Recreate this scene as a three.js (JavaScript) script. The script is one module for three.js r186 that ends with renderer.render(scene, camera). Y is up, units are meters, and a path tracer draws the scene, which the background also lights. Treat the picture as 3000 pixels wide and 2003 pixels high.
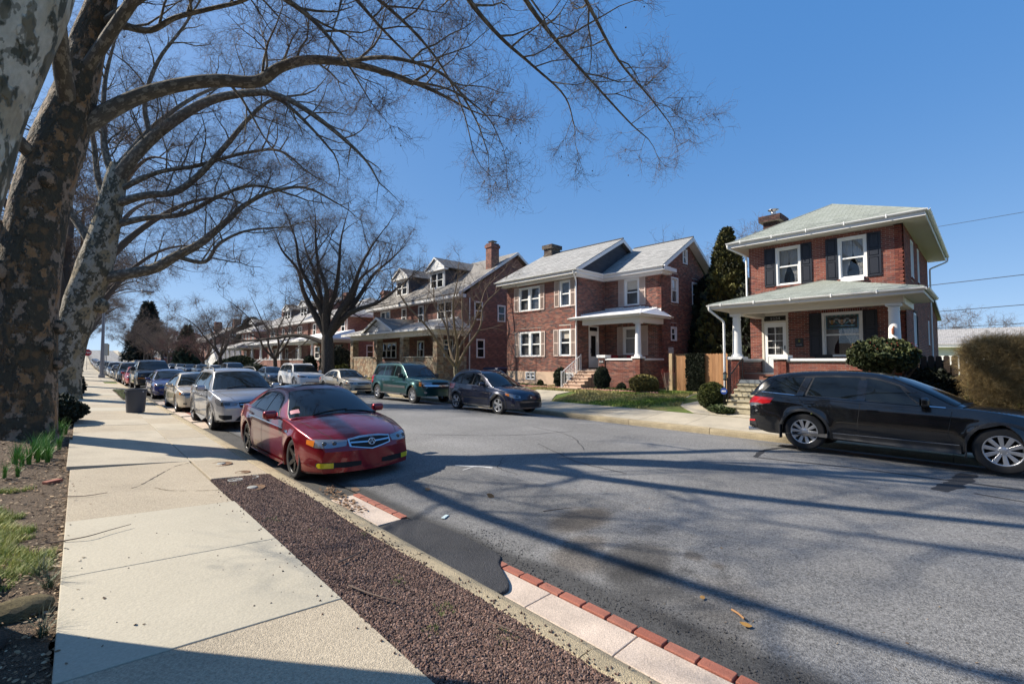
import * as THREE from 'three';
import { mergeGeometries } from 'three/addons/utils/BufferGeometryUtils.js';
import { RoundedBoxGeometry } from 'three/addons/geometries/RoundedBoxGeometry.js';
import { FontLoader } from 'three/addons/loaders/FontLoader.js';
import { TextGeometry } from 'three/addons/geometries/TextGeometry.js';

// ---------- camera, sky, sun, exposure ----------
const scene = new THREE.Scene();
const camera = new THREE.PerspectiveCamera(73.9, 1024 / 683, 0.05, 2000);
camera.rotation.order = 'YXZ';
camera.rotation.set(2.3 * Math.PI / 180, -43.6 * Math.PI / 180, 0);
camera.position.set(0, 1.93, 0);
scene.add(camera);
const renderer = new THREE.WebGLRenderer({ antialias: true });
renderer.toneMapping = THREE.LinearToneMapping;
renderer.toneMappingExposure = 1.75;
renderer.shadowMap.enabled = true;
const D2R = Math.PI / 180, SUN_EL = 38.5 * D2R;
const SUN = new THREE.Vector3(-0.61 * Math.cos(SUN_EL), Math.sin(SUN_EL), -0.792 * Math.cos(SUN_EL)).normalize();
const sun = new THREE.DirectionalLight(new THREE.Color().setRGB(1, 0.91, 0.78), 5);
sun.position.copy(SUN).multiplyScalar(120);
sun.castShadow = true;
sun.shadow.mapSize.set(4096, 4096);
Object.assign(sun.shadow.camera, { left: -60, right: 60, top: 60, bottom: -60, near: 1, far: 400 });
scene.add(sun, sun.target);
{ // clear early spring sky: deep blue aloft, pale at the horizon, paler round the sun
  const W = 512, H = 256, d = new Float32Array(W * H * 4);
  for (let j = 0; j < H; j++) for (let i = 0; i < W; i++) {
    const el = ((j + .5) / H - .5) * Math.PI, az = ((i + .5) / W - .5) * 2 * Math.PI;
    const v = [Math.cos(el) * Math.cos(az), Math.sin(el), Math.cos(el) * Math.sin(az)];
    const mu = v[0] * SUN.x + v[1] * SUN.y + v[2] * SUN.z, e = Math.max(v[1], 0);
    const g = Math.pow(1 - e, 3.2), hz = Math.exp(-e * 11);
    const glow = Math.pow(Math.max(mu * .5 + .5, 0), 7);
    const base = [[.07], [.24], [.60]];
    for (let k = 0; k < 3; k++) {
      const z = base[k][0], m = [.36, .64, 1.02][k], h = [.70, .88, 1.02][k];
      let c = z + (m - z) * g * .75; c += (h - c) * hz * .75;
      c *= .92 + .10 * (1 - mu) * .5; c += glow * [.26, .28, .30][k];
      d[(j * W + i) * 4 + k] = c * .60;
    }
    d[(j * W + i) * 4 + 3] = 1;
  }
  const t = new THREE.DataTexture(d, W, H, THREE.RGBAFormat, THREE.FloatType);
  t.mapping = THREE.EquirectangularReflectionMapping; t.magFilter = t.minFilter = THREE.LinearFilter; t.needsUpdate = true;
  scene.background = t; scene.environment = t;
  scene.backgroundIntensity = 1; scene.environmentIntensity = 1;
}
// ---------- helpers ----------
const V = (x, y, z) => new THREE.Vector3(x, y, z);
function rnd(seed) { let a = seed >>> 0; return () => { a = (a + 0x6D2B79F5) | 0; let t = Math.imul(a ^ (a >>> 15), 1 | a); t = (t + Math.imul(t ^ (t >>> 7), 61 | t)) ^ t; return ((t ^ (t >>> 14)) >>> 0) / 4294967296; }; }
const ORD = ['first', 'second', 'third', 'fourth', 'fifth', 'sixth', 'seventh', 'eighth', 'ninth', 'tenth', 'eleventh', 'twelfth', 'thirteenth'];
const lerp = (a, b, t) => a + (b - a) * t, clamp = (x, a, b) => Math.min(b, Math.max(a, x));
const sstep = (a, b, x) => { const t = clamp((x - a) / (b - a), 0, 1); return t * t * (3 - 2 * t); };
const used = {};
function numbered(n) { const k = used[n] = (used[n] ?? -1) + 1; return k ? n + '_' + String(k).padStart(3, '0') : n; }
function tag(o, label, category, group, kind) { const u = {}; if (label) u.label = label; if (category) u.category = category; if (group) u.group = group; if (kind) u.kind = kind; o.userData = { ...o.userData, ...u }; return o; }
function thing(name, label, category, p = [0, 0, 0], turn = 0, group) { const o = new THREE.Group(); o.name = numbered(name); o.position.set(...p); o.rotation.y = turn; scene.add(o); return tag(o, label, category, group); }
function grp(name, parent) { const o = new THREE.Group(); o.name = name; parent.add(o); return o; }
function shade(o) { o.castShadow = o.receiveShadow = true; return o; }
function norm(g) { let r = g.index ? g.toNonIndexed() : g; for (const k of Object.keys(r.attributes)) if (!['position', 'normal', 'uv', 'color'].includes(k)) r.deleteAttribute(k); if (!r.attributes.normal) r.computeVertexNormals(); if (!r.attributes.uv) r.setAttribute('uv', new THREE.BufferAttribute(new Float32Array(r.attributes.position.count * 2), 2)); r.morphAttributes = {}; return r; }
function merge(gs) { const a = (Array.isArray(gs) ? gs : [gs]).map(norm); return a.length === 1 ? a[0] : mergeGeometries(a, false); }
function part(name, gs, mat, parent) { const m = shade(new THREE.Mesh(merge(gs), mat)); m.name = parent === scene ? numbered(name) : name; parent.add(m); return m; }
function mesh1(name, gs, mat, label, category, group, kind) { return tag(part(name, gs, mat, scene), label, category, group, kind); }
function struct(name, gs, mat) { return tag(part(name, gs, mat, scene), null, null, null, 'structure'); }
function metric(g) { // uv in metres from the dominant side of each face
  g = g.index ? g.toNonIndexed() : g; const p = g.attributes.position, n = p.count, uv = new Float32Array(n * 2), a = V(), b = V(), c = V();
  for (let i = 0; i < n; i += 3) {
    a.fromBufferAttribute(p, i); b.fromBufferAttribute(p, i + 1).sub(a); c.fromBufferAttribute(p, i + 2).sub(a); b.cross(c);
    const ax = Math.abs(b.x), ay = Math.abs(b.y), az = Math.abs(b.z);
    for (let k = 0; k < 3; k++) { const j = i + k, X = p.getX(j), Y = p.getY(j), Z = p.getZ(j); uv[2 * j] = ay >= ax && ay >= az ? X : ax > az ? Z : X; uv[2 * j + 1] = ay >= ax && ay >= az ? Z : Y; }
  }
  g.setAttribute('uv', new THREE.BufferAttribute(uv, 2)); return g;
}
const bx = (x0, x1, y0, y1, z0, z1) => metric(new THREE.BoxGeometry(Math.abs(x1 - x0), Math.abs(y1 - y0), Math.abs(z1 - z0)).translate((x0 + x1) / 2, (y0 + y1) / 2, (z0 + z1) / 2));
const rbx = (x0, x1, y0, y1, z0, z1, r = .01, s = 1) => metric(new RoundedBoxGeometry(Math.abs(x1 - x0), Math.abs(y1 - y0), Math.abs(z1 - z0), s, r).translate((x0 + x1) / 2, (y0 + y1) / 2, (z0 + z1) / 2));
const cyl = (r0, r1, x, y0, y1, z, seg = 16) => new THREE.CylinderGeometry(r1, r0, y1 - y0, seg).translate(x, (y0 + y1) / 2, z);
function lathe(prof, x, y, z, seg = 24) { return new THREE.LatheGeometry(prof.map(([r, h]) => new THREE.Vector2(r, h)), seg).translate(x, y, z); }
function quadG(pts) { // polygon fan from 3-D points
  const p = []; for (let i = 1; i < pts.length - 1; i++) for (const k of [0, i, i + 1]) p.push(pts[k].x, pts[k].y, pts[k].z);
  const g = new THREE.BufferGeometry(); g.setAttribute('position', new THREE.Float32BufferAttribute(p, 3)); g.computeVertexNormals(); return metric(g);
}
function prism(pts, dir) { // closed prism of a planar convex polygon pushed along dir
  const q = pts.map((p) => p.clone().add(dir)), gs = [quadG(pts.slice().reverse()), quadG(q)];
  for (let i = 0; i < pts.length; i++) { const j = (i + 1) % pts.length; gs.push(quadG([pts[i], pts[j], q[j], q[i]])); }
  return merge(gs);
}
function grid(nu, nv, f) { // surface from f(i,j)->Vector3, uv in [0,1]
  const p = [], uv = [], ix = [];
  for (let j = 0; j <= nv; j++) for (let i = 0; i <= nu; i++) { const v = f(i / nu, j / nv, i, j); p.push(v.x, v.y, v.z); uv.push(i / nu, j / nv); }
  for (let j = 0; j < nv; j++) for (let i = 0; i < nu; i++) { const a = j * (nu + 1) + i, b = a + 1, c = a + nu + 1, d = c + 1; ix.push(a, b, d, a, d, c); }
  const g = new THREE.BufferGeometry(); g.setAttribute('position', new THREE.Float32BufferAttribute(p, 3)); g.setAttribute('uv', new THREE.Float32BufferAttribute(uv, 2)); g.setIndex(ix); g.computeVertexNormals(); return g;
}
// tubes along points with radii; uv in metres
function tube(pts, rad, seg = 8, cap = true) {
  const p = [], n = [], uv = [], ix = []; const N = pts.length; let T = V(), B = V(), Nn = V(), len = 0;
  T.copy(pts[1]).sub(pts[0]).normalize(); Nn = Math.abs(T.y) < .9 ? V(0, 1, 0) : V(1, 0, 0); Nn.addScaledVector(T, -Nn.dot(T)).normalize();
  for (let i = 0; i < N; i++) {
    T.copy(pts[Math.min(i + 1, N - 1)]).sub(pts[Math.max(i - 1, 0)]).normalize(); Nn.addScaledVector(T, -Nn.dot(T)).normalize(); B.crossVectors(T, Nn);
    if (i) len += pts[i].distanceTo(pts[i - 1]);
    const r = typeof rad === 'function' ? rad(i / (N - 1)) : Array.isArray(rad) ? rad[i] : rad;
    for (let k = 0; k <= seg; k++) { const a = k / seg * 2 * Math.PI, c = Math.cos(a), s = Math.sin(a), x = Nn.x * c + B.x * s, y = Nn.y * c + B.y * s, z = Nn.z * c + B.z * s; p.push(pts[i].x + x * r, pts[i].y + y * r, pts[i].z + z * r); n.push(x, y, z); uv.push(k / seg * 2 * Math.PI * Math.max(r, .02), len); }
  }
  for (let i = 0; i < N - 1; i++) for (let k = 0; k < seg; k++) { const a = i * (seg + 1) + k, b = a + 1, c = a + seg + 1, d = c + 1; ix.push(a, b, d, a, d, c); }
  if (cap) for (const e of [0, N - 1]) { const b = e * (seg + 1); for (let k = 1; k < seg - 1; k++) e ? ix.push(b, b + k, b + k + 1) : ix.push(b, b + k + 1, b + k); }
  const g = new THREE.BufferGeometry(); g.setAttribute('position', new THREE.Float32BufferAttribute(p, 3)); g.setAttribute('normal', new THREE.Float32BufferAttribute(n, 3)); g.setAttribute('uv', new THREE.Float32BufferAttribute(uv, 2)); g.setIndex(ix); return g;
}
function smooth(pts, n = 6) { return new THREE.CatmullRomCurve3(pts, false, 'centripetal').getPoints((pts.length - 1) * n); }
// monotone curve through [x,y] pairs
function curve(P) {
  const n = P.length, d = [], m = []; for (let i = 0; i < n - 1; i++) d.push((P[i + 1][1] - P[i][1]) / (P[i + 1][0] - P[i][0]));
  m.push(d[0]); for (let i = 1; i < n - 1; i++) m.push(d[i - 1] * d[i] <= 0 ? 0 : 2 * d[i - 1] * d[i] / (d[i - 1] + d[i])); m.push(d[n - 2]);
  return (x) => { if (x <= P[0][0]) return P[0][1]; if (x >= P[n - 1][0]) return P[n - 1][1]; let i = 0; while (x > P[i + 1][0]) i++; const h = P[i + 1][0] - P[i][0], t = (x - P[i][0]) / h, t2 = t * t, t3 = t2 * t; return (2 * t3 - 3 * t2 + 1) * P[i][1] + (t3 - 2 * t2 + t) * h * m[i] + (-2 * t3 + 3 * t2) * P[i + 1][1] + (t3 - t2) * h * m[i + 1]; };
}
// ---------- noise and textures ----------
function pnoise(seed) { const r = rnd(seed), T = new Float32Array(4096); for (let i = 0; i < 4096; i++) T[i] = r(); return (x, y, px, py) => { const xi = Math.floor(x), yi = Math.floor(y), fx = x - xi, fy = y - yi, u = fx * fx * (3 - 2 * fx), v = fy * fy * (3 - 2 * fy), h = (a, b) => T[(((a % px + px) % px) * 57 + ((b % py + py) % py) * 131) & 4095]; return lerp(lerp(h(xi, yi), h(xi + 1, yi), u), lerp(h(xi, yi + 1), h(xi + 1, yi + 1), u), v); }; }
function fbm(seed) { const n = pnoise(seed); return (u, v, f, oct = 4, gain = .5) => { let s = 0, a = 1, t = 0; for (let o = 0; o < oct; o++) { s += a * n(u * f, v * f, f, f); t += a; a *= gain; f *= 2; } return s / t; }; }
const toS = (c) => { c = clamp(c, 0, 1); return 255 * (c <= .0031308 ? c * 12.92 : 1.055 * Math.pow(c, 1 / 2.4) - .055); };
function tex(w, h, fn, tile = 1, gray = false) { // fn(u,v) -> linear rgb, or height when gray
  const d = new Uint8Array(w * h * 4); let k = 0;
  for (let j = 0; j < h; j++) for (let i = 0; i < w; i++) { const c = fn((i + .5) / w, (j + .5) / h); if (gray) { d[k] = d[k + 1] = d[k + 2] = clamp(c, 0, 1) * 255; } else { d[k] = toS(c[0]); d[k + 1] = toS(c[1]); d[k + 2] = toS(c[2]); } d[k + 3] = 255; k += 4; }
  const t = new THREE.DataTexture(d, w, h, THREE.RGBAFormat); t.wrapS = t.wrapT = THREE.RepeatWrapping; t.magFilter = THREE.LinearFilter; t.minFilter = THREE.LinearMipmapLinearFilter; t.generateMipmaps = true; if (!gray) t.colorSpace = THREE.SRGBColorSpace; const s = Array.isArray(tile) ? tile : [tile, tile]; t.repeat.set(1 / s[0], 1 / s[1]); t.needsUpdate = true; return t;
}
const rgb = (r, g, b) => new THREE.Color().setRGB(r, g, b);
const mat = (c, rough = .8, o = {}) => new THREE.MeshStandardMaterial({ color: Array.isArray(c) ? rgb(...c) : c, roughness: rough, ...o });
const mixc = (a, b, t) => [lerp(a[0], b[0], t), lerp(a[1], b[1], t), lerp(a[2], b[2], t)];
const scl = (a, k) => [a[0] * k, a[1] * k, a[2] * k];
// speckled mineral surface: base tone, grain, broad stains
function mineral(seed, size, tile, base, { grain = .25, gf = 128, stain = .12, sf = 4, speck = null, speckAmt = 0 } = {}) {
  const a = fbm(seed), b = fbm(seed + 1), r = rnd(seed + 2);
  return tex(size, size, (u, v) => { let k = 1 + (a(u, v, gf, 2) - .5) * grain * 2 + (b(u, v, sf, 5) - .5) * stain * 4 + (r() - .5) * grain; let c = scl(base, k); if (speck && r() < speckAmt) c = mixc(c, speck, .3 + .5 * r()); return c; }, tile);
}
function bumps(seed, size, tile, f = 128, oct = 3) { const a = fbm(seed); return tex(size, size, (u, v) => a(u, v, f, oct, .6), tile, true); }
const M = {};
M.grainBump = bumps(41, 512, .6, 96, 3);
M.fineBump = bumps(42, 512, .25, 64, 3);
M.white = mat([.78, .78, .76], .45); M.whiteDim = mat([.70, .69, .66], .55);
M.black = mat([.012, .012, .013], .6); M.iron = mat([.015, .015, .016], .4, { metalness: .3 });
M.mortar = new THREE.MeshStandardMaterial({ map: mineral(51, 256, .5, [.40, .36, .31], { grain: .15 }), roughness: .95 });
M.glass = new THREE.MeshPhysicalMaterial({ color: rgb(.012, .014, .016), roughness: .02, metalness: 0, specularIntensity: 1, ior: 1.52 });
M.pane = new THREE.MeshPhysicalMaterial({ color: 0xffffff, roughness: .01, transmission: 1, thickness: 0, ior: 1.5 });
M.room = mat([.012, .012, .013], .95);
M.curtain = mat([.30, .30, .29], .95); M.curtainDark = mat([.10, .10, .10], .95);
// pieces (bricks, shingles) laid in courses over a plane: the first ones single meshes, the rest instanced
const UNIT = norm(new THREE.BoxGeometry(1, 1, 1));
function courses({ parent, name, O, U, S, N, H, ext, pw, ph, gap, depth, proud = depth / 2, mats, tones, indiv = 0, holes = [], tilt = 0, seed = 1, stuffName, jit = .0015, off = .5, rndOff = 0, geo = UNIT }) {
  const r = rnd(seed), items = [], X = U.clone().normalize(), Y = S.clone().normalize(), Z = N.clone().normalize(), m = new THREE.Matrix4(), q = new THREE.Matrix4();
  const n = Math.floor(H / ph);
  for (let j = 0; j < n; j++) {
    const v0 = j * ph, v1 = v0 + ph, [u0, u1] = ext(v0 + ph / 2); if (u1 - u0 < .03) continue;
    let segs = [[u0, u1]];
    for (const h of holes) if (v1 > h[2] + .01 && v0 < h[3] - .01) segs = segs.flatMap(([a, b]) => h[1] <= a || h[0] >= b ? [[a, b]] : [[a, Math.min(b, h[0])], [Math.max(a, h[1]), b]].filter(([c, d]) => d - c > .02));
    const shift = (j % 2) * off * pw + rndOff * r() * pw;
    for (const [a, b] of segs) for (let k = Math.floor((a + shift) / pw) - 1; k * pw - shift < b; k++) {
      const s = Math.max(a, k * pw - shift), e = Math.min(b, (k + 1) * pw - shift) - gap; if (e - s < .02) continue;
      items.push([(s + e) / 2, v0 + (ph - gap) / 2, e - s, ph - gap, (r() - .5) * 2 * jit, r()]);
    }
  }
  const put = ([u, v, w, h, d, c]) => { m.makeBasis(X, Y, Z); if (tilt) m.multiply(q.makeRotationX(tilt)); m.setPosition(O.x + X.x * u + Y.x * v + Z.x * (proud - depth / 2 + d), O.y + X.y * u + Y.y * v + Z.y * (proud - depth / 2 + d), O.z + X.z * u + Y.z * v + Z.z * (proud - depth / 2 + d)); return m.multiply(q.makeScale(w, h, depth)); };
  const solo = items.slice(0, 0), step = Math.max(1, items.length / Math.max(indiv, 1)); let rest = items;
  if (indiv) { const start = Math.max(0, items.length - indiv); rest = items.slice(0, start); solo.push(...items.slice(start)); }
  for (const it of solo) { const o = shade(new THREE.Mesh(geo, mats[Math.floor(it[5] * mats.length)])); o.name = name; put(it).decompose(o.position, o.quaternion, o.scale); parent.add(o); }
  if (rest.length) { const im = shade(new THREE.InstancedMesh(geo, tones.mat, rest.length)), c = new THREE.Color(); rest.forEach((it, i) => { im.setMatrixAt(i, put(it)); const t = tones.pick[Math.floor(it[5] * tones.pick.length)], k = .8 + .4 * ((it[5] * 97) % 1); im.setColorAt(i, c.setRGB(t[0] * k, t[1] * k, t[2] * k)); }); im.name = stuffName ?? name + 's'; im.userData.kind = 'stuff'; parent.add(im); }
}
function scatter(name, geo, mt, list, parent = scene, tag2) { // list of [Matrix4, Color?]
  const im = shade(new THREE.InstancedMesh(geo, mt, list.length)); list.forEach(([m, c], i) => { im.setMatrixAt(i, m); if (c) im.setColorAt(i, c); }); im.name = parent === scene ? numbered(name) : name; im.userData.kind = 'stuff'; parent.add(im); if (tag2) tag(im, tag2[0], tag2[1]); return im;
}
const xf = (p, e, s) => new THREE.Matrix4().compose(p, new THREE.Quaternion().setFromEuler(e), typeof s === 'number' ? V(s, s, s) : s);
// ---------- ground, road, kerbs, pavements ----------
const rise = (z) => z < -90 ? (z + 90) * (z + 90) * 1.25e-4 : 0;
const roadY = curve([[2.3, .0], [2.9, .03], [4.5, .07], [7, .09], [10, .03], [11.2, -.01], [12.2, -.09], [13.14, -.19], [14, -.2]]);
const walkY = (x) => .28 - .068 * x;
const rightY = curve([[13.1, -.03], [13.33, -.02], [15.2, .12], [17.5, .42], [20, .5], [40, .5]]);
const bedN = fbm(77);
const bedY = (x, z) => curve([[-40, 1.8], [-8, .75], [-3, .5], [-1.2, .36], [-.5, .285], [0, .235], [.3, .2]])(x) + (x < 0 ? (bedN(x * .05 + .5, z * .05 + .5, 8, 3) - .5) * .10 * sstep(.02, -.5, x) : 0);
function strip(xs, yf, z0, z1, nz, jx = null) {
  const g = grid(xs.length - 1, nz, (u, v, i, j) => { const z = lerp(z0, z1, v), x = xs[i] + (jx ? jx(xs[i], z) : 0); return V(x, yf(x, z) + rise(z), z); });
  const p = g.attributes.position, uv = g.attributes.uv; for (let i = 0; i < p.count; i++) uv.setXY(i, p.getX(i), p.getZ(i)); return g;
}
const lin = (a, b, n) => Array.from({ length: n + 1 }, (_, i) => lerp(a, b, i / n));
{
  const soil = new THREE.MeshStandardMaterial({ map: mineral(3, 512, 3, [.075, .06, .04], { grain: .5, stain: .3 }), roughness: .95, bumpMap: M.grainBump, bumpScale: .02 });
  const by = curve([[-900, 30], [-300, 8], [-60, 2.2], [-30, 1.5], [-8, .68], [-3, .43], [-1.2, .3], [-.3, .16], [0, .08], [2.2, -.05], [2.5, -.16], [6, -.1], [12, -.28], [13.2, -.3], [15.2, .04], [17.5, .34], [20, .42], [45, .4], [90, -.5], [900, -12]]);
  struct('ground', strip([-900, -300, -120, -60, -30, -8, -3, -1.2, -.3, 0, 2.2, 2.5, 4, 6, 9, 12, 13.2, 15.2, 17.5, 20, 45, 90, 300, 900], (x, z) => by(x) - (z < -300 ? rise(z) - rise(-300) : 0), 900, -900, 180), soil);
}
M.asphalt = new THREE.MeshStandardMaterial({ map: mineral(11, 1024, 3.1, [.170, .168, .165], { grain: .62, gf: 256, stain: .14, sf: 3, speck: [.55, .54, .5], speckAmt: .07 }), roughness: .86, bumpMap: bumps(12, 512, .7, 110, 3), bumpScale: .006, vertexColors: true });
M.asphaltNew = new THREE.MeshStandardMaterial({ map: mineral(13, 512, 1.3, [.030, .031, .035], { grain: .7, gf: 200, stain: .15, speck: [.14, .14, .14], speckAmt: .05 }), roughness: .8, bumpMap: bumps(14, 512, .5, 90, 3), bumpScale: .012 });
M.tar = mat([.025, .025, .027], .75, { bumpMap: M.fineBump, bumpScale: .003 });
const stains = [ // x, z, rx, rz, darkness, warmth: oil and damp marks near the kerb
  [4.35, -3.35, .55, .3, .5, .12], [3.75, -2.9, .3, .22, .35, .1], [3.85, -2.35, .5, .3, .58, .04], [3.45, -2.75, .25, .3, .4, .1], [3.55, -2.1, .35, .3, .5, .02], [3.7, -1.5, .4, .3, .22, .04], [4.3, -2.0, .1, .1, .45, .1], [4.25, -1.75, .07, .06, .4, .1], [4.1, -1.65, .08, .07, .35, 0], [3.95, -1.9, .08, .08, .4, 0], [4.65, -2.6, .2, .12, .3, 0], [3.35, -1.6, .25, .5, .35, .02],
];
const rdN = fbm(91);
function roadTint(x, z) {
  const n = rdN(x * .04 + .3, z * .04 + .3, 16, 4), n2 = rdN(x * .011 + .1, z * .011 + .7, 32, 3); let k = .86 + .34 * n + .16 * (n2 - .5), w = 0;
  const e = x - (2.97 + .22 * n + (z > -3.4 && z < -.4 ? .16 * sstep(-3.4, -2.6, z) : 0)); k *= lerp(.27, 1, sstep(-.05, .16, e + (n2 - .5) * .2)); // broken dark edge by the gutter
  if (z < -3.2 && x < 5.2 - .9 * (z + 3.2) * -.1 && z > -6.6) k *= .80; // older smoother patch ahead of the red car
  for (const s of stains) { const d = Math.hypot((x - s[0]) / s[2], (z - s[1]) / s[3]) + (n - .5) * .9; const f = sstep(1.05, .45, d); k *= 1 - f * s[4]; w = Math.max(w, f * s[5]); }
  return [k * (1 + w), k, k * (1 - w)];
}
function tinted(g) { const p = g.attributes.position, c = new Float32Array(p.count * 3); for (let i = 0; i < p.count; i++) { const t = roadTint(p.getX(i), p.getZ(i)); c.set(t, i * 3); } g.setAttribute('color', new THREE.BufferAttribute(c, 3)); return g; }
{
  const road = tag(grp('road', scene), null, null, null, 'structure');
  const ry = (x) => roadY(x);
  part('asphalt', tinted(strip(lin(2.93, 8, 110), ry, 2, -8, 180)), M.asphalt, road);
  part('asphalt', tinted(strip(lin(8, 13.14, 40), ry, 2, -8, 60)), M.asphalt, road);
  part('asphalt', tinted(strip(lin(2.93, 13.14, 30), ry, -8, -40, 90)), M.asphalt, road);
  part('asphalt', tinted(strip(lin(2.93, 13.14, 10), ry, -40, -330, 120)), M.asphalt, road);
  part('asphalt', tinted(strip(lin(2.93, 13.14, 16), ry, 60, 2, 40)), M.asphalt, road);
  const ribbon = (pts, w, up = .004) => { const Rr = rnd(pts.length * 17), q = smooth(pts.map(([x, z]) => V(x, 0, z)), 7).map((p) => w < .03 ? p.add(V((Rr() - .5) * .05, 0, (Rr() - .5) * .05)) : p); return grid(1, q.length - 1, (u, v, i, j) => { const a = q[Math.max(0, j - 1)], b = q[Math.min(q.length - 1, j + 1)], t = b.clone().sub(a).normalize(), ww = w * (.7 + .6 * Rr()); const x = q[j].x - t.z * (u - .5) * ww, z = q[j].z + t.x * (u - .5) * ww; return V(x, roadY(x) + up, z); }); };
  const seams = [[[[9.6, -3.2], [9.95, -1.6], [10.05, -.1], [10.2, 1.8]], .07], [[[9.6, -3.2], [10.6, -3.35], [11.7, -3.2]], .10], [[[9.0, -.55], [9.9, -.4], [11.0, -.3]], .24], [[[9.2, -.2], [8.9, 1.6]], .05],
    [[[7.4, -6.9], [6.6, -5.2], [6.5, -4.1]], .022], [[[9.4, -9], [8.9, -7.3], [7.6, -5.8]], .018], [[[5.9, -6.4], [5.3, -5.9], [5.2, -5.3]], .012], [[[6.2, -9.8], [7.7, -8.2], [9.6, -7.7]], .02], [[[3.4, -12.6], [3.2, -14.5], [3.5, -16]], .02]];
  for (const [p, w] of seams) part('seam', ribbon(p, w), M.tar, road);
  const polyS = (P, up) => { const s = new THREE.Shape(P.map(([x, z]) => new THREE.Vector2(x, -z))); const g = new THREE.ShapeGeometry(s).rotateX(-Math.PI / 2); const p = g.attributes.position; for (let i = 0; i < p.count; i++) p.setY(i, roadY(p.getX(i)) + up); g.computeVertexNormals(); return metric(g); };
  // new black asphalt laid over the gutter
  const pc = smooth([[2.50, -4.72], [2.62, -4.80], [2.80, -4.84], [2.95, -4.66], [3.02, -4.1], [3.0, -3.6], [2.98, -3.32], [2.86, -3.2], [2.76, -3.02], [2.68, -2.88], [2.59, -2.80], [2.52, -2.82], [2.5, -3.1], [2.49, -4.0]].map(([x, z]) => V(x, 0, z)), 4);
  const sh = new THREE.Shape(pc.map((p) => new THREE.Vector2(p.x, -p.z)));
  part('asphalt_patch', metric(new THREE.ExtrudeGeometry(sh, { depth: .02, bevelEnabled: true, bevelSize: .02, bevelThickness: .015, bevelSegments: 3 }).rotateX(-Math.PI / 2).translate(0, .02, 0)), M.asphaltNew, road);
  const wornPaint = mat([.52, .52, .50], .8, { bumpMap: M.fineBump, bumpScale: .002 });
  part('paint_mark', [ribbon([[4.85, -6.55], [5.15, -6.1], [5.2, -5.95]], .06), ribbon([[4.75, -6.2], [5.05, -6.25]], .03)], wornPaint, road);
  part('paint_mark', [ribbon([[11.3, -8.9], [11.7, -8.65], [11.8, -8.3]], .05)], wornPaint, road);
  const crumbs = [], r = rnd(5); for (let i = 0; i < 1000; i++) { const z = -4.2 + 4.3 * r(), x = 2.97 + .30 * Math.pow(r(), 1.3) + .08 * Math.sin(z * 3); crumbs.push([xf(V(x, roadY(x) + .002, z), new THREE.Euler(r() * 6, r() * 6, r() * 6), V(.003 + .009 * r() * r(), .002 + .005 * r(), .003 + .009 * r() * r())), rgb(...scl([.05, .05, .052], .4 + 1.6 * r() * r()))]); }
  scatter('crumbs', new THREE.IcosahedronGeometry(1, 0), mat([1, 1, 1], .9), crumbs, road);
}
// concretes
M.concOld = new THREE.MeshStandardMaterial({ map: mineral(21, 1024, 2.3, [.38, .325, .24], { grain: .34, gf: 256, stain: .09, sf: 4, speck: [.22, .18, .14], speckAmt: .06 }), roughness: .92, bumpMap: bumps(22, 512, .5, 90, 3), bumpScale: .006 });
M.concNew = new THREE.MeshStandardMaterial({ map: mineral(23, 1024, 2.9, [.40, .365, .285], { grain: .10, gf: 256, stain: .06, sf: 5 }), roughness: .88, bumpMap: bumps(24, 512, .8, 60, 4), bumpScale: .002 });
M.concMid = new THREE.MeshStandardMaterial({ map: mineral(25, 512, 2.1, [.39, .345, .265], { grain: .2, gf: 200, stain: .10, sf: 4 }), roughness: .9, bumpMap: bumps(26, 512, .6, 80, 3), bumpScale: .004 });
M.kerb = new THREE.MeshStandardMaterial({ map: mineral(27, 512, 1.3, [.35, .29, .19], { grain: .35, gf: 200, stain: .18, sf: 4, speck: [.12, .1, .07], speckAmt: .06 }), roughness: .93, bumpMap: bumps(28, 512, .4, 80, 3), bumpScale: .008 });
M.pan = new THREE.MeshStandardMaterial({ map: mineral(29, 512, 1.1, [.50, .41, .335], { grain: .3, gf: 200, stain: .14, sf: 5, speck: [.2, .16, .13], speckAmt: .03 }), roughness: .9, bumpMap: M.grainBump, bumpScale: .003 });
function slab(x0, x1, z0, z1, yf, t, mt, parent, name = 'slab', lift = 0, g0 = .006) {
  const nx = Math.max(2, Math.round((x1 - x0) / .4)), g = new RoundedBoxGeometry(x1 - x0 - g0, t, Math.abs(z1 - z0) - g0, 2, Math.min(.008, t * .3)), cx = (x0 + x1) / 2, cz = (z0 + z1) / 2; g.translate(cx, -t / 2, cz);
  const p = g.attributes.position; for (let i = 0; i < p.count; i++) p.setY(i, p.getY(i) + yf(p.getX(i)) + rise(p.getZ(i)) + lift + (typeof lift === 'number' ? 0 : 0)); g.computeVertexNormals();
  return part(name, metric(g), mt, parent);
}
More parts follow.
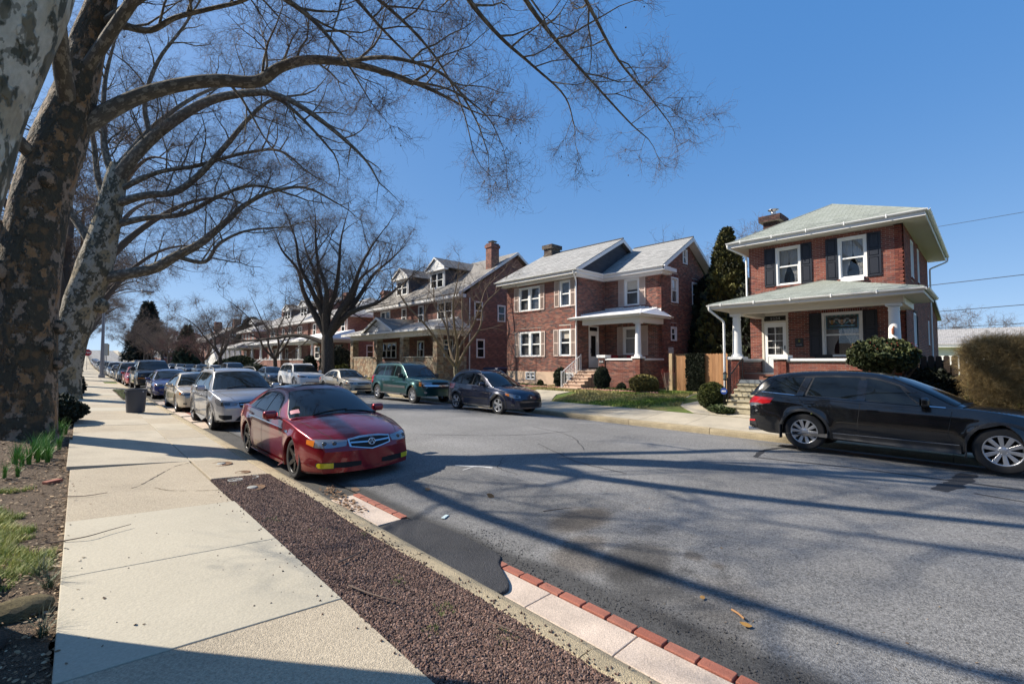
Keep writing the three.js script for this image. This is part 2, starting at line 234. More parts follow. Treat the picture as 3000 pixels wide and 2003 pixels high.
{
  const sw = tag(grp('sidewalk', scene), null, null, null, 'structure'), r = rnd(31);
  slab(-.06, 1.45, 14, -.3, walkY, .1, M.concOld, sw); slab(-.06, 1.45, -.3, -3.33, walkY, .1, M.concOld, sw);
  slab(-.06, 1.45, -3.33, -4.88, walkY, .1, M.concNew, sw, 'slab', .004); slab(-.06, 1.45, -4.88, -6.53, walkY, .1, M.concNew, sw, 'slab', .004);
  slab(-.06, 1.43, -6.53, -9.62, walkY, .1, M.concOld, sw); 
  { const s = slab(-.1, 1.45, -9.62, -12.8, (x) => walkY(x) + .045 * sstep(1.4, .1, x), .14, M.concMid, sw); }
  let z = -12.8; while (z > -58) { const z1 = z - (1.5 + .1 * r()); slab(-.06, 1.45, z, z1, walkY, .1, [M.concMid, M.concOld, M.concNew, M.concMid][Math.floor(r() * 4)], sw, 'slab', (r() - .5) * .012); z = z1; }
  part('slab_run', strip(lin(-.06, 1.45, 2), walkY, z, -330, 120), M.concMid, sw);
  // outer strip of slabs between walk and kerb
  for (const [a, b, m] of [[-7.97, -9.62, 0], [-9.62, -11.03, 1], [-11.03, -12.78, 1], [-12.78, -14.4, 0], [-14.4, -16, 1], [-16, -17.6, 0], [-17.6, -19.2, 1], [-19.2, -21, 0], [-21, -22.7, 1], [-22.7, -24.4, 0], [-24.4, -26.2, 1], [-36, -38, 1], [-38, -40, 0], [-40, -42, 1], [-42, -44, 0], [-44, -46, 1]]) slab(1.455, 2.235, a, b, walkY, .1, m ? M.concMid : M.concOld, sw, 'slab', .003 * (r() - .5));
  part('slab_run', strip(lin(1.455, 2.235, 2), walkY, -50, -330, 120), M.concMid, sw);
  const crack = (pts, w) => { const q = smooth(pts.map(([x, zz]) => V(x, 0, zz)), 6); const rr = rnd(9); return grid(1, q.length - 1, (u, v, i, j) => { const a = q[Math.max(0, j - 1)], b = q[Math.min(q.length - 1, j + 1)], t = b.clone().sub(a).normalize(), ww = w * (.5 + rr()), k = (rr() - .5) * w * 1.5; const x = q[j].x - t.z * ((u - .5) * ww + k), zz = q[j].z + t.x * ((u - .5) * ww + k); return V(x, walkY(x) + .0025, zz); }); };
  M.crack = mat([.05, .042, .03], .95);
  part('crack', [crack([[1.41, -9.45], [1.2, -9.25], [.95, -8.7], [.8, -8.35], [.62, -7.95], [.55, -7.85]], .012)], M.crack, sw);
  part('crack', [crack([[1.42, -7.18], [1.2, -7.3], [.9, -7.5], [.78, -7.75]], .014)], mat([.16, .13, .08], .95), sw);
  const lidIron = mat([.17, .10, .055], .7, { metalness: .4, bumpMap: M.fineBump, bumpScale: .004 }), lidGrey = mat([.28, .29, .28], .7, { metalness: .3, bumpMap: M.fineBump, bumpScale: .003 });
  const lids = [[1.79, -9.1, .17, lidIron, 'rusty round utility cover in the concrete beside the red sedan'], [1.93, -8.24, .10, lidIron, 'small rusty cover at the end of the concrete strip before the gravel'], [1.93, -7.8, .11, lidGrey, 'pale round cap lying at the gravel edge by the kerb'], [1.72, -7.74, .09, lidGrey, 'small blue grey cap in the gravel next to the sidewalk slab'], [1.77, -7.1, .17, lidIron, 'rusty water cover sunk in gravel with a grey cap on it']];
  lids.forEach(([x, zz, R, m, lab], i) => { const t = thing('utility_cover', lab, 'utility cover', [x, walkY(x) - .004, zz]); part('rim', new THREE.TorusGeometry(R, .012, 6, 28).rotateX(Math.PI / 2).scale(1, .6, 1).translate(0, .006, 0), m, t); part('lid', lathe([[0, .006], [R * .3, .008], [R * .32, .004], [R * .96, .005], [R * .98, 0]], 0, 0, 0, 28), m, t); if (i === 0 || i === 4) part('cap', lathe([[0, .022], [.06, .02], [.07, .004]], .02, 0, -.02, 18), lidGrey, t); });
  // left kerb stones
  const kerb = tag(grp('kerb', scene), null, null, null, 'structure');
  const prof = [[2.235, -.2], [2.235, .128], [2.25, .137], [2.36, .133], [2.41, .118], [2.46, .085], [2.52, .035], [2.55, -.02], [2.55, -.2]];
  const kst = (pr, a, b, mt, parent, flip) => { const s = new THREE.Shape(pr.map(([x, y]) => new THREE.Vector2(x, y))), L = Math.abs(a - b) - .008, n = Math.max(1, Math.round(L / 6)); const g = new THREE.ExtrudeGeometry(s, { depth: L, bevelEnabled: false, steps: n }).translate(0, 0, Math.min(a, b) + .004); const p = g.attributes.position; for (let i = 0; i < p.count; i++) p.setY(i, p.getY(i) + rise(p.getZ(i))); g.computeVertexNormals(); return part('kerb_stone', metric(g), mt, parent); };
  const kz = [14, 4, 1.4, -1.76, -3.7, -5.9, -8.05]; while (kz[kz.length - 1] > -70) kz.push(kz[kz.length - 1] - 2.45 - .3 * r());
  for (let i = 0; i + 1 < kz.length; i++) { const d = (r() - .5) * .012; kst(prof.map(([x, y], k) => [x + (k > 1 && k < 7 ? d : 0), y + (k > 0 && k < 7 ? (r() - .5) * .006 : 0)]), kz[i], kz[i + 1], M.kerb, kerb); }
  kst(prof, kz[kz.length - 1], -330, M.kerb, kerb);
  // gutter: concrete pans with a brick edge
  const gut = tag(grp('gutter', scene), null, null, null, 'structure'); const py = () => .026;
  slab(2.545, 2.855, -4.92, -6.27, py, .08, M.pan, gut, 'pan'); slab(2.545, 2.855, -2.53, -3.6, py, .08, M.pan, gut, 'pan'); slab(2.545, 2.855, -1.73, -2.53, py, .08, M.pan, gut, 'pan'); slab(2.545, 2.855, .6, -1.73, py, .08, M.pan, gut, 'pan'); slab(2.545, 2.855, 3, .6, py, .08, M.pan, gut, 'pan');
  part('gutter_bed', strip([2.4, 2.95], () => .012, 14, -330, 100), new THREE.MeshStandardMaterial({ map: mineral(35, 256, 1, [.06, .057, .052], { grain: .5 }), roughness: .95, bumpMap: M.grainBump, bumpScale: .01 }), gut);
  const bm = [[.30, .105, .07], [.26, .085, .055], [.33, .125, .085]].map((c, i) => new THREE.MeshStandardMaterial({ map: mineral(36 + i, 256, .4, c, { grain: .25, stain: .14, speck: [.4, .3, .25], speckAmt: .02 }), roughness: .9, bumpMap: M.fineBump, bumpScale: .004 }));
  const bg = metric(new RoundedBoxGeometry(.09, .06, .212, 2, .008)); const put = (z0) => { const o = shade(new THREE.Mesh(bg, bm[Math.floor(r() * 3)])); o.name = 'brick'; o.position.set(2.905 + (r() - .5) * .008, .006 + (r() - .5) * .006, z0); o.rotation.set(0, (r() - .5) * .03, (r() - .5) * .03); gut.add(o); };
  for (let k = 0; k < 6; k++) put(-5.05 - k * .222); for (let k = 0; k < 16; k++) put(-3.25 + k * .2265);
  for (let zz = -13.3; zz > -27; zz -= 1.9) if (r() > .25) { slab(2.56, 2.86, zz, zz - 1.6, py, .06, M.pan, gut, 'pan'); for (let k = 0; k < 7; k++) put(zz - .12 - k * .226); }
}
{ // right side of the street
  const sw = tag(grp('sidewalk', scene), null, null, null, 'structure'), r = rnd(61); sw.name = numbered('sidewalk') === 'sidewalk' ? 'sidewalk' : 'sidewalk_001';
  const kb = tag(grp('kerb', scene), null, null, null, 'structure'); kb.name = 'kerb_001';
  let z = 9; while (z > -62) { const z1 = z - (1.5 + .08 * r()); slab(13.33, 15.2, z, z1, rightY, .1, [M.concMid, M.concOld, M.concMid][Math.floor(r() * 3)], sw, 'slab', (r() - .5) * .008); z = z1; }
  part('slab_run', strip(lin(13.33, 15.2, 3), rightY, z, -330, 120), M.concMid, sw); part('slab_run', strip(lin(13.33, 15.2, 3), rightY, 60, 9, 20), M.concMid, sw);
  const pr = [[13.325, -.4], [13.325, -.022], [13.31, -.012], [13.18, -.017], [13.15, -.035], [13.135, -.1], [13.13, -.4]].reverse();
  let zz = 9.2; const st = (a, b) => { const s = new THREE.Shape(pr.map(([x, y]) => new THREE.Vector2(x + 0, y))); const L = a - b - .012, g = new THREE.ExtrudeGeometry(s, { depth: L, bevelEnabled: false, steps: Math.max(1, Math.round(L / 6)) }).translate((r() - .5) * .014, (r() - .5) * .014, b + .006); const p = g.attributes.position; for (let i = 0; i < p.count; i++) p.setY(i, p.getY(i) + rise(p.getZ(i))); g.computeVertexNormals(); part('kerb_stone', metric(g), M.kerb, kb); };
  while (zz > -62) { const L = 1.9 + .9 * r(); st(zz, zz - L); zz -= L; } st(zz, -330); st(60, 9.2);
  // lawns and walks
  const lawn = new THREE.MeshStandardMaterial({ map: (() => { const a = fbm(71), b = fbm(72), q = rnd(73); return tex(512, 512, (u, v) => { const dry = sstep(.42, .62, b(u, v, 4, 4)), k = .55 + .9 * a(u, v, 128, 2); return scl(mixc([.12, .18, .03], [.28, .23, .09], dry * .8 + .1 * q()), k); }, 5); })(), roughness: .95, bumpMap: M.grainBump, bumpScale: .03 });
  struct('lawn', strip([15.2, 16, 17.5, 20, 26, 40, 70], (x) => rightY(x) + .004, 40, -120, 80), lawn);
  M.lawn = lawn;
  const walk = (P, name = 'front_walk') => { const s = new THREE.Shape(P.map(([x, z]) => new THREE.Vector2(x, -z))); const g = new THREE.ExtrudeGeometry(s, { depth: .05, bevelEnabled: false, curveSegments: 8 }).rotateX(-Math.PI / 2); const p = g.attributes.position; for (let i = 0; i < p.count; i++) p.setY(i, p.getY(i) - .05 + rightY(p.getX(i)) + .022); g.computeVertexNormals(); return struct(name, metric(g), M.concMid); };
  walk([[15.205, -6.95], [15.205, -5.0], [15.7, -5.0], [15.7, -6.3]]);
  walk([[15.205, -6.96], [15.7, -6.31], [16.3, -7.0], [17.0, -7.45], [18.2, -7.8], [20.6, -8.2], [20.6, -9.0], [18.2, -8.55], [16.6, -8.4], [16.1, -7.9], [15.6, -7.4]]);
  walk([[15.205, -14.75], [15.205, -13.45], [16.4, -14.2], [17.2, -14.0], [17.2, -16.2], [16.2, -15.8], [15.7, -15.2]]);
}
// ---------- houses ----------
const FONT = await new FontLoader().loadAsync('fonts/droid/droid_sans_bold.typeface.json');
const SERIF = await new FontLoader().loadAsync('fonts/droid/droid_serif_bold.typeface.json');
function letters(txt, size, depth, font = FONT) { const g = new TextGeometry(txt, { font, size, depth, curveSegments: 4 }); g.computeBoundingBox(); const b = g.boundingBox; g.translate(-(b.min.x + b.max.x) / 2, -(b.min.y + b.max.y) / 2, 0); return g; }
const bumpB = bumps(100, 256, .2, 48, 3);
const brickMats = (cs, sd) => cs.map((c, i) => new THREE.MeshStandardMaterial({ map: mineral(sd + i, 128, .25, c, { grain: .22, stain: .14 }), roughness: .88, bumpMap: bumpB, bumpScale: .003 }));
const brickTone = (cs) => ({ mat: new THREE.MeshStandardMaterial({ color: 0xffffff, roughness: .88, bumpMap: bumpB, bumpScale: .003 }), pick: cs });
const csA = [[.215, .062, .042], [.19, .05, .034], [.235, .07, .046], [.15, .042, .032], [.25, .085, .055], [.205, .057, .038], [.11, .04, .034]];
const csB = [[.20, .068, .047], [.165, .05, .036], [.23, .085, .055], [.105, .047, .040], [.26, .11, .075], [.185, .06, .042], [.08, .045, .042]];
const brA = brickMats(csA.slice(0, 6), 110), brB = brickMats(csB.slice(0, 6), 120), toA = brickTone(csA), toB = brickTone(csB);
// brickwork texture for houses too far off to tell their bricks apart
function brickTex(seed, cols, mort) { const r = rnd(seed), n = fbm(seed), C = Array.from({ length: 96 }, () => scl(cols[Math.floor(r() * cols.length)], .75 + .5 * r())); return tex(512, 512, (u, v) => { const row = Math.floor(v * 12), fu = u * 4 + (row % 2) * .5, k = Math.floor(fu) % 4, x = (fu % 1) * .215, y = ((v * 12) % 1) * .0677; const c = C[row * 8 + k]; return x < .011 || y < .011 ? scl(mort, .8 + .4 * n(u, v, 64, 2)) : scl(c, .75 + .5 * n(u, v, 96, 3)); }, [.86, .8124]); }
function brickBump() { const n = fbm(131); return tex(512, 512, (u, v) => { const row = Math.floor(v * 12), fu = u * 4 + (row % 2) * .5, x = (fu % 1) * .215, y = ((v * 12) % 1) * .0677; return x < .011 || y < .011 ? .2 : .8 + .2 * n(u, v, 96, 2); }, [.86, .8124], true); }
const bb = brickBump();
M.brickC = new THREE.MeshStandardMaterial({ map: brickTex(141, [[.20, .07, .05], [.17, .055, .04], [.235, .095, .065], [.12, .05, .042]], [.30, .25, .21]), bumpMap: bb, bumpScale: .006, roughness: .9 });
M.brickD = new THREE.MeshStandardMaterial({ map: brickTex(142, [[.21, .085, .065], [.18, .07, .055], [.24, .11, .085]], [.34, .28, .25]), bumpMap: bb, bumpScale: .006, roughness: .9 });
M.brickPlain = new THREE.MeshStandardMaterial({ map: brickTex(143, csA, [.34, .29, .25]), bumpMap: bb, bumpScale: .006, roughness: .9 });
const shingleTex = (seed, base) => { const n = fbm(seed), r = rnd(seed), C = Array.from({ length: 256 }, () => .86 + .28 * r()); return tex(512, 512, (u, v) => { const row = Math.floor(v * 14), k = Math.floor(u * 6 + (row % 2) * .5) % 6; const e = (v * 14) % 1; return scl(base, C[(row * 6 + k) % 256] * (.7 + .6 * n(u, v, 128, 2)) * (e < .1 ? .45 : 1)); }, [1.8, 1.96]); };
M.roofGreen = [[.23, .25, .215], [.21, .23, .20], [.24, .26, .23]].map((c, i) => new THREE.MeshStandardMaterial({ map: mineral(150 + i, 256, .6, c, { grain: .5, gf: 96 }), roughness: .95 }));
M.roofGreenT = { mat: new THREE.MeshStandardMaterial({ map: mineral(154, 256, .6, [1, 1, 1].map((x) => .8 * x), { grain: .5, gf: 96 }), roughness: .95 }), pick: [[.285, .31, .27], [.26, .285, .25], [.30, .325, .29]] };
M.roofGrey = [[.27, .27, .26], [.29, .29, .28], [.25, .25, .24]].map((c, i) => new THREE.MeshStandardMaterial({ map: mineral(156 + i, 256, .7, c, { grain: .4, gf: 96, stain: .15 }), roughness: .95 }));
M.roofGreyT = { mat: M.roofGreenT.mat, pick: [[.335, .335, .325], [.36, .36, .35], [.31, .31, .30], [.345, .34, .33]] };
M.roofSlate = new THREE.MeshStandardMaterial({ map: shingleTex(160, [.21, .195, .175]), roughness: .85 });
M.roofSlate2 = new THREE.MeshStandardMaterial({ map: shingleTex(161, [.30, .29, .28]), roughness: .9 });
M.slateDark = new THREE.MeshStandardMaterial({ map: shingleTex(162, [.042, .045, .055]), roughness: .7 });
M.whiteRoof = mat([.74, .74, .75], .5, { bumpMap: M.grainBump, bumpScale: .004 });
M.trim = mat([.72, .71, .69], .5); M.cream = mat([.60, .55, .46], .55); M.soffit = mat([.62, .58, .52], .6);
M.shutNavy = mat([.016, .019, .028], .42); M.shutTan = mat([.52, .415, .36], .6);
M.lintel = mat([.55, .55, .53], .7);
function basis(o, O, U, N) { o.quaternion.setFromRotationMatrix(new THREE.Matrix4().makeBasis(U, V(0, 1, 0), N)); o.position.copy(O); return o; }
function wallPart(parent, O, U, N, outline, holes, mt, th = .25, name = 'wall') {
  const s = new THREE.Shape(outline.map(([x, y]) => new THREE.Vector2(x, y)));
  for (const [a, b, c, d] of holes) s.holes.push(new THREE.Path([[a, c], [b, c], [b, d], [a, d]].map(([x, y]) => new THREE.Vector2(x, y))));
  const m = part(name, metric(new THREE.ExtrudeGeometry(s, { depth: th, bevelEnabled: false }).translate(0, 0, -th)), mt, parent); return basis(m, O, U, N);
}
// a brick wall: mortar body with openings, courses of bricks standing proud, soldier courses and sills at the openings
function brickWall(parent, O, U, N, outline, holes, { mats, tones, indiv = 0, seed = 1, soldiers = true }) {
  wallPart(parent, O, U, N, outline, holes.map((h) => h.slice(0, 4)), M.mortar);
  const ys = outline.map((p) => p[1]), H = Math.max(...ys), ext = (v) => { const xs = []; for (let i = 0; i < outline.length; i++) { const a = outline[i], b = outline[(i + 1) % outline.length]; if ((a[1] - v) * (b[1] - v) < 0) xs.push(a[0] + (b[0] - a[0]) * (v - a[1]) / (b[1] - a[1])); } return xs.length > 1 ? [Math.min(...xs) + .002, Math.max(...xs) - .002] : [0, 0]; };
  const hh = holes.map(([a, b, c, d, sol = 1, sill = 1]) => [a - (sol ? .0 : 0), b, c - (sill ? .075 : 0), d + (sol ? .203 : 0)]);
  const B = { parent, name: 'brick', O, U, S: V(0, 1, 0), N, pw: .2155, ph: .0677, gap: .0115, depth: .03, proud: .006, mats, tones, seed };
  for (const [a, b, c, d, sol = 1, sill = 1] of holes) {
    if (sol && soldiers) courses({ ...B, O: O.clone().addScaledVector(U, a).add(V(0, d + .006, 0)), H: .2, pw: .0677, ph: .197, ext: () => [0, b - a], stuffName: 'soldier_course', proud: .007 });
    if (sill && soldiers) courses({ ...B, O: O.clone().addScaledVector(U, a - .03).add(V(0, c - .075, 0)), H: .08, pw: .0677, ph: .075, ext: () => [0, b - a + .06], stuffName: 'brick_sill', proud: .045, depth: .09 });
  }
  courses({ ...B, H, ext, holes: hh, indiv, stuffName: 'brickwork' });
}
function win(parent, O, U, N, u0, u1, v0, v1, { n = 1, grid: gr = null, lower = null, frame = M.white, casing = .075, curtain = 1, cheap = false, fixed = null, blind = 0, mull = .12, proud = .02, setback = .07 } = {}) {
  const g = basis(grp('window', parent), O.clone().addScaledVector(U, (u0 + u1) / 2).add(V(0, v0, 0)), U, N), w = (u1 - u0) / 2, h = v1 - v0, F = [], S = [], P = [];
  F.push(bx(-w, w, h - casing, h, -setback - .04, proud), bx(-w, -w + casing, 0, h - casing, -setback - .04, proud), bx(w - casing, w, 0, h - casing, -setback - .04, proud), bx(-w + casing, w - casing, 0, casing * .55, -setback - .04, proud + .015));
  const iw = (2 * w - 2 * casing - (n - 1) * mull) / n, split = fixed ?? .5;
  for (let k = 0; k < n; k++) {
    const a = -w + casing + k * (iw + mull), b = a + iw, y0 = casing * .55, y1 = h - casing, ym = lerp(y0, y1, 1 - split); if (k) F.push(bx(a - mull, a, y0, y1, -setback - .03, proud - .004));
    for (const [p, q, z, gg] of [[ym, y1, -setback + .012, gr], [y0, ym + .02, -setback + .042, lower]]) {
      const t = .042; S.push(bx(a, b, q - t, q, z - .03, z), bx(a, b, p, p + t, z - .03, z), bx(a, a + t, p + t, q - t, z - .03, z), bx(b - t, b, p + t, q - t, z - .03, z));
      if (gg) { for (let i = 1; i < gg[0]; i++) { const x = lerp(a + t, b - t, i / gg[0]); S.push(bx(x - .008, x + .008, p + t, q - t, z - .022, z - .006)); } for (let i = 1; i < gg[1]; i++) { const y = lerp(p + t, q - t, i / gg[1]); S.push(bx(a + t, b - t, y - .008, y + .008, z - .021, z - .007)); } }
      P.push(bx(a + t * .6, b - t * .6, p + t * .6, q - t * .6, z - .018, z - .014));
    }
  }
  part('frame', F, frame, g); part('sash', S, frame, g);
  if (cheap) { part('pane', P, M.glass, g); return g; }
  for (const p of P) part('pane', p, M.pane, g);
  const zc = -setback - .09, wi = w - casing;
  if (curtain === 1) { const f = (s) => grid(18, 8, (a, b) => { const y = lerp(h - casing, .06, b), pull = sstep(.35, .9, b) * .55; const x = s * (wi - a * (wi * .98) * (1 - pull * (1 - (b - .6) * (b - .6)))); return V(x, y, zc + .018 * Math.sin(a * 40)); }); part('curtain', [f(1), f(-1)], M.curtain, g); }
  if (curtain === 2) part('curtain', grid(50, 2, (a, b) => V(lerp(-wi, wi, a), lerp(h - casing, .05, b), zc + .014 * Math.sin(a * 75))), M.curtain, g);
  if (curtain === 3) part('curtain', grid(60, 2, (a, b) => V(lerp(-wi, wi, a), lerp(h - casing, .05, b), zc + .014 * Math.sin(a * 90))), M.curtainDark, g);
  if (blind) part('blind', bx(-wi, wi, lerp(h, 0, blind), h - casing, zc + .03, zc + .034), M.cream, g);
  part('interior', [bx(-w, w, 0, h, -.72, -.70), bx(-w - .01, -w, 0, h, -.7, -.13), bx(w, w + .01, 0, h, -.7, -.13), bx(-w, w, h, h + .01, -.7, -.13), bx(-w, w, -.01, 0, -.7, -.13)], M.room, g);
  return g;
}
function shutter(parent, O, U, N, u0, u1, v0, v1, mt, kind) { // raised panels or louvres
  const g = basis(grp('shutter', parent), O.clone().addScaledVector(U, (u0 + u1) / 2).add(V(0, v0, 0)), U, N), w = (u1 - u0) / 2, h = v1 - v0, F = [], t = .055;
  F.push(bx(-w, w, 0, t + .02, .012, .045), bx(-w, w, h - t, h, .012, .045), bx(-w, -w + t, t, h - t, .012, .045), bx(w - t, w, t, h - t, .012, .045));
  const rails = kind === 'panel' ? [.45, .62] : [.5]; const ys = [t + .02]; for (const k of rails) { F.push(bx(-w + t, w - t, h * k - .03, h * k + .03, .012, .044)); ys.push(h * k); } ys.push(h - t);
  part('frame', F, mt, g); part('backing', bx(-w + t * .5, w - t * .5, .02, h - .02, .010, .022), mt, g);
  for (let i = 0; i + 1 < ys.length; i++) { const a = ys[i] + (i ? .03 : 0), b = ys[i + 1] - (i + 2 < ys.length ? .03 : 0);
    if (kind === 'panel') part('panel', new RoundedBoxGeometry(2 * (w - t) - .035, b - a - .035, .03, 2, .011).translate(0, (a + b) / 2, .026), mt, g);
    else { const L = [], n = Math.round((b - a) / .042); for (let k = 0; k < n; k++) L.push(metric(new THREE.BoxGeometry(2 * (w - t), .04, .008).rotateX(.6).translate(0, a + (k + .5) * (b - a) / n, .032))); part('louvres', L, mt, g); } }
  return g;
}
function gutterG(p0, p1, r = .062) { // half-round gutter along an eave
  const d = p1.clone().sub(p0), L = d.length(), n = d.clone().normalize(), s = new THREE.Shape(); s.moveTo(-r, 0); s.absarc(0, 0, r, Math.PI, 2 * Math.PI, false); s.lineTo(r + .012, .012); s.lineTo(r - .008, .006); s.absarc(0, 0, r - .008, 0, -Math.PI, true);
  const g = metric(new THREE.ExtrudeGeometry(s, { depth: L, bevelEnabled: false, curveSegments: 10 })); const x = V(0, 1, 0).cross(n).normalize(); g.applyMatrix4(new THREE.Matrix4().makeBasis(x, V(0, 1, 0), n).setPosition(p0)); return g;
}
const pipe = (pts, r = .04, seg = 10) => { const q = []; for (let i = 0; i < pts.length; i++) { const a = pts[i]; if (i === 0 || i === pts.length - 1) { q.push(a); continue; } const b = pts[i - 1], c = pts[i + 1], d = Math.min(.09, a.distanceTo(b) / 2, a.distanceTo(c) / 2); q.push(a.clone().lerp(b, d / a.distanceTo(b)), a.clone().lerp(b, d * .35 / a.distanceTo(b)).lerp(a.clone().lerp(c, d * .35 / a.distanceTo(c)), .5), a.clone().lerp(c, d / a.distanceTo(c))); } return tube(q, r, seg); };
function roofPlane(parent, P, U, S, opt) { // shingled slope: P polygon (first two points along the eave)
  const O = P[0], N = U.clone().cross(S).normalize(); part('roof', prism(P.map((p) => p.clone()), N.clone().multiplyScalar(-.08)), opt.under, parent);
  const uv = P.map((p) => { const d = p.clone().sub(O); return [d.dot(U), d.dot(S)]; }), H = Math.max(...uv.map((p) => p[1]));
  const ext = (v) => { const xs = []; for (let i = 0; i < uv.length; i++) { const a = uv[i], b = uv[(i + 1) % uv.length]; if ((a[1] - v) * (b[1] - v) < 0) xs.push(a[0] + (b[0] - a[0]) * (v - a[1]) / (b[1] - a[1])); } return xs.length > 1 ? [Math.min(...xs), Math.max(...xs)] : [0, 0]; };
  courses({ parent, name: 'shingle', O: O.clone().addScaledVector(N, .006), U, S, N, H, ext, pw: .305, ph: .14, gap: .009, depth: .011, proud: .006, mats: opt.mats, tones: opt.tones, indiv: opt.indiv || 0, tilt: .045, jit: .001, seed: opt.seed || 3, stuffName: 'shingles' });
}
function hipRoof(parent, x0, x1, z0, z1, y, rx0, rx1, zr, yr, opt) { // ridge along x; any side may be skipped
  const A = V(x0, y, z0), B = V(x0, y, z1), C = V(x1, y, z1), D = V(x1, y, z0), E = V(rx0, yr, zr), F = V(rx1, yr, zr);
  const sl = (P, U) => { const e = P[P.length - 1].clone().sub(P[0]); const S = e.addScaledVector(U, -e.dot(U)).normalize(); return [P, U, S]; };
  roofPlane(parent, ...sl([A, B, E], V(0, 0, 1)), { ...opt }); roofPlane(parent, ...sl([B, C, F, E], V(1, 0, 0)), { ...opt, indiv: 0 }); roofPlane(parent, ...sl([D, A, E, F], V(-1, 0, 0)), { ...opt, indiv: 0 }); if (!opt.noBack) roofPlane(parent, ...sl([C, D, F], V(0, 0, -1)), { ...opt, indiv: 0 });
  part('ridge_cap', [tube([A, E], .035, 6), tube([B, E], .035, 6), tube([E, F.clone().add(V(.01, 0, 0))], .04, 6)], opt.mats[1], parent);
}
function column(parent, x, y0, y1, z, r0, r1, mt = M.white, pl = .55) { const g = grp('column', parent), h = y1 - y0; g.position.set(x, y0, z); part('shaft', lathe([[r0 * 1.25, .10], [r0 * 1.28, .13], [r0 * 1.25, .16], [r0 * 1.04, .18], [r0, .22], [lerp(r0, r1, .45), h * .5], [r1, h - .22], [r1 * 1.12, h - .20], [r1 * 1.12, h - .17], [r1, h - .16], [r1 * 1.02, h - .11], [r1 * 1.32, h - .07], [0, h - .07]], 0, 0, 0, 32), mt, g); part('plinth', rbx(-pl / 2, pl / 2, 0, .10, -pl / 2, pl / 2, .012), mt, g); part('capital', rbx(-r1 * 1.4, r1 * 1.4, h - .07, h, -r1 * 1.4, r1 * 1.4, .006), mt, g); return g; }
function rebase(o, p) { for (const c of o.children) c.position.sub(p); o.position.copy(p); }
const NX = V(-1, 0, 0), PZ = V(0, 0, 1), PX = V(1, 0, 0), NZ = V(0, 0, -1);
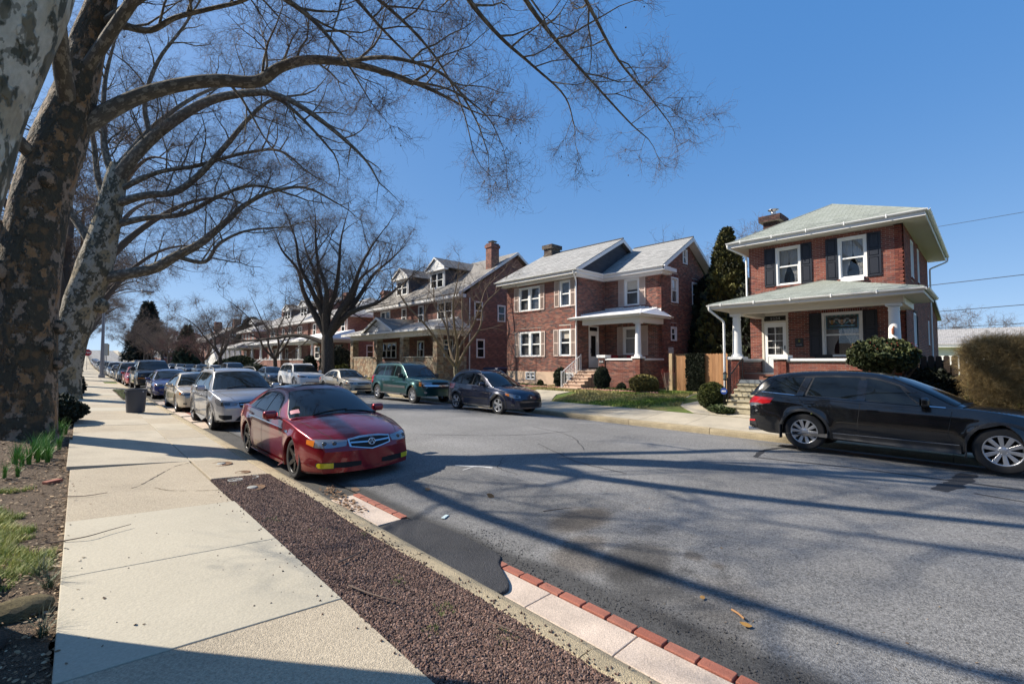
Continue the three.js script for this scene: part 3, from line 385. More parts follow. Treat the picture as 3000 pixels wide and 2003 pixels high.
// --- house 1524 ---
{
  const h = thing('brick_house', 'red brick house with green grey hipped roof and navy shutters behind the black suv', 'house'), g0 = .3;
  const O = V(20, g0, -6.75), W = 4.88, H = 6.27, f = (a, b, c, d, s = 1, l = 1) => [a + 6.75, b + 6.75, c - g0, d - g0, s, l], A = { mats: brA, tones: toA };
  const H1 = f(-5.76, -4.89, 4.87, 6.38, 0), H2 = f(-3.71, -2.86, 4.87, 6.38, 0), HD = f(-6.31, -5.37, 1.44, 3.79, 1, 0), HW = f(-4.26, -3.04, 2.06, 3.68);
  brickWall(h, O, PZ, NX, [[0, 0], [W, 0], [W, H], [0, H]], [H1, H2, HD, HW], { ...A, indiv: 300, seed: 2 });
  win(h, O, PZ, NX, ...H1, { grid: [3, 2], frame: M.white, casing: .10 }); win(h, O, PZ, NX, ...H2, { grid: [3, 2], casing: .10 });
  part('window_board', bx(19.86, 19.975, 4.74, 4.885, -3.62, -2.95), M.white, h);
  const fw = win(h, O, PZ, NX, ...HW, { casing: .11, fixed: .37, curtain: 3, frame: M.cream });
  for (const [a, b] of [[-6.16, -5.77], [-4.88, -4.52], [-4.08, -3.72], [-2.85, -2.47]]) shutter(h, O, PZ, NX, a + 6.75, b + 6.75, 4.86 - g0, 6.40 - g0, M.shutNavy, 'panel');
  for (const [a, b] of [[-4.66, -4.27], [-3.03, -2.63]]) shutter(h, O, PZ, NX, a + 6.75, b + 6.75, 2.06 - g0, 3.69 - g0, M.shutNavy, 'panel');
  { // leaded coloured glass in the top sash of the front window: pieces of glass between cames
    const R = (x, y, w, hh, c) => [x, y, w, hh, c], teal = [.05, .16, .16], amber = [.45, .22, .05], blue = [.05, .14, .24], grey = [.22, .24, .26], pale = [.36, .30, .22]; const p = [];
    for (let i = 0; i < 14; i++) { p.push(R(-.44 + i * .0677, .50, .03, .018, i % 2 ? teal : grey)); p.push(R(-.44 + i * .0677, .035, .03, .018, i % 2 ? blue : teal)); } for (let i = 0; i < 6; i++) for (const s of [-1, 1]) p.push(R(s * .47, .07 + i * .078, .018, .034, i % 2 ? teal : blue));
    const m = {}; const cm = (c) => m[c.join()] ??= new THREE.MeshPhysicalMaterial({ color: rgb(...c), roughness: .12, clearcoat: .5 }); const gg = basis(grp('leaded_glass', h), V(20.045, 3.05, -3.65), PZ, NX); const by = {};
    const add = (g, c) => { (by[c.join()] ??= []).push(g); }; for (const [x, y, w, hh, c] of p) add(bx(x - w, x + w, y - hh, y + hh, -.004, .004), c);
    const blob = (x, y, rx, ry, c, rot = 0) => add(metric(new THREE.CylinderGeometry(1, 1, .012, 14).rotateX(Math.PI / 2).scale(rx, ry, 1).rotateZ(rot).translate(x, y, .002)), c);
    for (const [x, s] of [[0, 1], [-.30, .8], [.30, .8]]) { blob(x, .27, .05 * s, .10 * s, amber); blob(x - .06 * s, .29, .045 * s, .09 * s, pale, .5); blob(x + .06 * s, .29, .045 * s, .09 * s, pale, -.5); blob(x, .40, .045, .02, [.02, .02, .03]); blob(x, .13, .09, .025, teal); } for (const s of [-1, 1]) { blob(s * .155, .25, .09, .018, teal, s * .7); blob(s * .15, .14, .09, .02, blue, -s * .3); blob(s * .16, .38, .06, .03, grey); } for (const k of Object.keys(by)) part('glass_pieces', by[k], cm(k.split(',').map(Number)), gg).userData.kind = 'stuff'; part('backing', bx(-.49, .49, .02, .53, -.012, -.006), mat([.03, .035, .035], .3), gg);
  }
  // front door with transom number
  { const d = basis(grp('door', h), V(20, 1.44, -5.84), PZ, NX), w = .47;
    part('frame', [bx(-w, -w + .075, 0, 2.35, -.12, .015), bx(w - .075, w, 0, 2.35, -.12, .015), bx(-w + .075, w - .075, 2.25, 2.35, -.12, .015), bx(-w + .075, w - .075, 1.98, 2.05, -.12, .013)], M.cream, d);
    const L = [], x0 = -.27, x1 = .27; L.push(bx(-.395, x0, 0, 1.98, -.05, -.01), bx(x1, .395, 0, 1.98, -.05, -.01), bx(x0, x1, 1.80, 1.98, -.05, -.01), bx(x0, x1, 0, .30, -.05, -.01), bx(x0, x1, .62, .72, -.05, -.01), bx(x0, x1, .30, .62, -.045, -.022));
    L.push(bx(-.011, .011, .72, 1.80, -.04, -.014)); for (const y of [.99, 1.26, 1.53]) L.push(bx(x0, x1, y - .011, y + .011, -.039, -.015)); part('leaf', L, M.white, d);
    part('pane', bx(x0, x1, .72, 1.80, -.034, -.030), M.pane, d); part('curtain', grid(40, 2, (a, b) => V(lerp(-.37, .37, a), lerp(1.9, .3, b), -.14 + .014 * Math.sin(a * 70))), M.curtainDark, d); part('interior', bx(-w, w, 0, 2.3, -.3, -.28), M.room, d);
    part('transom_pane', bx(-w + .075, w - .075, 2.05, 2.25, -.06, -.05), new THREE.MeshPhysicalMaterial({ color: rgb(.01, .011, .013), roughness: .1 }), d); part('house_number', letters('1524', .105, .006, SERIF).scale(1.15, 1, 1).translate(0, 2.15, -.048), mat([.24, .24, .25], .5), d);
    part('handle', [cyl(.014, .014, .335, .93, 1.05, .0, 8), rbx(.315, .355, .92, 1.06, -.012, -.004, .004)], M.iron, d); part('threshold', bx(-w, w, -.06, 0, -.15, .06), mat([.20, .22, .24], .6), d); }
  // slate plaque beside the door
  { const s = basis(grp('plaque', h), V(19.98, 2.6, -5.0), PZ, NX); part('board', rbx(-.14, .14, -.17, .17, 0, .02, .006), mat([.02, .022, .025], .5), s); part('emblem', new THREE.SphereGeometry(.035, 12, 8).scale(1, 1.4, .3).translate(0, .07, .022), mat([.20, .20, .03], .5), s); part('lettering', letters('croft', .055, .004, SERIF).translate(0, -.075, .02), mat([.30, .31, .33], .5), s); }
  // other walls
  const OR = V(20, g0, -1.87), fr = (a, b, c, d) => [a - 20, b - 20, c - g0, d - g0, 1, 1], S1 = fr(21.85, 22.6, 4.96, 6.34), S2 = fr(24.1, 24.62, 5.02, 6.38), S3 = fr(22.1, 22.85, 2.44, 3.68), S4 = fr(27.9, 28.3, 2.62, 3.72);
  brickWall(h, OR, PX, PZ, [[0, 0], [8.6, 0], [8.6, H], [0, H]], [S1, S2, S3, S4], { ...A, seed: 5 }); for (const s of [S1, S2, S3, S4]) win(h, OR, PX, PZ, ...s, { cheap: true, casing: .09, proud: .03 });
  brickWall(h, V(28.6, g0, -1.9), PX, PZ, [[0, 0], [5.4, 0], [5.4, 3.95], [.9, 4.75], [0, 4.75]], [], { ...A, seed: 6 });
  part('rear_roof', prism([V(28.6, 5.2, -1.75), V(29.4, 5.2, -1.75), V(34.5, 4.25, -1.75), V(34.5, 4.1, -1.75), V(29.4, 5.0, -1.75), V(28.6, 5.0, -1.75)], V(0, 0, -4.6)), M.cream, h);
  part('wall', [bx(20.25, 28.6, g0, 6.56, -6.75, -6.5), bx(28.35, 28.59, g0, 6.56, -6.5, -2.12), bx(33.75, 34, g0, 4.2, -6.7, -1.93)], M.brickPlain, h);
  // eaves
  const sof = [], X0 = 19.36, X1 = 29.2, Z0 = -7.34, Z1 = -1.26; for (let z = Z0; z < Z1 - .1; z += .305) part('soffit_panel', bx(X0 + .02, 20.0, 6.565, 6.58, z, Math.min(z + .3, Z1)), M.soffit, h); for (let x = 20.01; x < X1 - .1; x += .305) part('soffit_panel', bx(x, Math.min(x + .3, X1), 6.565, 6.58, -1.87, Z1), M.soffit, h);
  part('soffit_panel', bx(20.01, X1, 6.565, 6.58, Z0, -6.75), M.soffit, h); part('fascia', [bx(X0, X0 + .03, 6.545, 6.72, Z0, Z1), bx(X0 + .03, X1, 6.545, 6.72, Z1 - .03, Z1), bx(X0 + .03, X1, 6.545, 6.72, Z0, Z0 + .03)], M.trim, h);
  part('roof_deck', bx(X0 + .03, X1, 6.59, 6.70, Z0 + .03, Z1 - .03), M.trim, h);
  part('gutter', [gutterG(V(X0 - .055, 6.74, Z0 - .06), V(X0 - .055, 6.74, Z1 + .06)), gutterG(V(X0 - .06, 6.74, Z1 + .06), V(X1, 6.74, Z1 + .06))], M.white, h);
  const hk = []; for (let z = Z0 + .5; z < Z1; z += 1.15) hk.push(bx(X0 - .125, X0 - .115, 6.64, 6.77, z, z + .03)); for (let x = X0 + .6; x < X1; x += .6) hk.push(tube([V(x, 6.75, Z1 + .125), V(x, 6.68, Z1 + .09), V(x, 6.67, Z1 + .04)], .012, 5)); for (const k of hk) part('gutter_bracket', k, M.white, h);
  hipRoof(h, X0, X1, Z0, Z1, 6.735, 22.4, 26.15, -4.30, 8.36, { under: M.roofGreen[0], mats: M.roofGreen, tones: M.roofGreenT, indiv: 160, seed: 7 });
  part('downspout', pipe([V(X0 - .05, 6.70, Z0), V(X0 - .05, 6.55, Z0), V(19.93, 6.22, -6.83), V(19.93, 4.2, -6.83)]), M.white, h); part('downspout', pipe([V(29.1, 6.7, Z1 + .06), V(29.1, 6.5, Z1 + .06), V(28.8, 6.2, -1.8), V(28.8, .5, -1.8)], .035), M.trim, h);
  { const c = grp('chimney', h), b = { parent: c, name: 'brick', S: V(0, 1, 0), pw: .2155, ph: .0677, gap: .011, depth: .03, mats: brA, tones: { mat: toA.mat, pick: [[.05, .03, .027], [.07, .035, .03], [.10, .05, .04]] }, stuffName: 'brickwork' }; part('core', [bx(22.66, 23.54, 5.6, 8.5, -6.99, -6.41), bx(22.5, 23.7, 8.24, 8.5, -7.15, -6.25)], M.mortar, c);
    courses({ ...b, O: V(22.65, 6.6, -7.0), U: PZ, N: NX, H: 1.65, ext: () => [0, .6] }); courses({ ...b, O: V(22.65, 6.6, -6.4), U: PX, N: PZ, H: 1.65, ext: () => [0, .9] }); courses({ ...b, O: V(22.49, 8.24, -7.15), U: PZ, N: NX, H: .28, ext: () => [0, .9] }); courses({ ...b, O: V(22.5, 8.24, -6.24), U: PX, N: PZ, H: .28, ext: () => [0, 1.2] });
    part('flue_pipe', lathe([[.1, 0], [.1, .2], [.12, .21], [.12, .24], [.1, .25], [.1, .3], [.22, .36], [.23, .38], [0, .42]], 23.1, 8.5, -6.7, 20), mat([.55, .56, .57], .25, { metalness: .9 }), c); }
  // porch
  const P = 17.2, K = { ...A, soldiers: false }, top = 1.90;
  const pier = (z0, z1, y1, sd, ind = 0) => { brickWall(h, V(P, g0, z0), PZ, NX, [[0, 0], [z1 - z0, 0], [z1 - z0, y1 - g0], [0, y1 - g0]], [], { ...K, seed: sd, indiv: ind }); brickWall(h, V(P, g0, z1), PX, PZ, [[0, 0], [.42, 0], [.42, y1 - g0], [0, y1 - g0]], [], { ...K, seed: sd + 1 }); part('pier_core', bx(P + .02, P + .41, g0, y1 - .02, z0 + .01, z1 - .26), M.mortar, h); };
  pier(-6.61, -6.2, 1.95, 11, 40); pier(-5.09, -4.70, 1.96, 13, 40); pier(-2.12, -1.72, 1.96, 15, 20);
  part('pier_cap', rbx(P - .07, P + .49, 1.955, 2.10, -5.16, -4.63, .012), M.white, h);
  brickWall(h, V(P + .06, g0, -4.70), PZ, NX, [[0, 0], [2.58, 0], [2.58, top - g0], [0, top - g0]], [], { ...K, seed: 17, indiv: 120 }); part('rail_cap', rbx(P - .02, P + .36, top, 1.985, -4.69, -2.13, .012), M.white, h);
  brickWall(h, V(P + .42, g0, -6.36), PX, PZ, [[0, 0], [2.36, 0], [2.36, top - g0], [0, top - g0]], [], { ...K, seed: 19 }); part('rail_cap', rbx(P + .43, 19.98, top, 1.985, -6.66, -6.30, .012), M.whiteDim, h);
  brickWall(h, V(P + .42, g0, -1.74), PX, PZ, [[0, 0], [2.36, 0], [2.36, top - g0], [0, top - g0]], [], { ...K, seed: 21 }); part('rail_cap', rbx(P + .43, 19.98, top, 1.985, -2.05, -1.70, .012), M.white, h);
  part('porch_floor', [bx(17.62, 19.99, 1.30, 1.44, -6.6, -1.75), bx(17.1, 17.62, 1.12, 1.235, -6.2, -5.09)], mat([.15, .17, .19], .6), h);
  part('porch_riser', bx(17.6, 17.618, 1.235, 1.44, -6.2, -5.09), mat([.22, .09, .06], .8), h);
  M.stoneStep = new THREE.MeshStandardMaterial({ map: mineral(170, 512, .9, [.40, .355, .25], { grain: .3, stain: .22, sf: 6 }), roughness: .92, bumpMap: M.grainBump, bumpScale: .008 });
  for (let i = 0; i < 5; i++) { const y = 1.10 - i * .165, x = 17.1 - i * .31; part('step', [rbx(x - .36, x + .02, y - .06, y, -6.16, -4.95, .012), bx(x - .32, x + .02, .2, y - .06, -6.13, -4.97)], M.stoneStep, h); }
  { const R = grp('stair_rail', h), z = -6.06, a = V(17.1, 1.99, z), b = V(15.72, 1.30, z); part('post', [tube([V(17.1, 1.24, z), V(17.1, 2.0, z)], .018, 8), tube([V(15.72, .5, z), V(15.72, 1.34, z)], .02, 8)], M.iron, R); part('handrail', [tube([a, b], .02, 8), tube([a.clone().add(V(0, -.62, 0)), b.clone().add(V(0, -.62, 0))], .012, 6)], M.iron, R); for (let i = 1; i < 9; i++) { const p = a.clone().lerp(b, i / 9); part('baluster', tube([p, p.clone().add(V(0, -.62, 0))], .008, 5), M.iron, R); } }
  column(h, P + .21, 1.955, 3.60, -6.34, .155, .13); column(h, P + .21, 1.965, 3.60, -1.90, .155, .13);
  part('ornament', [new THREE.CapsuleGeometry(.035, .13, 4, 10).translate(P + .045, 2.78, -1.92), new THREE.SphereGeometry(.028, 8, 6).translate(P + .03, 2.9, -1.9)], mat([.30, .10, .05], .6), h);
  part('beam', [bx(P + .02, P + .38, 3.602, 3.80, -6.52, -1.66), bx(P + .38, 19.995, 3.602, 3.80, -6.50, -6.2), bx(P + .38, 19.995, 3.602, 3.80, -2.0, -1.68)], M.cream, h); part('beam_face', bx(P + .38, 19.99, 3.61, 3.79, -1.68, -1.672), M.white, h);
  part('porch_ceiling', bx(16.75, 19.99, 3.802, 3.83, -7.0, -1.22), M.soffit, h); part('fascia', [bx(16.70, 16.73, 3.79, 3.93, -7.04, -1.18), bx(16.73, 19.99, 3.79, 3.93, -1.21, -1.18), bx(16.73, 19.99, 3.79, 3.93, -7.04, -7.01)], M.trim, h); part('porch_light', new THREE.SphereGeometry(.11, 16, 10).scale(1, .55, 1).translate(18.4, 3.79, -4.6), M.white, h);
  part('gutter', [gutterG(V(16.64, 3.93, -7.1), V(16.64, 3.93, -1.12)), gutterG(V(16.6, 3.93, -1.12), V(20, 3.93, -1.12))], M.white, h); const hb = []; for (let z = -6.6; z < -1.3; z += 1.1) part('gutter_bracket', bx(16.56, 16.572, 3.85, 3.96, z, z + .03), M.white, h);
  const ap = V(19.98, 4.88, -4.2), e0 = V(16.68, 3.945, -7.06), e1 = V(16.68, 3.945, -1.16), e2 = V(19.98, 3.945, -1.16), e3 = V(19.98, 3.945, -7.06), ro = { under: M.roofGreen[0], mats: M.roofGreen, tones: M.roofGreenT, seed: 9 };
  const pl = (a, b, c, U, ind) => { const e = c.clone().sub(a); roofPlane(h, [a, b, c], U, e.addScaledVector(U, -e.dot(U)).normalize(), { ...ro, indiv: ind }); }; pl(e0, e1, ap, PZ, 140); pl(e1, e2, ap, PX, 0); pl(e3, e0, ap, NX, 0);
  part('ridge_cap', [tube([e0, ap], .03, 6), tube([e1, ap], .03, 6)], M.roofGreen[1], h);
  part('downspout', pipe([V(16.64, 3.9, -7.02), V(16.64, 3.76, -7.02), V(17.1, 3.34, -6.68), V(17.1, .55, -6.68)], .042), M.white, h);
  part('conduit', [tube([V(22.9, 3.6, -1.83), V(22.9, .6, -1.83)], .02, 6), tube([V(21.9, 3.72, -1.83), V(22.9, 3.72, -1.83)], .02, 6)], M.black, h);
  part('porch_chair', [rbx(18.2, 18.24, 1.62, 2.12, -4.1, -3.6, .015), rbx(18.24, 18.7, 1.86, 1.9, -4.1, -3.6, .01)], M.black, h);
  rebase(h, V(20, 0, -4.3));
}
// --- the brick house with tan shutters ---
{
  const h = thing('brick_house', 'brown brick house with tan shutters and a small white roofed corner porch', 'house'), g0 = .35, F = 19.5, A = { mats: brB, tones: toB }, zl = -20.93, zm = -15.29, zr = -11.74, Wx = 22, fy = 1.28;
  const O = V(F, fy, zl), f = (a, b, c, d, s = 1, l = 1) => [a - zl, b - zl, c - fy, d - fy, s, l], H = 6.52 - fy;
  const w = [f(-19.83, -18.09, 4.88, 6.33, 0), f(-16.57, -15.81, 4.91, 6.38, 0), f(-19.79, -18.03, 2.14, 3.63), f(-16.63, -15.80, 2.16, 3.66)];
  brickWall(h, O, PZ, NX, [[0, 0], [zm - zl, 0], [zm - zl, H], [0, H]], w, { ...A, indiv: 300, seed: 31 });
  w.forEach((q, i) => win(h, O, PZ, NX, ...q.slice(0, 4), { n: i % 2 ? 1 : 2, casing: .085, curtain: 3, mull: .2, blind: i === 3 ? .35 : 0 }));
  for (const [a, b, c, d] of [[-20.25, -19.85, 4.87, 6.37], [-18.07, -17.72, 4.87, 6.37], [-16.96, -16.59, 4.9, 6.4], [-15.79, -15.44, 4.9, 6.4], [-20.19, -19.81, 2.13, 3.62], [-18.01, -17.67, 2.13, 3.62], [-17.03, -16.65, 2.15, 3.65], [-15.78, -15.42, 2.15, 3.65]]) shutter(h, O, PZ, NX, a - zl, b - zl, c - fy, d - fy, M.shutTan, 'louvre');
  M.stucco = new THREE.MeshStandardMaterial({ map: mineral(180, 512, 1.5, [.56, .41, .29], { grain: .12, stain: .08 }), roughness: .92, bumpMap: M.grainBump, bumpScale: .004 });
  const fo = V(F - .03, g0 - .2, zl); const bw = [[-19.25 - zl, -18.47 - zl, .63, 1.10], [-16.35 - zl, -15.6 - zl, .63, 1.10]]; wallPart(h, fo, PZ, NX, [[0, 0], [zm - zl + .03, 0], [zm - zl + .03, fy - g0 + .2], [0, fy - g0 + .2]], bw, M.stucco, .3, 'foundation'); for (const q of bw) win(h, fo, PZ, NX, ...q, { n: 2, casing: .06, cheap: true, mull: .05, setback: .05 });
  // side of the front block with the door on the porch
  const OS = V(F, fy, zm), D = [20.43 - F, 21.37 - F, 1.52 - fy, 3.86 - fy, 1, 0]; brickWall(h, OS, PX, PZ, [[0, 0], [2.5, 0], [2.5, H], [0, H]], [D], { ...A, seed: 33 });
  { const d = basis(grp('door', h), V(20.9, 1.52, zm), PX, PZ), q = .47; part('frame', [bx(-q, -q + .07, 0, 2.34, -.12, .02), bx(q - .07, q, 0, 2.34, -.12, .02), bx(-q + .07, q - .07, 2.26, 2.34, -.12, .02), bx(-q + .07, q - .07, 1.97, 2.04, -.12, .018)], M.white, d); part('leaf', [bx(-.4, -.24, 0, 1.97, -.06, -.01), bx(.24, .4, 0, 1.97, -.06, -.01), bx(-.24, .24, 1.78, 1.97, -.06, -.01), bx(-.24, .24, 0, .62, -.06, -.01), rbx(-.17, .17, .12, .5, -.02, 0, .01)], M.white, d); part('pane', [bx(-.24, .24, .62, 1.78, -.045, -.04), bx(-.4, .4, 2.04, 2.26, -.06, -.05)], M.glass, d); part('handle', tube([V(-.33, .8, 0), V(-.33, .86, .05), V(-.33, 1.02, .05), V(-.33, 1.08, 0)], .014, 6), M.iron, d); part('threshold', bx(-q, q, -.1, 0, -.15, .05), mat([.07, .045, .035], .7), d); }
  // wing
  const OW = V(Wx, fy, zm), g = (a, b, c, d, s = 1, l = 1) => [a - zm, b - zm, c - fy, d - fy, s, l], u1 = g(-13.97, -13.04, 4.94, 6.45, 0), u2 = g(-14.08, -12.96, 2.22, 3.78);
  brickWall(h, OW, PZ, NX, [[0, 0], [zr - zm, 0], [zr - zm, 6.6 - fy], [0, 6.6 - fy]], [u1, u2], { ...A, seed: 35 });
  win(h, OW, PZ, NX, ...u1.slice(0, 4), { casing: .1, curtain: 3, blind: .4 }); win(h, OW, PZ, NX, ...u2.slice(0, 4), { casing: .11, fixed: .38, curtain: 2 });
  for (const [a, b, c, d] of [[-14.35, -13.99, 4.93, 6.5], [-13.02, -12.66, 4.93, 6.5], [-14.45, -14.10, 2.2, 3.8], [-12.94, -12.55, 2.2, 3.8]]) shutter(h, OW, PZ, NX, a - zm, b - zm, c - fy, d - fy, M.shutTan, 'louvre');
  const OG = V(Wx, fy, zr), gg = (a, b, c, d) => [a - Wx, b - Wx, c - fy, d - fy, 1, 1], gw = [gg(23.05, 23.85, 5.05, 6.45), gg(25.55, 26.3, 5.1, 6.45), gg(22.95, 23.6, 2.97, 3.74), gg(24.45, 25.0, 7.36, 8.22)];
  brickWall(h, OG, PX, PZ, [[0, 0], [5.8, 0], [5.8, 6.6 - fy], [2.9, 8.72 - fy], [0, 6.6 - fy]], gw, { ...A, seed: 37 }); gw.forEach((q, i) => win(h, OG, PX, PZ, ...q.slice(0, 4), { casing: .08, cheap: i > 0, grid: i === 3 ? [3, 3] : null, blind: i ? 0 : .45, proud: .03 }));
  part('foundation', bx(Wx - .02, 27.8, g0, fy, zr - .3, zr + .025), M.stucco, h); part('wall', [bx(F + .25, 27.6, g0, 6.5, zl + .005, zl + .24), bx(27.55, 27.79, g0, 6.5, zl + .25, zr - .26)], M.brickPlain, h);
  // roofs
  const ro = { under: M.roofGrey[0], mats: M.roofGrey, tones: M.roofGreyT, seed: 41 }, slope = (a, b, c, d, U, ind = 0) => { const e = d.clone().sub(a); roofPlane(h, [a, b, c, d], U, e.addScaledVector(U, -e.dot(U)).normalize(), { ...ro, indiv: ind }); };
  slope(V(18.86, 6.79, -21.35), V(18.86, 6.79, -14.9), V(23.4, 9.2, -14.9), V(23.4, 9.2, -21.35), PZ, 120); slope(V(27.95, 6.79, -14.9), V(27.95, 6.79, -21.35), V(23.4, 9.2, -21.35), V(23.4, 9.2, -14.9), NZ);
  slope(V(21.36, 6.79, -15.2), V(21.36, 6.79, -11.3), V(24.9, 8.86, -11.3), V(24.9, 8.86, -15.2), PZ, 100); slope(V(28.4, 6.79, -11.3), V(28.4, 6.79, -15.2), V(24.9, 8.86, -15.2), V(24.9, 8.86, -11.3), NZ);
  part('ridge_cap', [tube([V(23.4, 9.22, -21.35), V(23.4, 9.22, -14.9)], .05, 6), tube([V(24.9, 8.88, -15.1), V(24.9, 8.88, -11.3)], .05, 6)], mat([.05, .05, .052], .8), h);
  part('gable_slates', prism([V(19.3, 6.75, -15.2), V(27.5, 6.75, -15.2), V(23.4, 8.97, -15.2)], V(0, 0, .06)), M.slateDark, h);
  const rake = (x0, y0, x1, y1, z, dd = .2, s = 1) => prism([V(x0, y0, z), V(x1, y1, z), V(x1, y1 - dd, z), V(x0, y0 - dd, z)], V(0, 0, .05 * s));
  part('rake_board', [rake(18.9, 6.78, 23.4, 9.17, -14.93), rake(27.9, 6.78, 23.4, 9.17, -14.93), rake(21.4, 6.78, 24.9, 8.83, -11.33, .2), rake(28.36, 6.78, 24.9, 8.83, -11.33, .2)], M.trim, h);
  part('rake_soffit', [prism([V(22, 6.95, zr + .01), V(24.9, 8.68, zr + .01), V(24.9, 8.66, -11.33), V(22, 6.93, -11.33)], V(0, -.03, 0)), prism([V(27.8, 6.95, zr + .01), V(24.9, 8.68, zr + .01), V(24.9, 8.66, -11.33), V(27.8, 6.93, -11.33)], V(0, -.03, 0))], M.trim, h);
  const corn = (x0, x1, z0, z1) => [bx(x0, x1, 6.49, 6.74, z0, z1)];
  part('cornice', [bx(18.9, 19.6, 6.56, 6.76, -21.3, -14.95), bx(19.15, 19.55, 6.44, 6.559, -21.1, -15.1), bx(19.6, 21.4, 6.56, 6.76, -15.27, -14.95), bx(19.55, 21.9, 6.44, 6.559, -15.28, -15.08), bx(21.4, 22.1, 6.56, 6.76, -15.27, -11.25), bx(21.65, 22, 6.44, 6.559, -15.08, -11.5), bx(22.1, 22.75, 6.56, 6.74, -11.73, -11.25), bx(22, 22.6, 6.44, 6.559, -11.73, -11.45)], M.trim, h);
  part('gutter', [gutterG(V(18.84, 6.77, -21.4), V(18.84, 6.77, -14.86)), gutterG(V(18.8, 6.77, -14.88), V(21.3, 6.77, -14.88)), gutterG(V(21.33, 6.77, -14.9), V(21.33, 6.77, -11.2))], M.white, h);
  { const c = grp('chimney', h), b = { parent: c, name: 'brick', S: V(0, 1, 0), pw: .2155, ph: .0677, gap: .011, depth: .03, mats: brB, tones: { mat: toB.mat, pick: [[.10, .085, .07], [.15, .12, .09], [.07, .05, .045]] }, stuffName: 'brickwork' }; part('core', [bx(23.07, 23.93, 7.5, 9.82, -20.99, -20.31), bx(22.97, 24.03, 9.55, 9.82, -21.09, -20.21)], M.mortar, c); courses({ ...b, O: V(23.06, 8.4, -21), U: PZ, N: NX, H: 1.42, ext: () => [0, .7] }); courses({ ...b, O: V(23.06, 8.4, -20.3), U: PX, N: PZ, H: 1.42, ext: () => [0, .88] }); courses({ ...b, O: V(22.96, 9.55, -21.1), U: PZ, N: NX, H: .28, ext: () => [0, .9] }); courses({ ...b, O: V(22.96, 9.55, -20.2), U: PX, N: PZ, H: .28, ext: () => [0, 1.08] }); }
  part('downspout', pipe([V(18.86, 6.72, -15.1), V(18.9, 6.6, -15.12), V(19.42, 6.25, -15.36), V(19.42, 1.0, -15.36)], .045), M.white, h);
  // porch
  const px = 19.66, z1 = -14.1, K = { ...A, soldiers: false }, zs = -11.66;
  const knee = (x, y, z, L, U, N, Ht, sd, ind = 0) => brickWall(h, V(x, y, z), U, N, [[0, 0], [L, 0], [L, Ht], [0, Ht]], [], { ...K, seed: sd, indiv: ind });
  knee(px, g0, z1, .40, PZ, NX, 1.7, 51, 60); knee(px, g0, z1 + .40, .42, PX, PZ, 1.7, 52); part('pier_cap', rbx(px - .06, px + .46, 2.055, 2.2, z1 - .07, z1 + .48, .01), M.white, h);
  knee(px + .05, g0, z1 + .40, 1.68, PZ, NX, 1.58, 53, 200); part('rail_cap', rbx(px - .01, px + .30, 1.932, 2.02, z1 + .42, -12.07, .01), M.white, h);
  knee(px, g0, -12.07, .41, PZ, NX, 1.66, 54, 60); knee(px, g0, zs, .42, PX, PZ, 1.66, 55); knee(px + .42, g0, zs - .02, 1.92, PX, PZ, 1.58, 56); part('rail_cap', rbx(px + .44, 21.98, 1.932, 2.02, zs - .30, zs + .03, .01), M.white, h);
  column(h, px + .2, 2.015, 3.80, -11.87, .155, .125, M.white, .5);
  part('beam', [bx(px - .04, px + .3, 3.802, 4.07, -15.1, zs + .02), bx(px + .3, 21.98, 3.802, 4.07, zs - .3, zs + .02)], M.white, h); part('porch_ceiling', bx(19.2, 21.98, 4.072, 4.1, -15.25, -11.4), M.trim, h);
  part('fascia', [bx(19.14, 19.18, 4.06, 4.19, -15.6, -11.34), bx(19.18, 22.2, 4.06, 4.19, -11.38, -11.34)], M.white, h); part('gutter', [gutterG(V(19.09, 4.18, -15.68), V(19.09, 4.18, -11.28)), gutterG(V(19.05, 4.18, -11.28), V(22.3, 4.18, -11.28))], M.white, h);
  part('porch_roof', [prism([V(19.12, 4.2, -15.62), V(19.12, 4.2, -11.32), V(21.99, 4.78, -12.9), V(21.99, 4.78, -15.28), V(19.5, 4.28, -15.28), V(19.45, 4.27, -15.62)], V(0, -.03, 0)), prism([V(19.12, 4.2, -11.32), V(22.25, 4.2, -11.32), V(21.99, 4.72, -12.0), V(21.99, 4.78, -12.9)], V(0, -.03, 0))], M.whiteRoof, h);
  { const fl = []; for (let i = 0; i < 12; i++) { fl.push(bx(19.75 + i * .19, 19.94 + i * .19, 4.2, 4.42 + i * .035, -15.285, -15.272)); } for (let i = 0; i < 15; i++) fl.push(bx(21.972, 21.985, 4.3, 4.9 - Math.max(0, i - 9) * .05, -15.27 + i * .235, -15.05 + i * .235)); part('flashing', fl, M.trim, h); }
  part('porch_floor', bx(px + .05, 21.99, 1.3, 1.45, -15.28, zs - .1), mat([.25, .2, .17], .7), h);
  M.tanStep = new THREE.MeshStandardMaterial({ map: mineral(190, 256, 1, [.50, .36, .265], { grain: .12, stain: .08 }), roughness: .85 });
  for (let i = 0; i < 6; i++) { const y = 1.38 - i * .165, x = px - i * .29; part('step', [rbx(x - .33, x + .05, y - .05, y, -15.27, -14.1, .008), bx(x - .29, x + .05, g0, y - .05, -15.24, -14.12)], M.tanStep, h); }
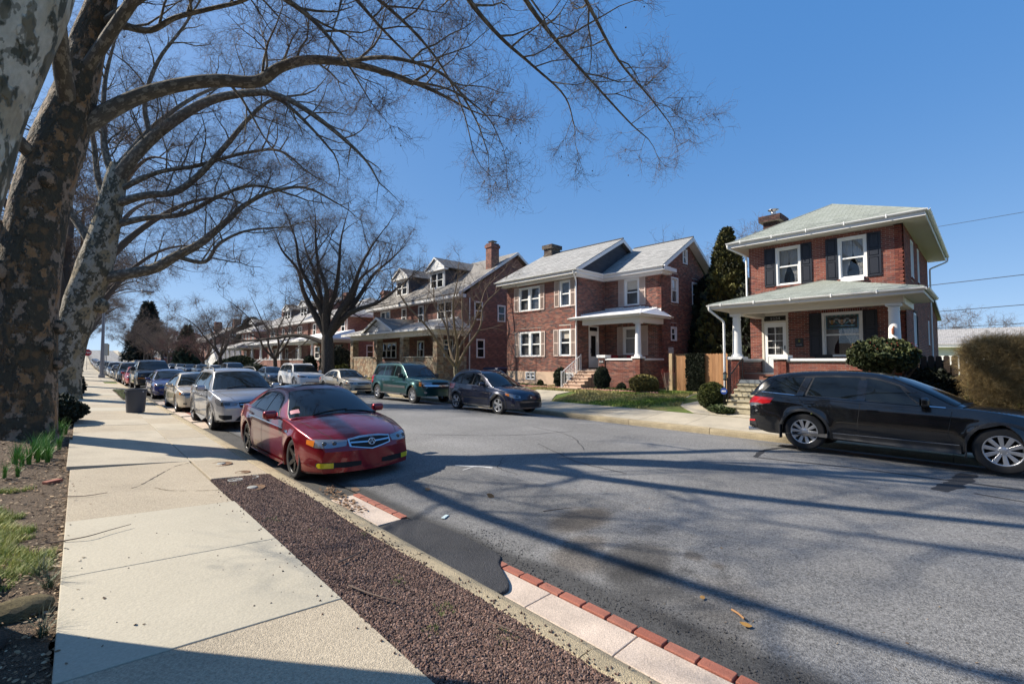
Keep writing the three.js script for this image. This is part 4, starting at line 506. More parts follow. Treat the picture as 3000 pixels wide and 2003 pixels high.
  { const R = grp('stair_rail', h), z = -15.2, a = V(px - .05, 2.2, z), b = V(px - 1.68, 1.28, z), d = V(0, -.72, 0), W = M.white; part('post', [tube([V(a.x, 1.38, z), V(a.x, 2.27, z)], .024, 8), tube([V(b.x, .45, z), V(b.x, 1.38, z)], .024, 8)], W, R); part('handrail', [tube([a, b], .024, 8), tube([a.clone().add(d), b.clone().add(d)], .018, 6)], W, R); for (let i = 1; i < 12; i++) { const p = a.clone().lerp(b, i / 12); part('baluster', tube([p, p.clone().add(d)], .011, 5), W, R); if (i > 3 && i < 9) for (const s of [-.2, -.36, -.52]) part('scroll', new THREE.TorusGeometry(.05, .008, 5, 14).translate(p.x, p.y + s, z), W, R); } }
  part('number_plate', rbx(px - .03, px - .005, 1.78, 1.94, -14.02, -13.78, .004), M.black, h); { const o = basis(part('house_number', letters('1526', .085, .004), M.white, h), V(px - .031, 1.86, -13.9), PZ, NX); }
  part('wind_chime', [tube([V(19.9, 3.8, -14.3), V(19.9, 3.5, -14.3)], .004, 4), tube([V(19.9, 3.5, -14.3), V(19.92, 2.95, -14.34)], .018, 6)], M.trim, h);
  part('red_cushion', [rbx(20.9, 21.4, 1.95, 2.2, -14.6, -14.0, .05), rbx(20.9, 21.4, 1.95, 2.2, -13.2, -12.5, .05)], mat([.25, .02, .025], .9), h);
  rebase(h, V(22, 0, -16));
}
// --- houses further along ---
function stones(parent, O, U, N, W, H, seed, cell = .30) { // rubble wall of separate stones
  const r = rnd(seed), P = [], nx = Math.round(W / cell), ny = Math.max(2, Math.round(H / (cell * .8))); for (let j = -1; j <= ny; j++) for (let i = -1; i <= nx; i++) P.push([(i + .5 + (j % 2) * .4 + (r() - .5) * .75) * W / nx, (j + .5 + (r() - .5) * .6) * H / ny]);
  const g = basis(grp('stone_wall', parent), O, U, N); part('mortar', bx(0, W, 0, H, -.3, 0), M.stoneMortar, g);
  for (const p of P) { let poly = [[0, 0], [W, 0], [W, H], [0, H]]; for (const q of P) { if (q === p) continue; const dx = q[0] - p[0], dy = q[1] - p[1], L = Math.hypot(dx, dy); if (L > cell * 3.5) continue; const lim = (p[0] + q[0]) / 2 * dx + (p[1] + q[1]) / 2 * dy - .014 * L; const out = []; for (let i = 0; i < poly.length; i++) { const a = poly[i], b = poly[(i + 1) % poly.length], da = a[0] * dx + a[1] * dy - lim, db = b[0] * dx + b[1] * dy - lim; if (da <= 0) out.push(a); if (da * db < 0) { const t = da / (da - db); out.push([a[0] + (b[0] - a[0]) * t, a[1] + (b[1] - a[1]) * t]); } } poly = out; if (poly.length < 3) break; }
    if (poly.length < 3) continue; let ar = 0; for (let i = 0; i < poly.length; i++) { const a = poly[i], b = poly[(i + 1) % poly.length]; ar += a[0] * b[1] - a[1] * b[0]; } if (Math.abs(ar) < .012) continue;
    const m = part('stone', prism(poly.map(([x, y]) => V(x, y, 0)), V(0, 0, .014 + .02 * r())), M.stones[Math.floor(r() * M.stones.length)], g); }
}
M.stoneMortar = new THREE.MeshStandardMaterial({ map: mineral(200, 256, .6, [.40, .36, .29], { grain: .2 }), roughness: .95 });
M.stones = [[.26, .17, .11], [.33, .26, .18], [.20, .14, .10], [.30, .20, .13], [.38, .31, .22], [.24, .20, .15]].map((c, i) => new THREE.MeshStandardMaterial({ map: mineral(201 + i, 128, .4, c, { grain: .3, stain: .2 }), roughness: .92, bumpMap: M.fineBump, bumpScale: .01 }));
function dormer(h, x, z0, z1, y0, ye, ya, xb) { // gabled dormer with a double window facing the street
  const d = grp('dormer', h), zc = (z0 + z1) / 2; part('cheek', bx(x + .02, xb, y0 - .6, ye, z0, z1), M.slateDark, d); part('face', bx(x, x + .02, y0, ye, z0, z1), M.trim, d);
  part('pediment', [prism([V(x - .22, ye + .02, z0 - .32), V(x - .22, ye + .02, z1 + .32), V(x - .22, ya, zc)], V(.06, 0, 0)), bx(x - .3, x + .1, ye - .02, ye + .1, z0 - .35, z1 + .35)], M.white, d);
  for (const s of [-1, 1]) { const e = zc + s * ((z1 - z0) / 2 + .38); part('roof', prism([V(x - .32, ye + .1, e), V(xb + 1, ye + .1, e), V(xb + 1, ya + .1, zc), V(x - .32, ya + .1, zc)], V(0, .06, 0)), M.roofSlate, d); part('rake_board', prism([V(x - .31, ye + .02, e), V(x - .31, ye + .16, e), V(x - .31, ya + .16, zc), V(x - .31, ya + .02, zc)], V(-.04, 0, 0)), M.white, d); }
  return d;
}
function farWin(h, x, z0, z1, y0, y1, n = 1, o = {}) { return win(h, V(x, y0, z0), PZ, NX, 0, z1 - z0, 0, y1 - y0, { n, cheap: true, casing: .09, setback: -.005, proud: .05, ...o }); }
function plainCol(h, x, z, y0, y1, r = .15) { const c = grp('column', h); part('shaft', lathe([[r * 1.4, 0], [r * 1.4, .1], [r * 1.1, .14], [r, .3], [r * .82, y1 - y0 - .15], [r * 1.2, y1 - y0 - .1], [r * 1.2, y1 - y0]], x, y0, z, 14), M.white, c); return c; }
function row(o) { // a gabled or hipped brick house of the row: facade at x, from z0 (far) to z1 (near)
  const { x = 20, z0, z1, y = 6.6, d = 9.5, mt = M.brickD, roof = M.roofSlate2, hip = 0, apex = 10.3, label, porch, cols = [], dorm = [], wins = [], group } = o; const h = thing('brick_house', label, 'house', [0, 0, 0], 0, group);
  part('wall', bx(x, x + d, .4, y, z0, z1), mt, h); const e = .65, ax = x + d / 2;
  if (!hip) { part('gable', [prism([V(x + .01, y, z1), V(x + d, y, z1), V(ax, apex - .2, z1)], V(0, 0, -.25)), prism([V(x + .01, y, z0), V(x + d, y, z0), V(ax, apex - .2, z0)], V(0, 0, .25))], mt, h); for (const s of [0, 1]) { const xe = s ? x + d + e : x - e; part('roof', prism([V(xe, y + .05, z0 - .3), V(xe, y + .05, z1 + .3), V(ax, apex, z1 + .3), V(ax, apex, z0 - .3)], V(0, .12, 0)), roof, h); for (const z of [z0 - .3, z1 + .3]) part('rake_board', prism([V(xe, y - .05, z), V(xe, y + .17, z), V(ax, apex + .12, z), V(ax, apex - .1, z)], V(0, 0, .04)), M.trim, h); } }
  else { const a = [V(x - e, y + .1, z0 - e), V(x - e, y + .1, z1 + e), V(x + d + e, y + .1, z1 + e), V(x + d + e, y + .1, z0 - e)], r0 = V(ax, apex, z0 + hip), r1 = V(ax, apex, z1 - hip); part('roof', [quadG([a[0], a[1], r1, r0]), quadG([a[1], a[2], r1]), quadG([a[2], a[3], r0, r1]), quadG([a[3], a[0], r0])], roof, h); }
  part('cornice', [bx(x - e, x + .02, y - .16, y + .08, z0 - .3 - (hip ? e - .3 : 0), z1 + .3 + (hip ? e - .3 : 0)), ...(hip ? [bx(x + .02, x + d, y - .16, y + .08, z1 + .005, z1 + e)] : [])], M.trim, h);
  for (const w of wins) farWin(h, x, ...w); for (const q of dorm) { const D = dormer(h, ...q); farWin(D, q[0] - .005, q[1] + .12, q[2] - .12, q[3] + .05, q[4] - .08, 2); }
  if (porch) { const [px, pz0, pz1, py, rt, yw = 4.95] = porch; part('porch_roof', prism([V(px - .5, py + .35, pz0 - .5), V(px - .5, py + .35, pz1 + .5), V(x - .01, yw, pz1 - .6), V(x - .01, yw, pz0 + .6)], V(0, .08, 0)), rt, h); part('porch_end', [quadG([V(px - .5, py + .35, pz1 + .5), V(x - .01, py + .35, pz1 + .5), V(x - .01, yw + .08, pz1 - .6)]), quadG([V(px - .5, py + .35, pz0 - .5), V(x - .01, yw + .08, pz0 + .6), V(x - .01, py + .35, pz0 - .5)])], rt, h); part('beam', [bx(px - .1, px + .25, py, py + .34, pz0, pz1), bx(px + .25, x - .005, py, py + .34, pz1 - .3, pz1), bx(px + .25, x - .005, py, py + .34, pz0, pz0 + .3)], M.trim, h); part('fascia', [bx(px - .52, px - .46, py + .22, py + .44, pz0 - .5, pz1 + .5), bx(px - .45, x - .005, py + .22, py + .40, pz1 + .44, pz1 + .5)], M.white, h); part('porch_ceiling', bx(px - .44, x - .005, py + .345, py + .37, pz0 - .45, pz1 + .43), M.trim, h);
    part('porch_wall', [bx(px, px + .3, .4, 1.95, pz0, pz1), bx(px + .3, x - .005, .4, 1.95, pz1 - .3, pz1)], o.pw || mt, h); part('rail_cap', [bx(px - .05, px + .35, 1.952, 2.05, pz0 - .05, pz1 + .05), bx(px + .36, x - .01, 1.952, 2.05, pz1 - .33, pz1 + .05)], M.trim, h); for (const z of cols) plainCol(h, px + .15, z, 2.05, py - .002); }
  return h;
}
{ // the twin with the stone porch
  const h = row({ z0: -40, z1: -26.1, d: 10.4, mt: M.brickC, roof: M.roofSlate, apex: 10.45, label: 'wide brick twin house with two gabled dormers and a rubble stone porch', wins: [[-29.35, -27.4, 4.88, 6.4, 2], [-38.5, -36.75, 4.9, 6.36, 2], [-34.75, -33.95, 4.85, 6.36], [-32.1, -31.3, 4.85, 6.36], [-29.6, -27.3, 2.1, 3.5, 2], [-38.2, -35.6, 2.1, 3.5, 3], [-32.2, -31.2, 2.1, 3.5, 1]], dorm: [[20.9, -37.35, -35.2, 7.7, 9.15, 10.05, 23.6], [20.9, -31.8, -29.7, 7.7, 9.15, 10.1, 23.6]] });
  const px = 17.5, cz = [-39.0, -34.55, -30.4, -25.95], st = (z) => { const o = { parent: h, name: 'stone', S: V(0, 1, 0), H: 3.0, ext: () => [0, .5], pw: .27, ph: .19, gap: .02, depth: .06, mats: M.stones, tones: { mat: M.stones[0], pick: [[1, 1, 1]] }, indiv: 60, jit: .008, rndOff: .3, proud: .02 }; part('pier', bx(px + .01, px + .51, .5, 3.66, z - .25, z + .25), M.stoneMortar, h); courses({ ...o, O: V(px, .66, z - .25), U: PZ, N: NX, seed: 60 }); courses({ ...o, O: V(px + .01, .66, z + .25), U: PX, N: PZ, seed: 61 }); };
  cz.forEach(st); stones(h, V(px + .06, .5, -38.74), PZ, NX, 3.93, 1.62, 70); stones(h, V(px + .06, .5, -30.14), PZ, NX, 3.93, 1.62, 71); stones(h, V(px + .52, .5, -25.74), PX, PZ, 1.98, 1.62, 72, .34);
  part('rail_cap', [bx(px, px + .36, 2.122, 2.2, -38.74, -34.81), bx(px, px + .36, 2.122, 2.2, -30.14, -26.21), bx(px + .52, 19.99, 2.122, 2.2, -26.05, -25.7)], M.stoneMortar, h);
  part('beam', [bx(px - .02, px + .42, 3.662, 4.0, -39.3, -25.66), bx(px + .42, 19.99, 3.662, 4.0, -26.05, -25.66), bx(px + .42, 19.99, 3.662, 4.0, -39.3, -38.9)], M.trim, h); part('porch_ceiling', bx(16.95, 19.99, 4.002, 4.03, -39.8, -25.2), M.soffit, h); part('fascia', [bx(16.88, 16.94, 3.98, 4.13, -39.9, -25.1), bx(16.94, 19.99, 3.98, 4.13, -25.16, -25.1)], M.white, h);
  part('porch_roof', [prism([V(16.9, 4.12, -39.9), V(16.9, 4.12, -25.1), V(19.99, 4.98, -26.6), V(19.99, 4.98, -38.4)], V(0, .06, 0)), quadG([V(16.9, 4.18, -25.1), V(19.99, 4.18, -25.1), V(19.99, 5.04, -26.6)])], M.roofSlate2, h); part('snow_flashing', bx(19.9, 19.985, 4.9, 5.1, -30.5, -26.6), M.white, h);
  const pz = -33.05, pw = 2.35; part('pediment', [prism([V(17.0, 4.14, pz - pw), V(17.0, 4.14, pz + pw), V(17.0, 5.15, pz)], V(.05, 0, 0)), bx(16.97, 17.02, 4.3, 4.85, pz - .05, pz + .05)], M.white, h); for (const s of [-1, 1]) { part('porch_roof', prism([V(16.75, 4.12, pz + s * (pw + .15)), V(19.9, 4.6, pz + s * (pw + .15) * .4), V(19.98, 5.22, pz), V(16.75, 5.22, pz)], V(0, .06, 0)), M.roofSlate, h); part('rake_board', [prism([V(16.76, 4.06, pz + s * (pw + .15)), V(16.76, 4.22, pz + s * (pw + .15)), V(16.76, 5.3, pz), V(16.76, 5.12, pz)], V(-.04, 0, 0)), prism([V(16.96, 4.12, pz + s * (pw - .5)), V(16.96, 4.2, pz + s * (pw - .5)), V(16.96, 4.98, pz), V(16.96, 4.9, pz)], V(-.03, 0, 0))], M.white, h); }
  for (const [x0, x1, z, y1, nm] of [[22.75, 23.55, -26.55, 11.0, 1], [20.9, 21.7, -40.0, 8.6, 0]]) { const c = grp('chimney', h); part('stack', [bx(x0, x1, 6, y1, z - .3, z + .35), bx(x0 - .07, x1 + .07, y1 - .35, y1 - .12, z - .37, z + .42)], M.brickC, c); if (nm) part('cap', [bx(x0 + .15, x1 - .15, y1 + .15, y1 + .2, z - .25, z + .3), bx(x0 + .2, x0 + .24, y1, y1 + .15, z - .2, z - .16), bx(x1 - .24, x1 - .2, y1, y1 + .15, z + .2, z + .24)], M.iron, c); }
  for (const [x0, y0, y1] of [[21.0, 4.9, 6.3], [23.3, 4.9, 6.2], [21.2, 2.1, 3.5]]) win(h, V(x0, y0, -26.1), PX, PZ, 0, .8, 0, y1 - y0, { cheap: true, setback: -.005, proud: .05 }); part('downspout', tube([V(20.5, 6.5, -26.0), V(20.5, .6, -26.0)], .045, 8), M.trim, h);
  const sn = []; for (let k = 0; k < 2; k++) for (let z = -39.6; z < -26; z += .55) { const t = .06 + k * .07; sn.push([xf(V(lerp(19.35, 25.2, t), lerp(6.65, 10.45, t) + .16, z + k * .27), new THREE.Euler(), V(.03, .05, .03))]); } scatter('snow_guards', UNIT, M.iron, sn, h); rebase(h, V(22, 0, -33));
}
const D1 = row({ z0: -56, z1: -45.5, hip: 4.6, apex: 9.3, label: 'brick house with a white porch roof partly hidden behind the big street maple', porch: [17.05, -54, -43.5, 3.66, M.whiteRoof], cols: [-43.7, -47.6, -51.4], wins: [[-47.2, -46.2, 4.75, 6.25], [-49.5, -48.4, 4.5, 6.0], [-52.5, -51.5, 4.75, 6.25], [-55.2, -54.3, 4.75, 6.25], [-48.6, -47.2, 2.1, 3.55], [-51.2, -50, 2.1, 3.55], [-54.5, -53, 2.1, 3.55]] });
{ const c = grp('chimney', D1); part('stack', [bx(23.6, 24.6, 7.5, 10.3, -55.2, -54.2), bx(23.45, 24.75, 9.9, 10.2, -55.35, -54.05)], M.brickC, c); const w = win(D1, V(22, 2.1, -45.5), PX, PZ, 0, 1, 0, 1.45, { cheap: true, setback: -.005, proud: .05 }); part('downspout', tube([V(19.93, 6.5, -45.65), V(19.93, 4.3, -45.65)], .05, 8), M.white, D1); rebase(D1, V(24, 0, -50)); }
const E1 = row({ z0: -73, z1: -57, apex: 10.2, label: 'brick twin with two white dormers and white columned porch beyond the big maple', porch: [17.05, -71, -57.2, 3.72, M.roofSlate2], cols: [-57.6, -61.5, -65.7, -69.8], dorm: [[20.8, -61.9, -59.5, 7.35, 8.75, 9.5, 24], [20.8, -68.2, -65.7, 7.35, 8.75, 9.5, 24]], wins: [[-60.5, -58.9, 4.7, 6.2, 2], [-63.9, -63, 4.7, 6.2], [-66.5, -65.6, 4.7, 6.2], [-71.6, -69.6, 4.6, 6.3, 2], [-61, -59, 2.1, 3.55], [-65, -64, 2.1, 3.55], [-70, -68, 2.1, 3.55, 2]] });
{ const c = grp('chimney', E1); part('stack', [bx(22.2, 23, 7.5, 10.9, -57.6, -57.0)], M.brickC, c); const c2 = grp('chimney', E1); part('stack', [bx(21.8, 22.5, 7.5, 9.6, -73, -72.4)], M.brickC, c2); const st = part('steps', [bx(15.6, 17, .4, .7, -64.5, -62.6), bx(16, 17, .7, 1, -64.5, -62.6), bx(16.4, 17.02, 1, 1.3, -64.5, -62.6)], M.concMid, E1); part('stair_rail', [tube([V(17, 2.2, -64.5), V(15.6, 1.2, -64.5)], .05, 6), tube([V(17, 2.2, -62.6), V(15.6, 1.2, -62.6)], .05, 6)], M.trim, E1); rebase(E1, V(24, 0, -65)); }
const F1 = row({ z0: -88.3, z1: -79.5, hip: 4.2, apex: 9.2, label: 'farthest brick house of the near row with a small single dormer', porch: [17.05, -86.5, -75.8, 3.55, M.roofSlate2], cols: [-76.2, -79.6, -83.2, -86], dorm: [[20.6, -84.3, -82.4, 6.95, 7.95, 8.5, 23]], wins: [[-87.6, -86.8, 4.7, 6.2], [-85.6, -84.8, 4.7, 6.2], [-83.6, -82.8, 4.7, 6.2], [-81.4, -80.6, 4.7, 6.2], [-86, -84.5, 2.1, 3.5], [-82.5, -81.2, 2.1, 3.5]] });
rebase(F1, V(24, 0, -84));
{ // low building with a white gable
  const g = thing('garage', 'low white gabled outbuilding with a grey roof beyond the brick row', 'garage'); const z0 = -99.5, z1 = -88.9, zc = -94.2; part('wall', prism([V(17, .3, z0 + .4), V(17, .3, z1 - .4), V(17, 1.8, z1 - .4), V(17, 4.5, zc), V(17, 1.8, z0 + .4)], V(9, 0, 0)), M.trim, g); for (const [e, s] of [[z1, 1], [z0, -1]]) part('roof', prism([V(16.7, 1.7, e), V(26.3, 1.7, e), V(26.3, 4.7, zc), V(16.7, 4.7, zc)], V(0, .1, 0)), M.roofSlate2, g); part('rake_board', [prism([V(16.66, 1.6, z1), V(16.66, 1.85, z1), V(16.66, 4.85, zc), V(16.66, 4.6, zc)], V(-.05, 0, 0)), prism([V(16.66, 1.6, z0), V(16.66, 1.85, z0), V(16.66, 4.85, zc), V(16.66, 4.6, zc)], V(-.05, 0, 0))], M.white, g); rebase(g, V(21, 0, -94)); }
// distant houses
{ const h = row({ x: 22, z0: -152, z1: -126, y: 6.4, d: 13, apex: 10.6, mt: M.brickC, label: 'large dark brick gabled house with end chimneys behind the small spruce', wins: [[-146, -144, 4, 5.6], [-138, -136, 4, 5.6], [-131, -129, 4, 5.6]] }); win(h, V(26, 6.3, -126), PX, PZ, 0, 1.4, 0, 1.9, { cheap: true, setback: -.01, proud: .06, casing: .2 }); for (const [x, z] of [[27, -127], [25.5, -140]]) { const c = grp('chimney', h); part('stack', bx(x, x + 1.6, 7, 12, z - .8, z + .6), M.brickC, c); } h.position.y = rise(-130) * .5; rebase(h, V(28, 0, -138)); }
for (let k = 0; k < 4; k++) { const z1 = -160 - k * 15, h = row({ z0: z1 - 14, z1, apex: 9.4, d: 9, y: 6.2, mt: k % 2 ? M.brickC : M.brickD, label: ORD[k] + ' distant brick row house beyond the large gabled house', group: 'distant row houses far down the street', porch: [17.1, z1 - 13.4, z1 - .5, 3.4, M.roofSlate2, 4.6], cols: [z1 - .9, z1 - 5, z1 - 9, z1 - 13], wins: [[z1 - 3, z1 - 1.6, 4.4, 5.9], [z1 - 7, z1 - 5.6, 4.4, 5.9], [z1 - 11, z1 - 9.6, 4.4, 5.9]] }); const c = grp('chimney', h); part('stack', bx(23, 24.2, 7.5, 10.4, z1 - 2, z1 - 1), M.brickC, c); rebase(h, V(24, -rise(z1), z1 - 7)); h.position.y = 0; }
// ---------- parked cars ----------
const CM = { chrome: mat([.62, .63, .65], .12, { metalness: 1 }), alloy: mat([.50, .51, .53], .32, { metalness: .85 }), alloyBlack: mat([.012, .012, .013], .38, { metalness: .3 }), tyre: mat([.016, .016, .017], .88), dark: mat([.008, .008, .009], .8), trim: mat([.018, .018, .019], .5), grey: mat([.055, .056, .06], .6), amber: new THREE.MeshPhysicalMaterial({ color: rgb(.55, .16, .02), roughness: .15, clearcoat: 1 }), redLens: new THREE.MeshPhysicalMaterial({ color: rgb(.42, .012, .016), roughness: .15, clearcoat: 1 }), yellow: new THREE.MeshPhysicalMaterial({ color: rgb(.62, .50, .01), roughness: .12, clearcoat: 1 }), lens: new THREE.MeshPhysicalMaterial({ color: rgb(.24, .25, .27), roughness: .10, metalness: .55, clearcoat: 1 }), lensDark: new THREE.MeshPhysicalMaterial({ color: rgb(.05, .053, .056), roughness: .08, metalness: .5, clearcoat: 1 }), glass: new THREE.MeshPhysicalMaterial({ color: rgb(.010, .014, .016), roughness: .02, ior: 1.5 }), seat: mat([.05, .05, .05], .8), brake: mat([.20, .19, .18], .5, { metalness: .6 }) };
CM.clear = new THREE.MeshPhysicalMaterial({ color: rgb(.62, .72, .70), roughness: .01, transmission: 1, thickness: 0, ior: 1.55 });
const paint = (r, g, b, metal = .35, rough = .32) => new THREE.MeshPhysicalMaterial({ color: rgb(r, g, b), metalness: metal, roughness: rough, clearcoat: 1, clearcoatRoughness: .03 });
const wheelCache = {};
function wheelGeo(R, w, rimR, style) {
  const key = [R, w, rimR, style].join(); if (wheelCache[key]) return wheelCache[key];
  const rot = (g) => g.rotateZ(Math.PI / 2); // axis along x, outer face at -x
  const h = w / 2, tyre = rot(lathe([[rimR, -h * .86], [rimR + .02, -h * .96], [R - .035, -h], [R - .012, -h * .9], [R, -h * .7], [R, -h * .25], [R - .006, -h * .22], [R - .006, -h * .14], [R, -h * .12], [R, h * .12], [R - .006, h * .14], [R - .006, h * .22], [R, h * .25], [R, h * .7], [R - .012, h * .9], [R - .035, h], [rimR + .02, h * .96], [rimR, h * .86]], 0, 0, 0, 44));
  const rim = [rot(lathe([[rimR + .004, h * .9], [rimR - .012, h * .93], [rimR - .018, h * .8], [rimR - .03, h * .2], [rimR - .03, -h * .8], [rimR, -h * .86]], 0, 0, 0, 44))];
  const spoke = (a, w0, w1, r0 = .03, r1 = rimR - .014, x0 = .76, x1 = .84, tk = .022) => { const s = new THREE.Shape([[r0, -w0 / 2], [r1, -w1 / 2], [r1, w1 / 2], [r0, w0 / 2]].map(([x, y]) => new THREE.Vector2(x, y))); const g = new THREE.ExtrudeGeometry(s, { depth: tk, bevelEnabled: true, bevelSize: .005, bevelThickness: .006, bevelSegments: 2 }); const p = g.attributes.position; for (let i = 0; i < p.count; i++) { const t = clamp((p.getX(i) - r0) / (r1 - r0), 0, 1); p.setZ(i, p.getZ(i) + h * lerp(x0, x1, t) - tk); } g.computeVertexNormals(); return g.rotateZ(a).rotateY(-Math.PI / 2); };
  const n = { five: 5, star: 5, ten: 10, six: 6, split: 6, multi: 7, cover: 9 }[style] ?? 5;
  for (let k = 0; k < n; k++) { const a = (k + .25) / n * 2 * Math.PI;
    if (style === 'star') rim.push(spoke(a, .085, .05, .03, rimR - .014, .6, .86, .02));
    else if (style === 'ten') rim.push(spoke(a, .034, .062, .045, rimR - .012, .66, .84, .02));
    else if (style === 'split') rim.push(spoke(a - .10, .03, .05), spoke(a + .14, .03, .045)); 
    else if (style === 'five') rim.push(spoke(a, .07, .085, .03, rimR - .014, .72, .84, .026));
    else rim.push(spoke(a, .04, .06)); }
  rim.push(rot(lathe([[0, h * .8], [.055, h * .78], [.07, h * .66], [.075, h * .4]], 0, 0, 0, 24))); for (let k = 0; k < 5; k++) { const a = (k + .75) / 5 * 2 * Math.PI; rim.push(new THREE.SphereGeometry(.011, 6, 5).translate(-h * .74, Math.sin(a) * .058, Math.cos(a) * .058)); }
  const disc = rot(lathe([[0, h * .12], [rimR - .06, h * .12], [rimR - .055, h * .02]], 0, 0, 0, 28));
  return wheelCache[key] = { tyre: norm(tyre), rim: merge(rim.map((g) => g)), disc: norm(disc) };
}
function carShell(S, lod = 1) {
  const { L, W, gc = .2, wb, fo, tyre: R, top, roof } = S, plan = curve(S.plan ?? [[0, .80], [.1, .87], [.32, .95], [.9, 1], [L - 1, 1], [L - .32, .965], [L - .08, .90], [L, .85]]);
  const yT = curve(top), yR = curve(roof), c0 = roof[0][0], c1 = roof[roof.length - 1][0], AR = R + (S.archGap ?? .05), ax = [fo, fo + wb], wy = R, sill = curve(S.sill ?? [[0, gc + .03], [.4, gc], [L - .5, gc + .03], [L, gc + .14]]);
  const bow = (s) => (S.bowF ?? .20) * (1 - sstep(0, 1.3, s)) - (S.bowR ?? .12) * sstep(L - 1.1, L, s), crownC = curve(S.crown ?? [[0, 0], [.06, .01], [.35, .045], [1, .06], [L - .5, .04], [L, 0]]);
  const tb = S.tuckB ?? .06, tt = S.tuckT ?? .075, cr = S.crease ?? .74, ca = S.creaseA ?? .009, fl = S.flare ?? .02;
  const bot = (s) => { let y = sill(s); for (const a of ax) { const d = Math.abs(s - a); if (d < AR) y = Math.max(y, wy + Math.sqrt(AR * AR - d * d)); } return y; };
  const lat = (s, y) => { const yt = yT(s), T = clamp((y - gc) / (yt - gc), 0, 1.02); let x = W / 2 * plan(s) * (1 - tb * Math.pow(1 - T, 2.6) - tt * Math.pow(T, 3)) + ca * Math.exp(-(((T - cr) / .06) ** 2)) * sstep(.3, .9, s); for (const a of ax) { const d = Math.hypot(s - a, y - wy); x += fl * Math.exp(-(((d - AR) / .09) ** 2)); } return x; };
  const er = S.er ?? .035, n1 = lod > 1 ? 7 : 14, n2 = lod > 1 ? 2 : 4, n3 = lod > 1 ? 4 : 9;
  const sec = (s) => { const yb = bot(s), yt = Math.max(yT(s), yb + .05), q = [], e = Math.min(er, (yt - yb) * .3); q.push([lat(s, yb) - .07, yb + .004]); for (let i = 0; i <= n1; i++) { const y = lerp(yb, yt - e, i / n1); q.push([lat(s, y), y]); } const xs = lat(s, yt - e); for (let i = 1; i <= n2; i++) { const a = i / n2 * Math.PI / 2 * .85; q.push([xs - e * (1 - Math.cos(a)), yt - e + e * Math.sin(a)]); } const [x0, y0] = q[q.length - 1], C = crownC(s); for (let i = 1; i <= n3; i++) { const u = i / n3; q.push([x0 * (1 - u), y0 + C * (1 - Math.pow(1 - u, 2.3))]); } return q; };
  const st = new Set(); const N = lod > 1 ? 30 : 76; for (let i = 0; i <= N; i++) st.add(+(L * i / N).toFixed(4)); for (const v of [.015, .03, .05, .08, L - .02, L - .05]) st.add(v); for (const a of ax) { const t0 = Math.asin(clamp((sill(a) - wy) / AR, -1, 1)); for (let i = 0; i <= (lod > 1 ? 10 : 22); i++) { const th = lerp(t0, Math.PI - t0, i / (lod > 1 ? 10 : 22)); st.add(+(a + AR * Math.cos(th)).toFixed(4)); } }
  const ss = [...st].filter((s) => s >= 0 && s <= L).sort((a, b) => a - b), secs = ss.map(sec), nc = secs[0].length, Z = (s, x, w) => L / 2 - s - bow(s) * (x / w) * (x / w);
  const pos = (i, j) => { const q = secs[i], m = j < nc ? j : 2 * nc - 2 - j, [x, y] = q[m], sg = j < nc ? -1 : 1; return V(sg * x, y, Z(ss[i], x, W / 2)); };
  const body = grid(2 * nc - 2, ss.length - 1, (u, v, j, i) => pos(i, j));
  const caps = [0, ss.length - 1].map((i) => { const q = secs[i].slice(1, n1 + n2 + 2), m = q.length - 1; return grid(12, m, (u, v, a, b) => { const [x, y] = q[b], X = lerp(-x, x, u) * (i ? -1 : 1); return V(X, y, Z(ss[i], X, W / 2)); }); });
  // cabin
  const tum = S.tum ?? .21, Hr = S.H, xin = S.inset ?? .03, bowW = S.bowW ?? .16, sBelt = (s) => yT(s) - er * .6;
  const sideX = (s) => lat(s, yT(s) - er) - er * .5 - xin;
  const cab = (s, q) => { // q: 0..1 side, 1..1.3 shoulder, ..2 roof centre
    const y1 = Math.max(yR(s), sBelt(s) + .012), yb = sBelt(s), h = y1 - yb, gb = sideX(s), drop = Math.min(S.drop ?? .085, h * .55), ys = y1 - drop, gr = gb - tum * clamp((ys - yb) / (Hr - (S.belt ?? .95)), 0, 1.05), r = Math.min(.11, gr * .3), tx = gr - r, ty = y1 - drop * .32; let x, y;
    if (q <= 1) { x = lerp(gb, gr, q) + .014 * Math.sin(q * Math.PI) * clamp(h * 2, 0, 1); y = lerp(yb, ys, q); }
    else if (q <= 1.3) { const t = (q - 1) / .3, a = 1 - t, dx = (gr - gb) * .15, cx = gr - .012, cy = lerp(ys, ty, .75); x = a * a * gr + 2 * a * t * cx + t * t * tx; y = a * a * ys + 2 * a * t * cy + t * t * ty; }
    else { const t = (q - 1.3) / .7; x = tx * (1 - t); y = ty + (y1 - ty) * (1 - (1 - t) * (1 - t)); }
    const fz = bowW * (1 - sstep(S.wsTop ?? c0 + .9, (S.wsTop ?? c0 + .9) + .8, s)) - (S.bowB ?? .10) * sstep(c1 - 1, c1, s); return V(x, y, L / 2 - s - fz * (x / (W / 2)) ** 2);
  };
  const NQ = lod > 1 ? 10 : 22, NS = lod > 1 ? 20 : 52; const cabin = grid(2 * NQ, NS, (u, v) => { const s = lerp(c0, c1, v), q = 2 - Math.abs(u * 2 - 1) * 2, p = cab(s, q); if (u < .5) p.x *= -1; return p; });
  const outer = (s, q, sg, off) => { const e = .004, a = cab(s, clamp(q, 0, 2)), b = cab(s + e, clamp(q, 0, 2)), c = cab(s, clamp(q + .01, 0, 2)), d = cab(s, clamp(q - .01, 0, 2)); const n = b.sub(a).cross(c.sub(d)).normalize(); if (n.y < -.3 || n.x < -.5 || (Math.abs(n.x) < .5 && n.y < 0)) n.negate(); a.addScaledVector(n, off); a.x *= sg; return a; };
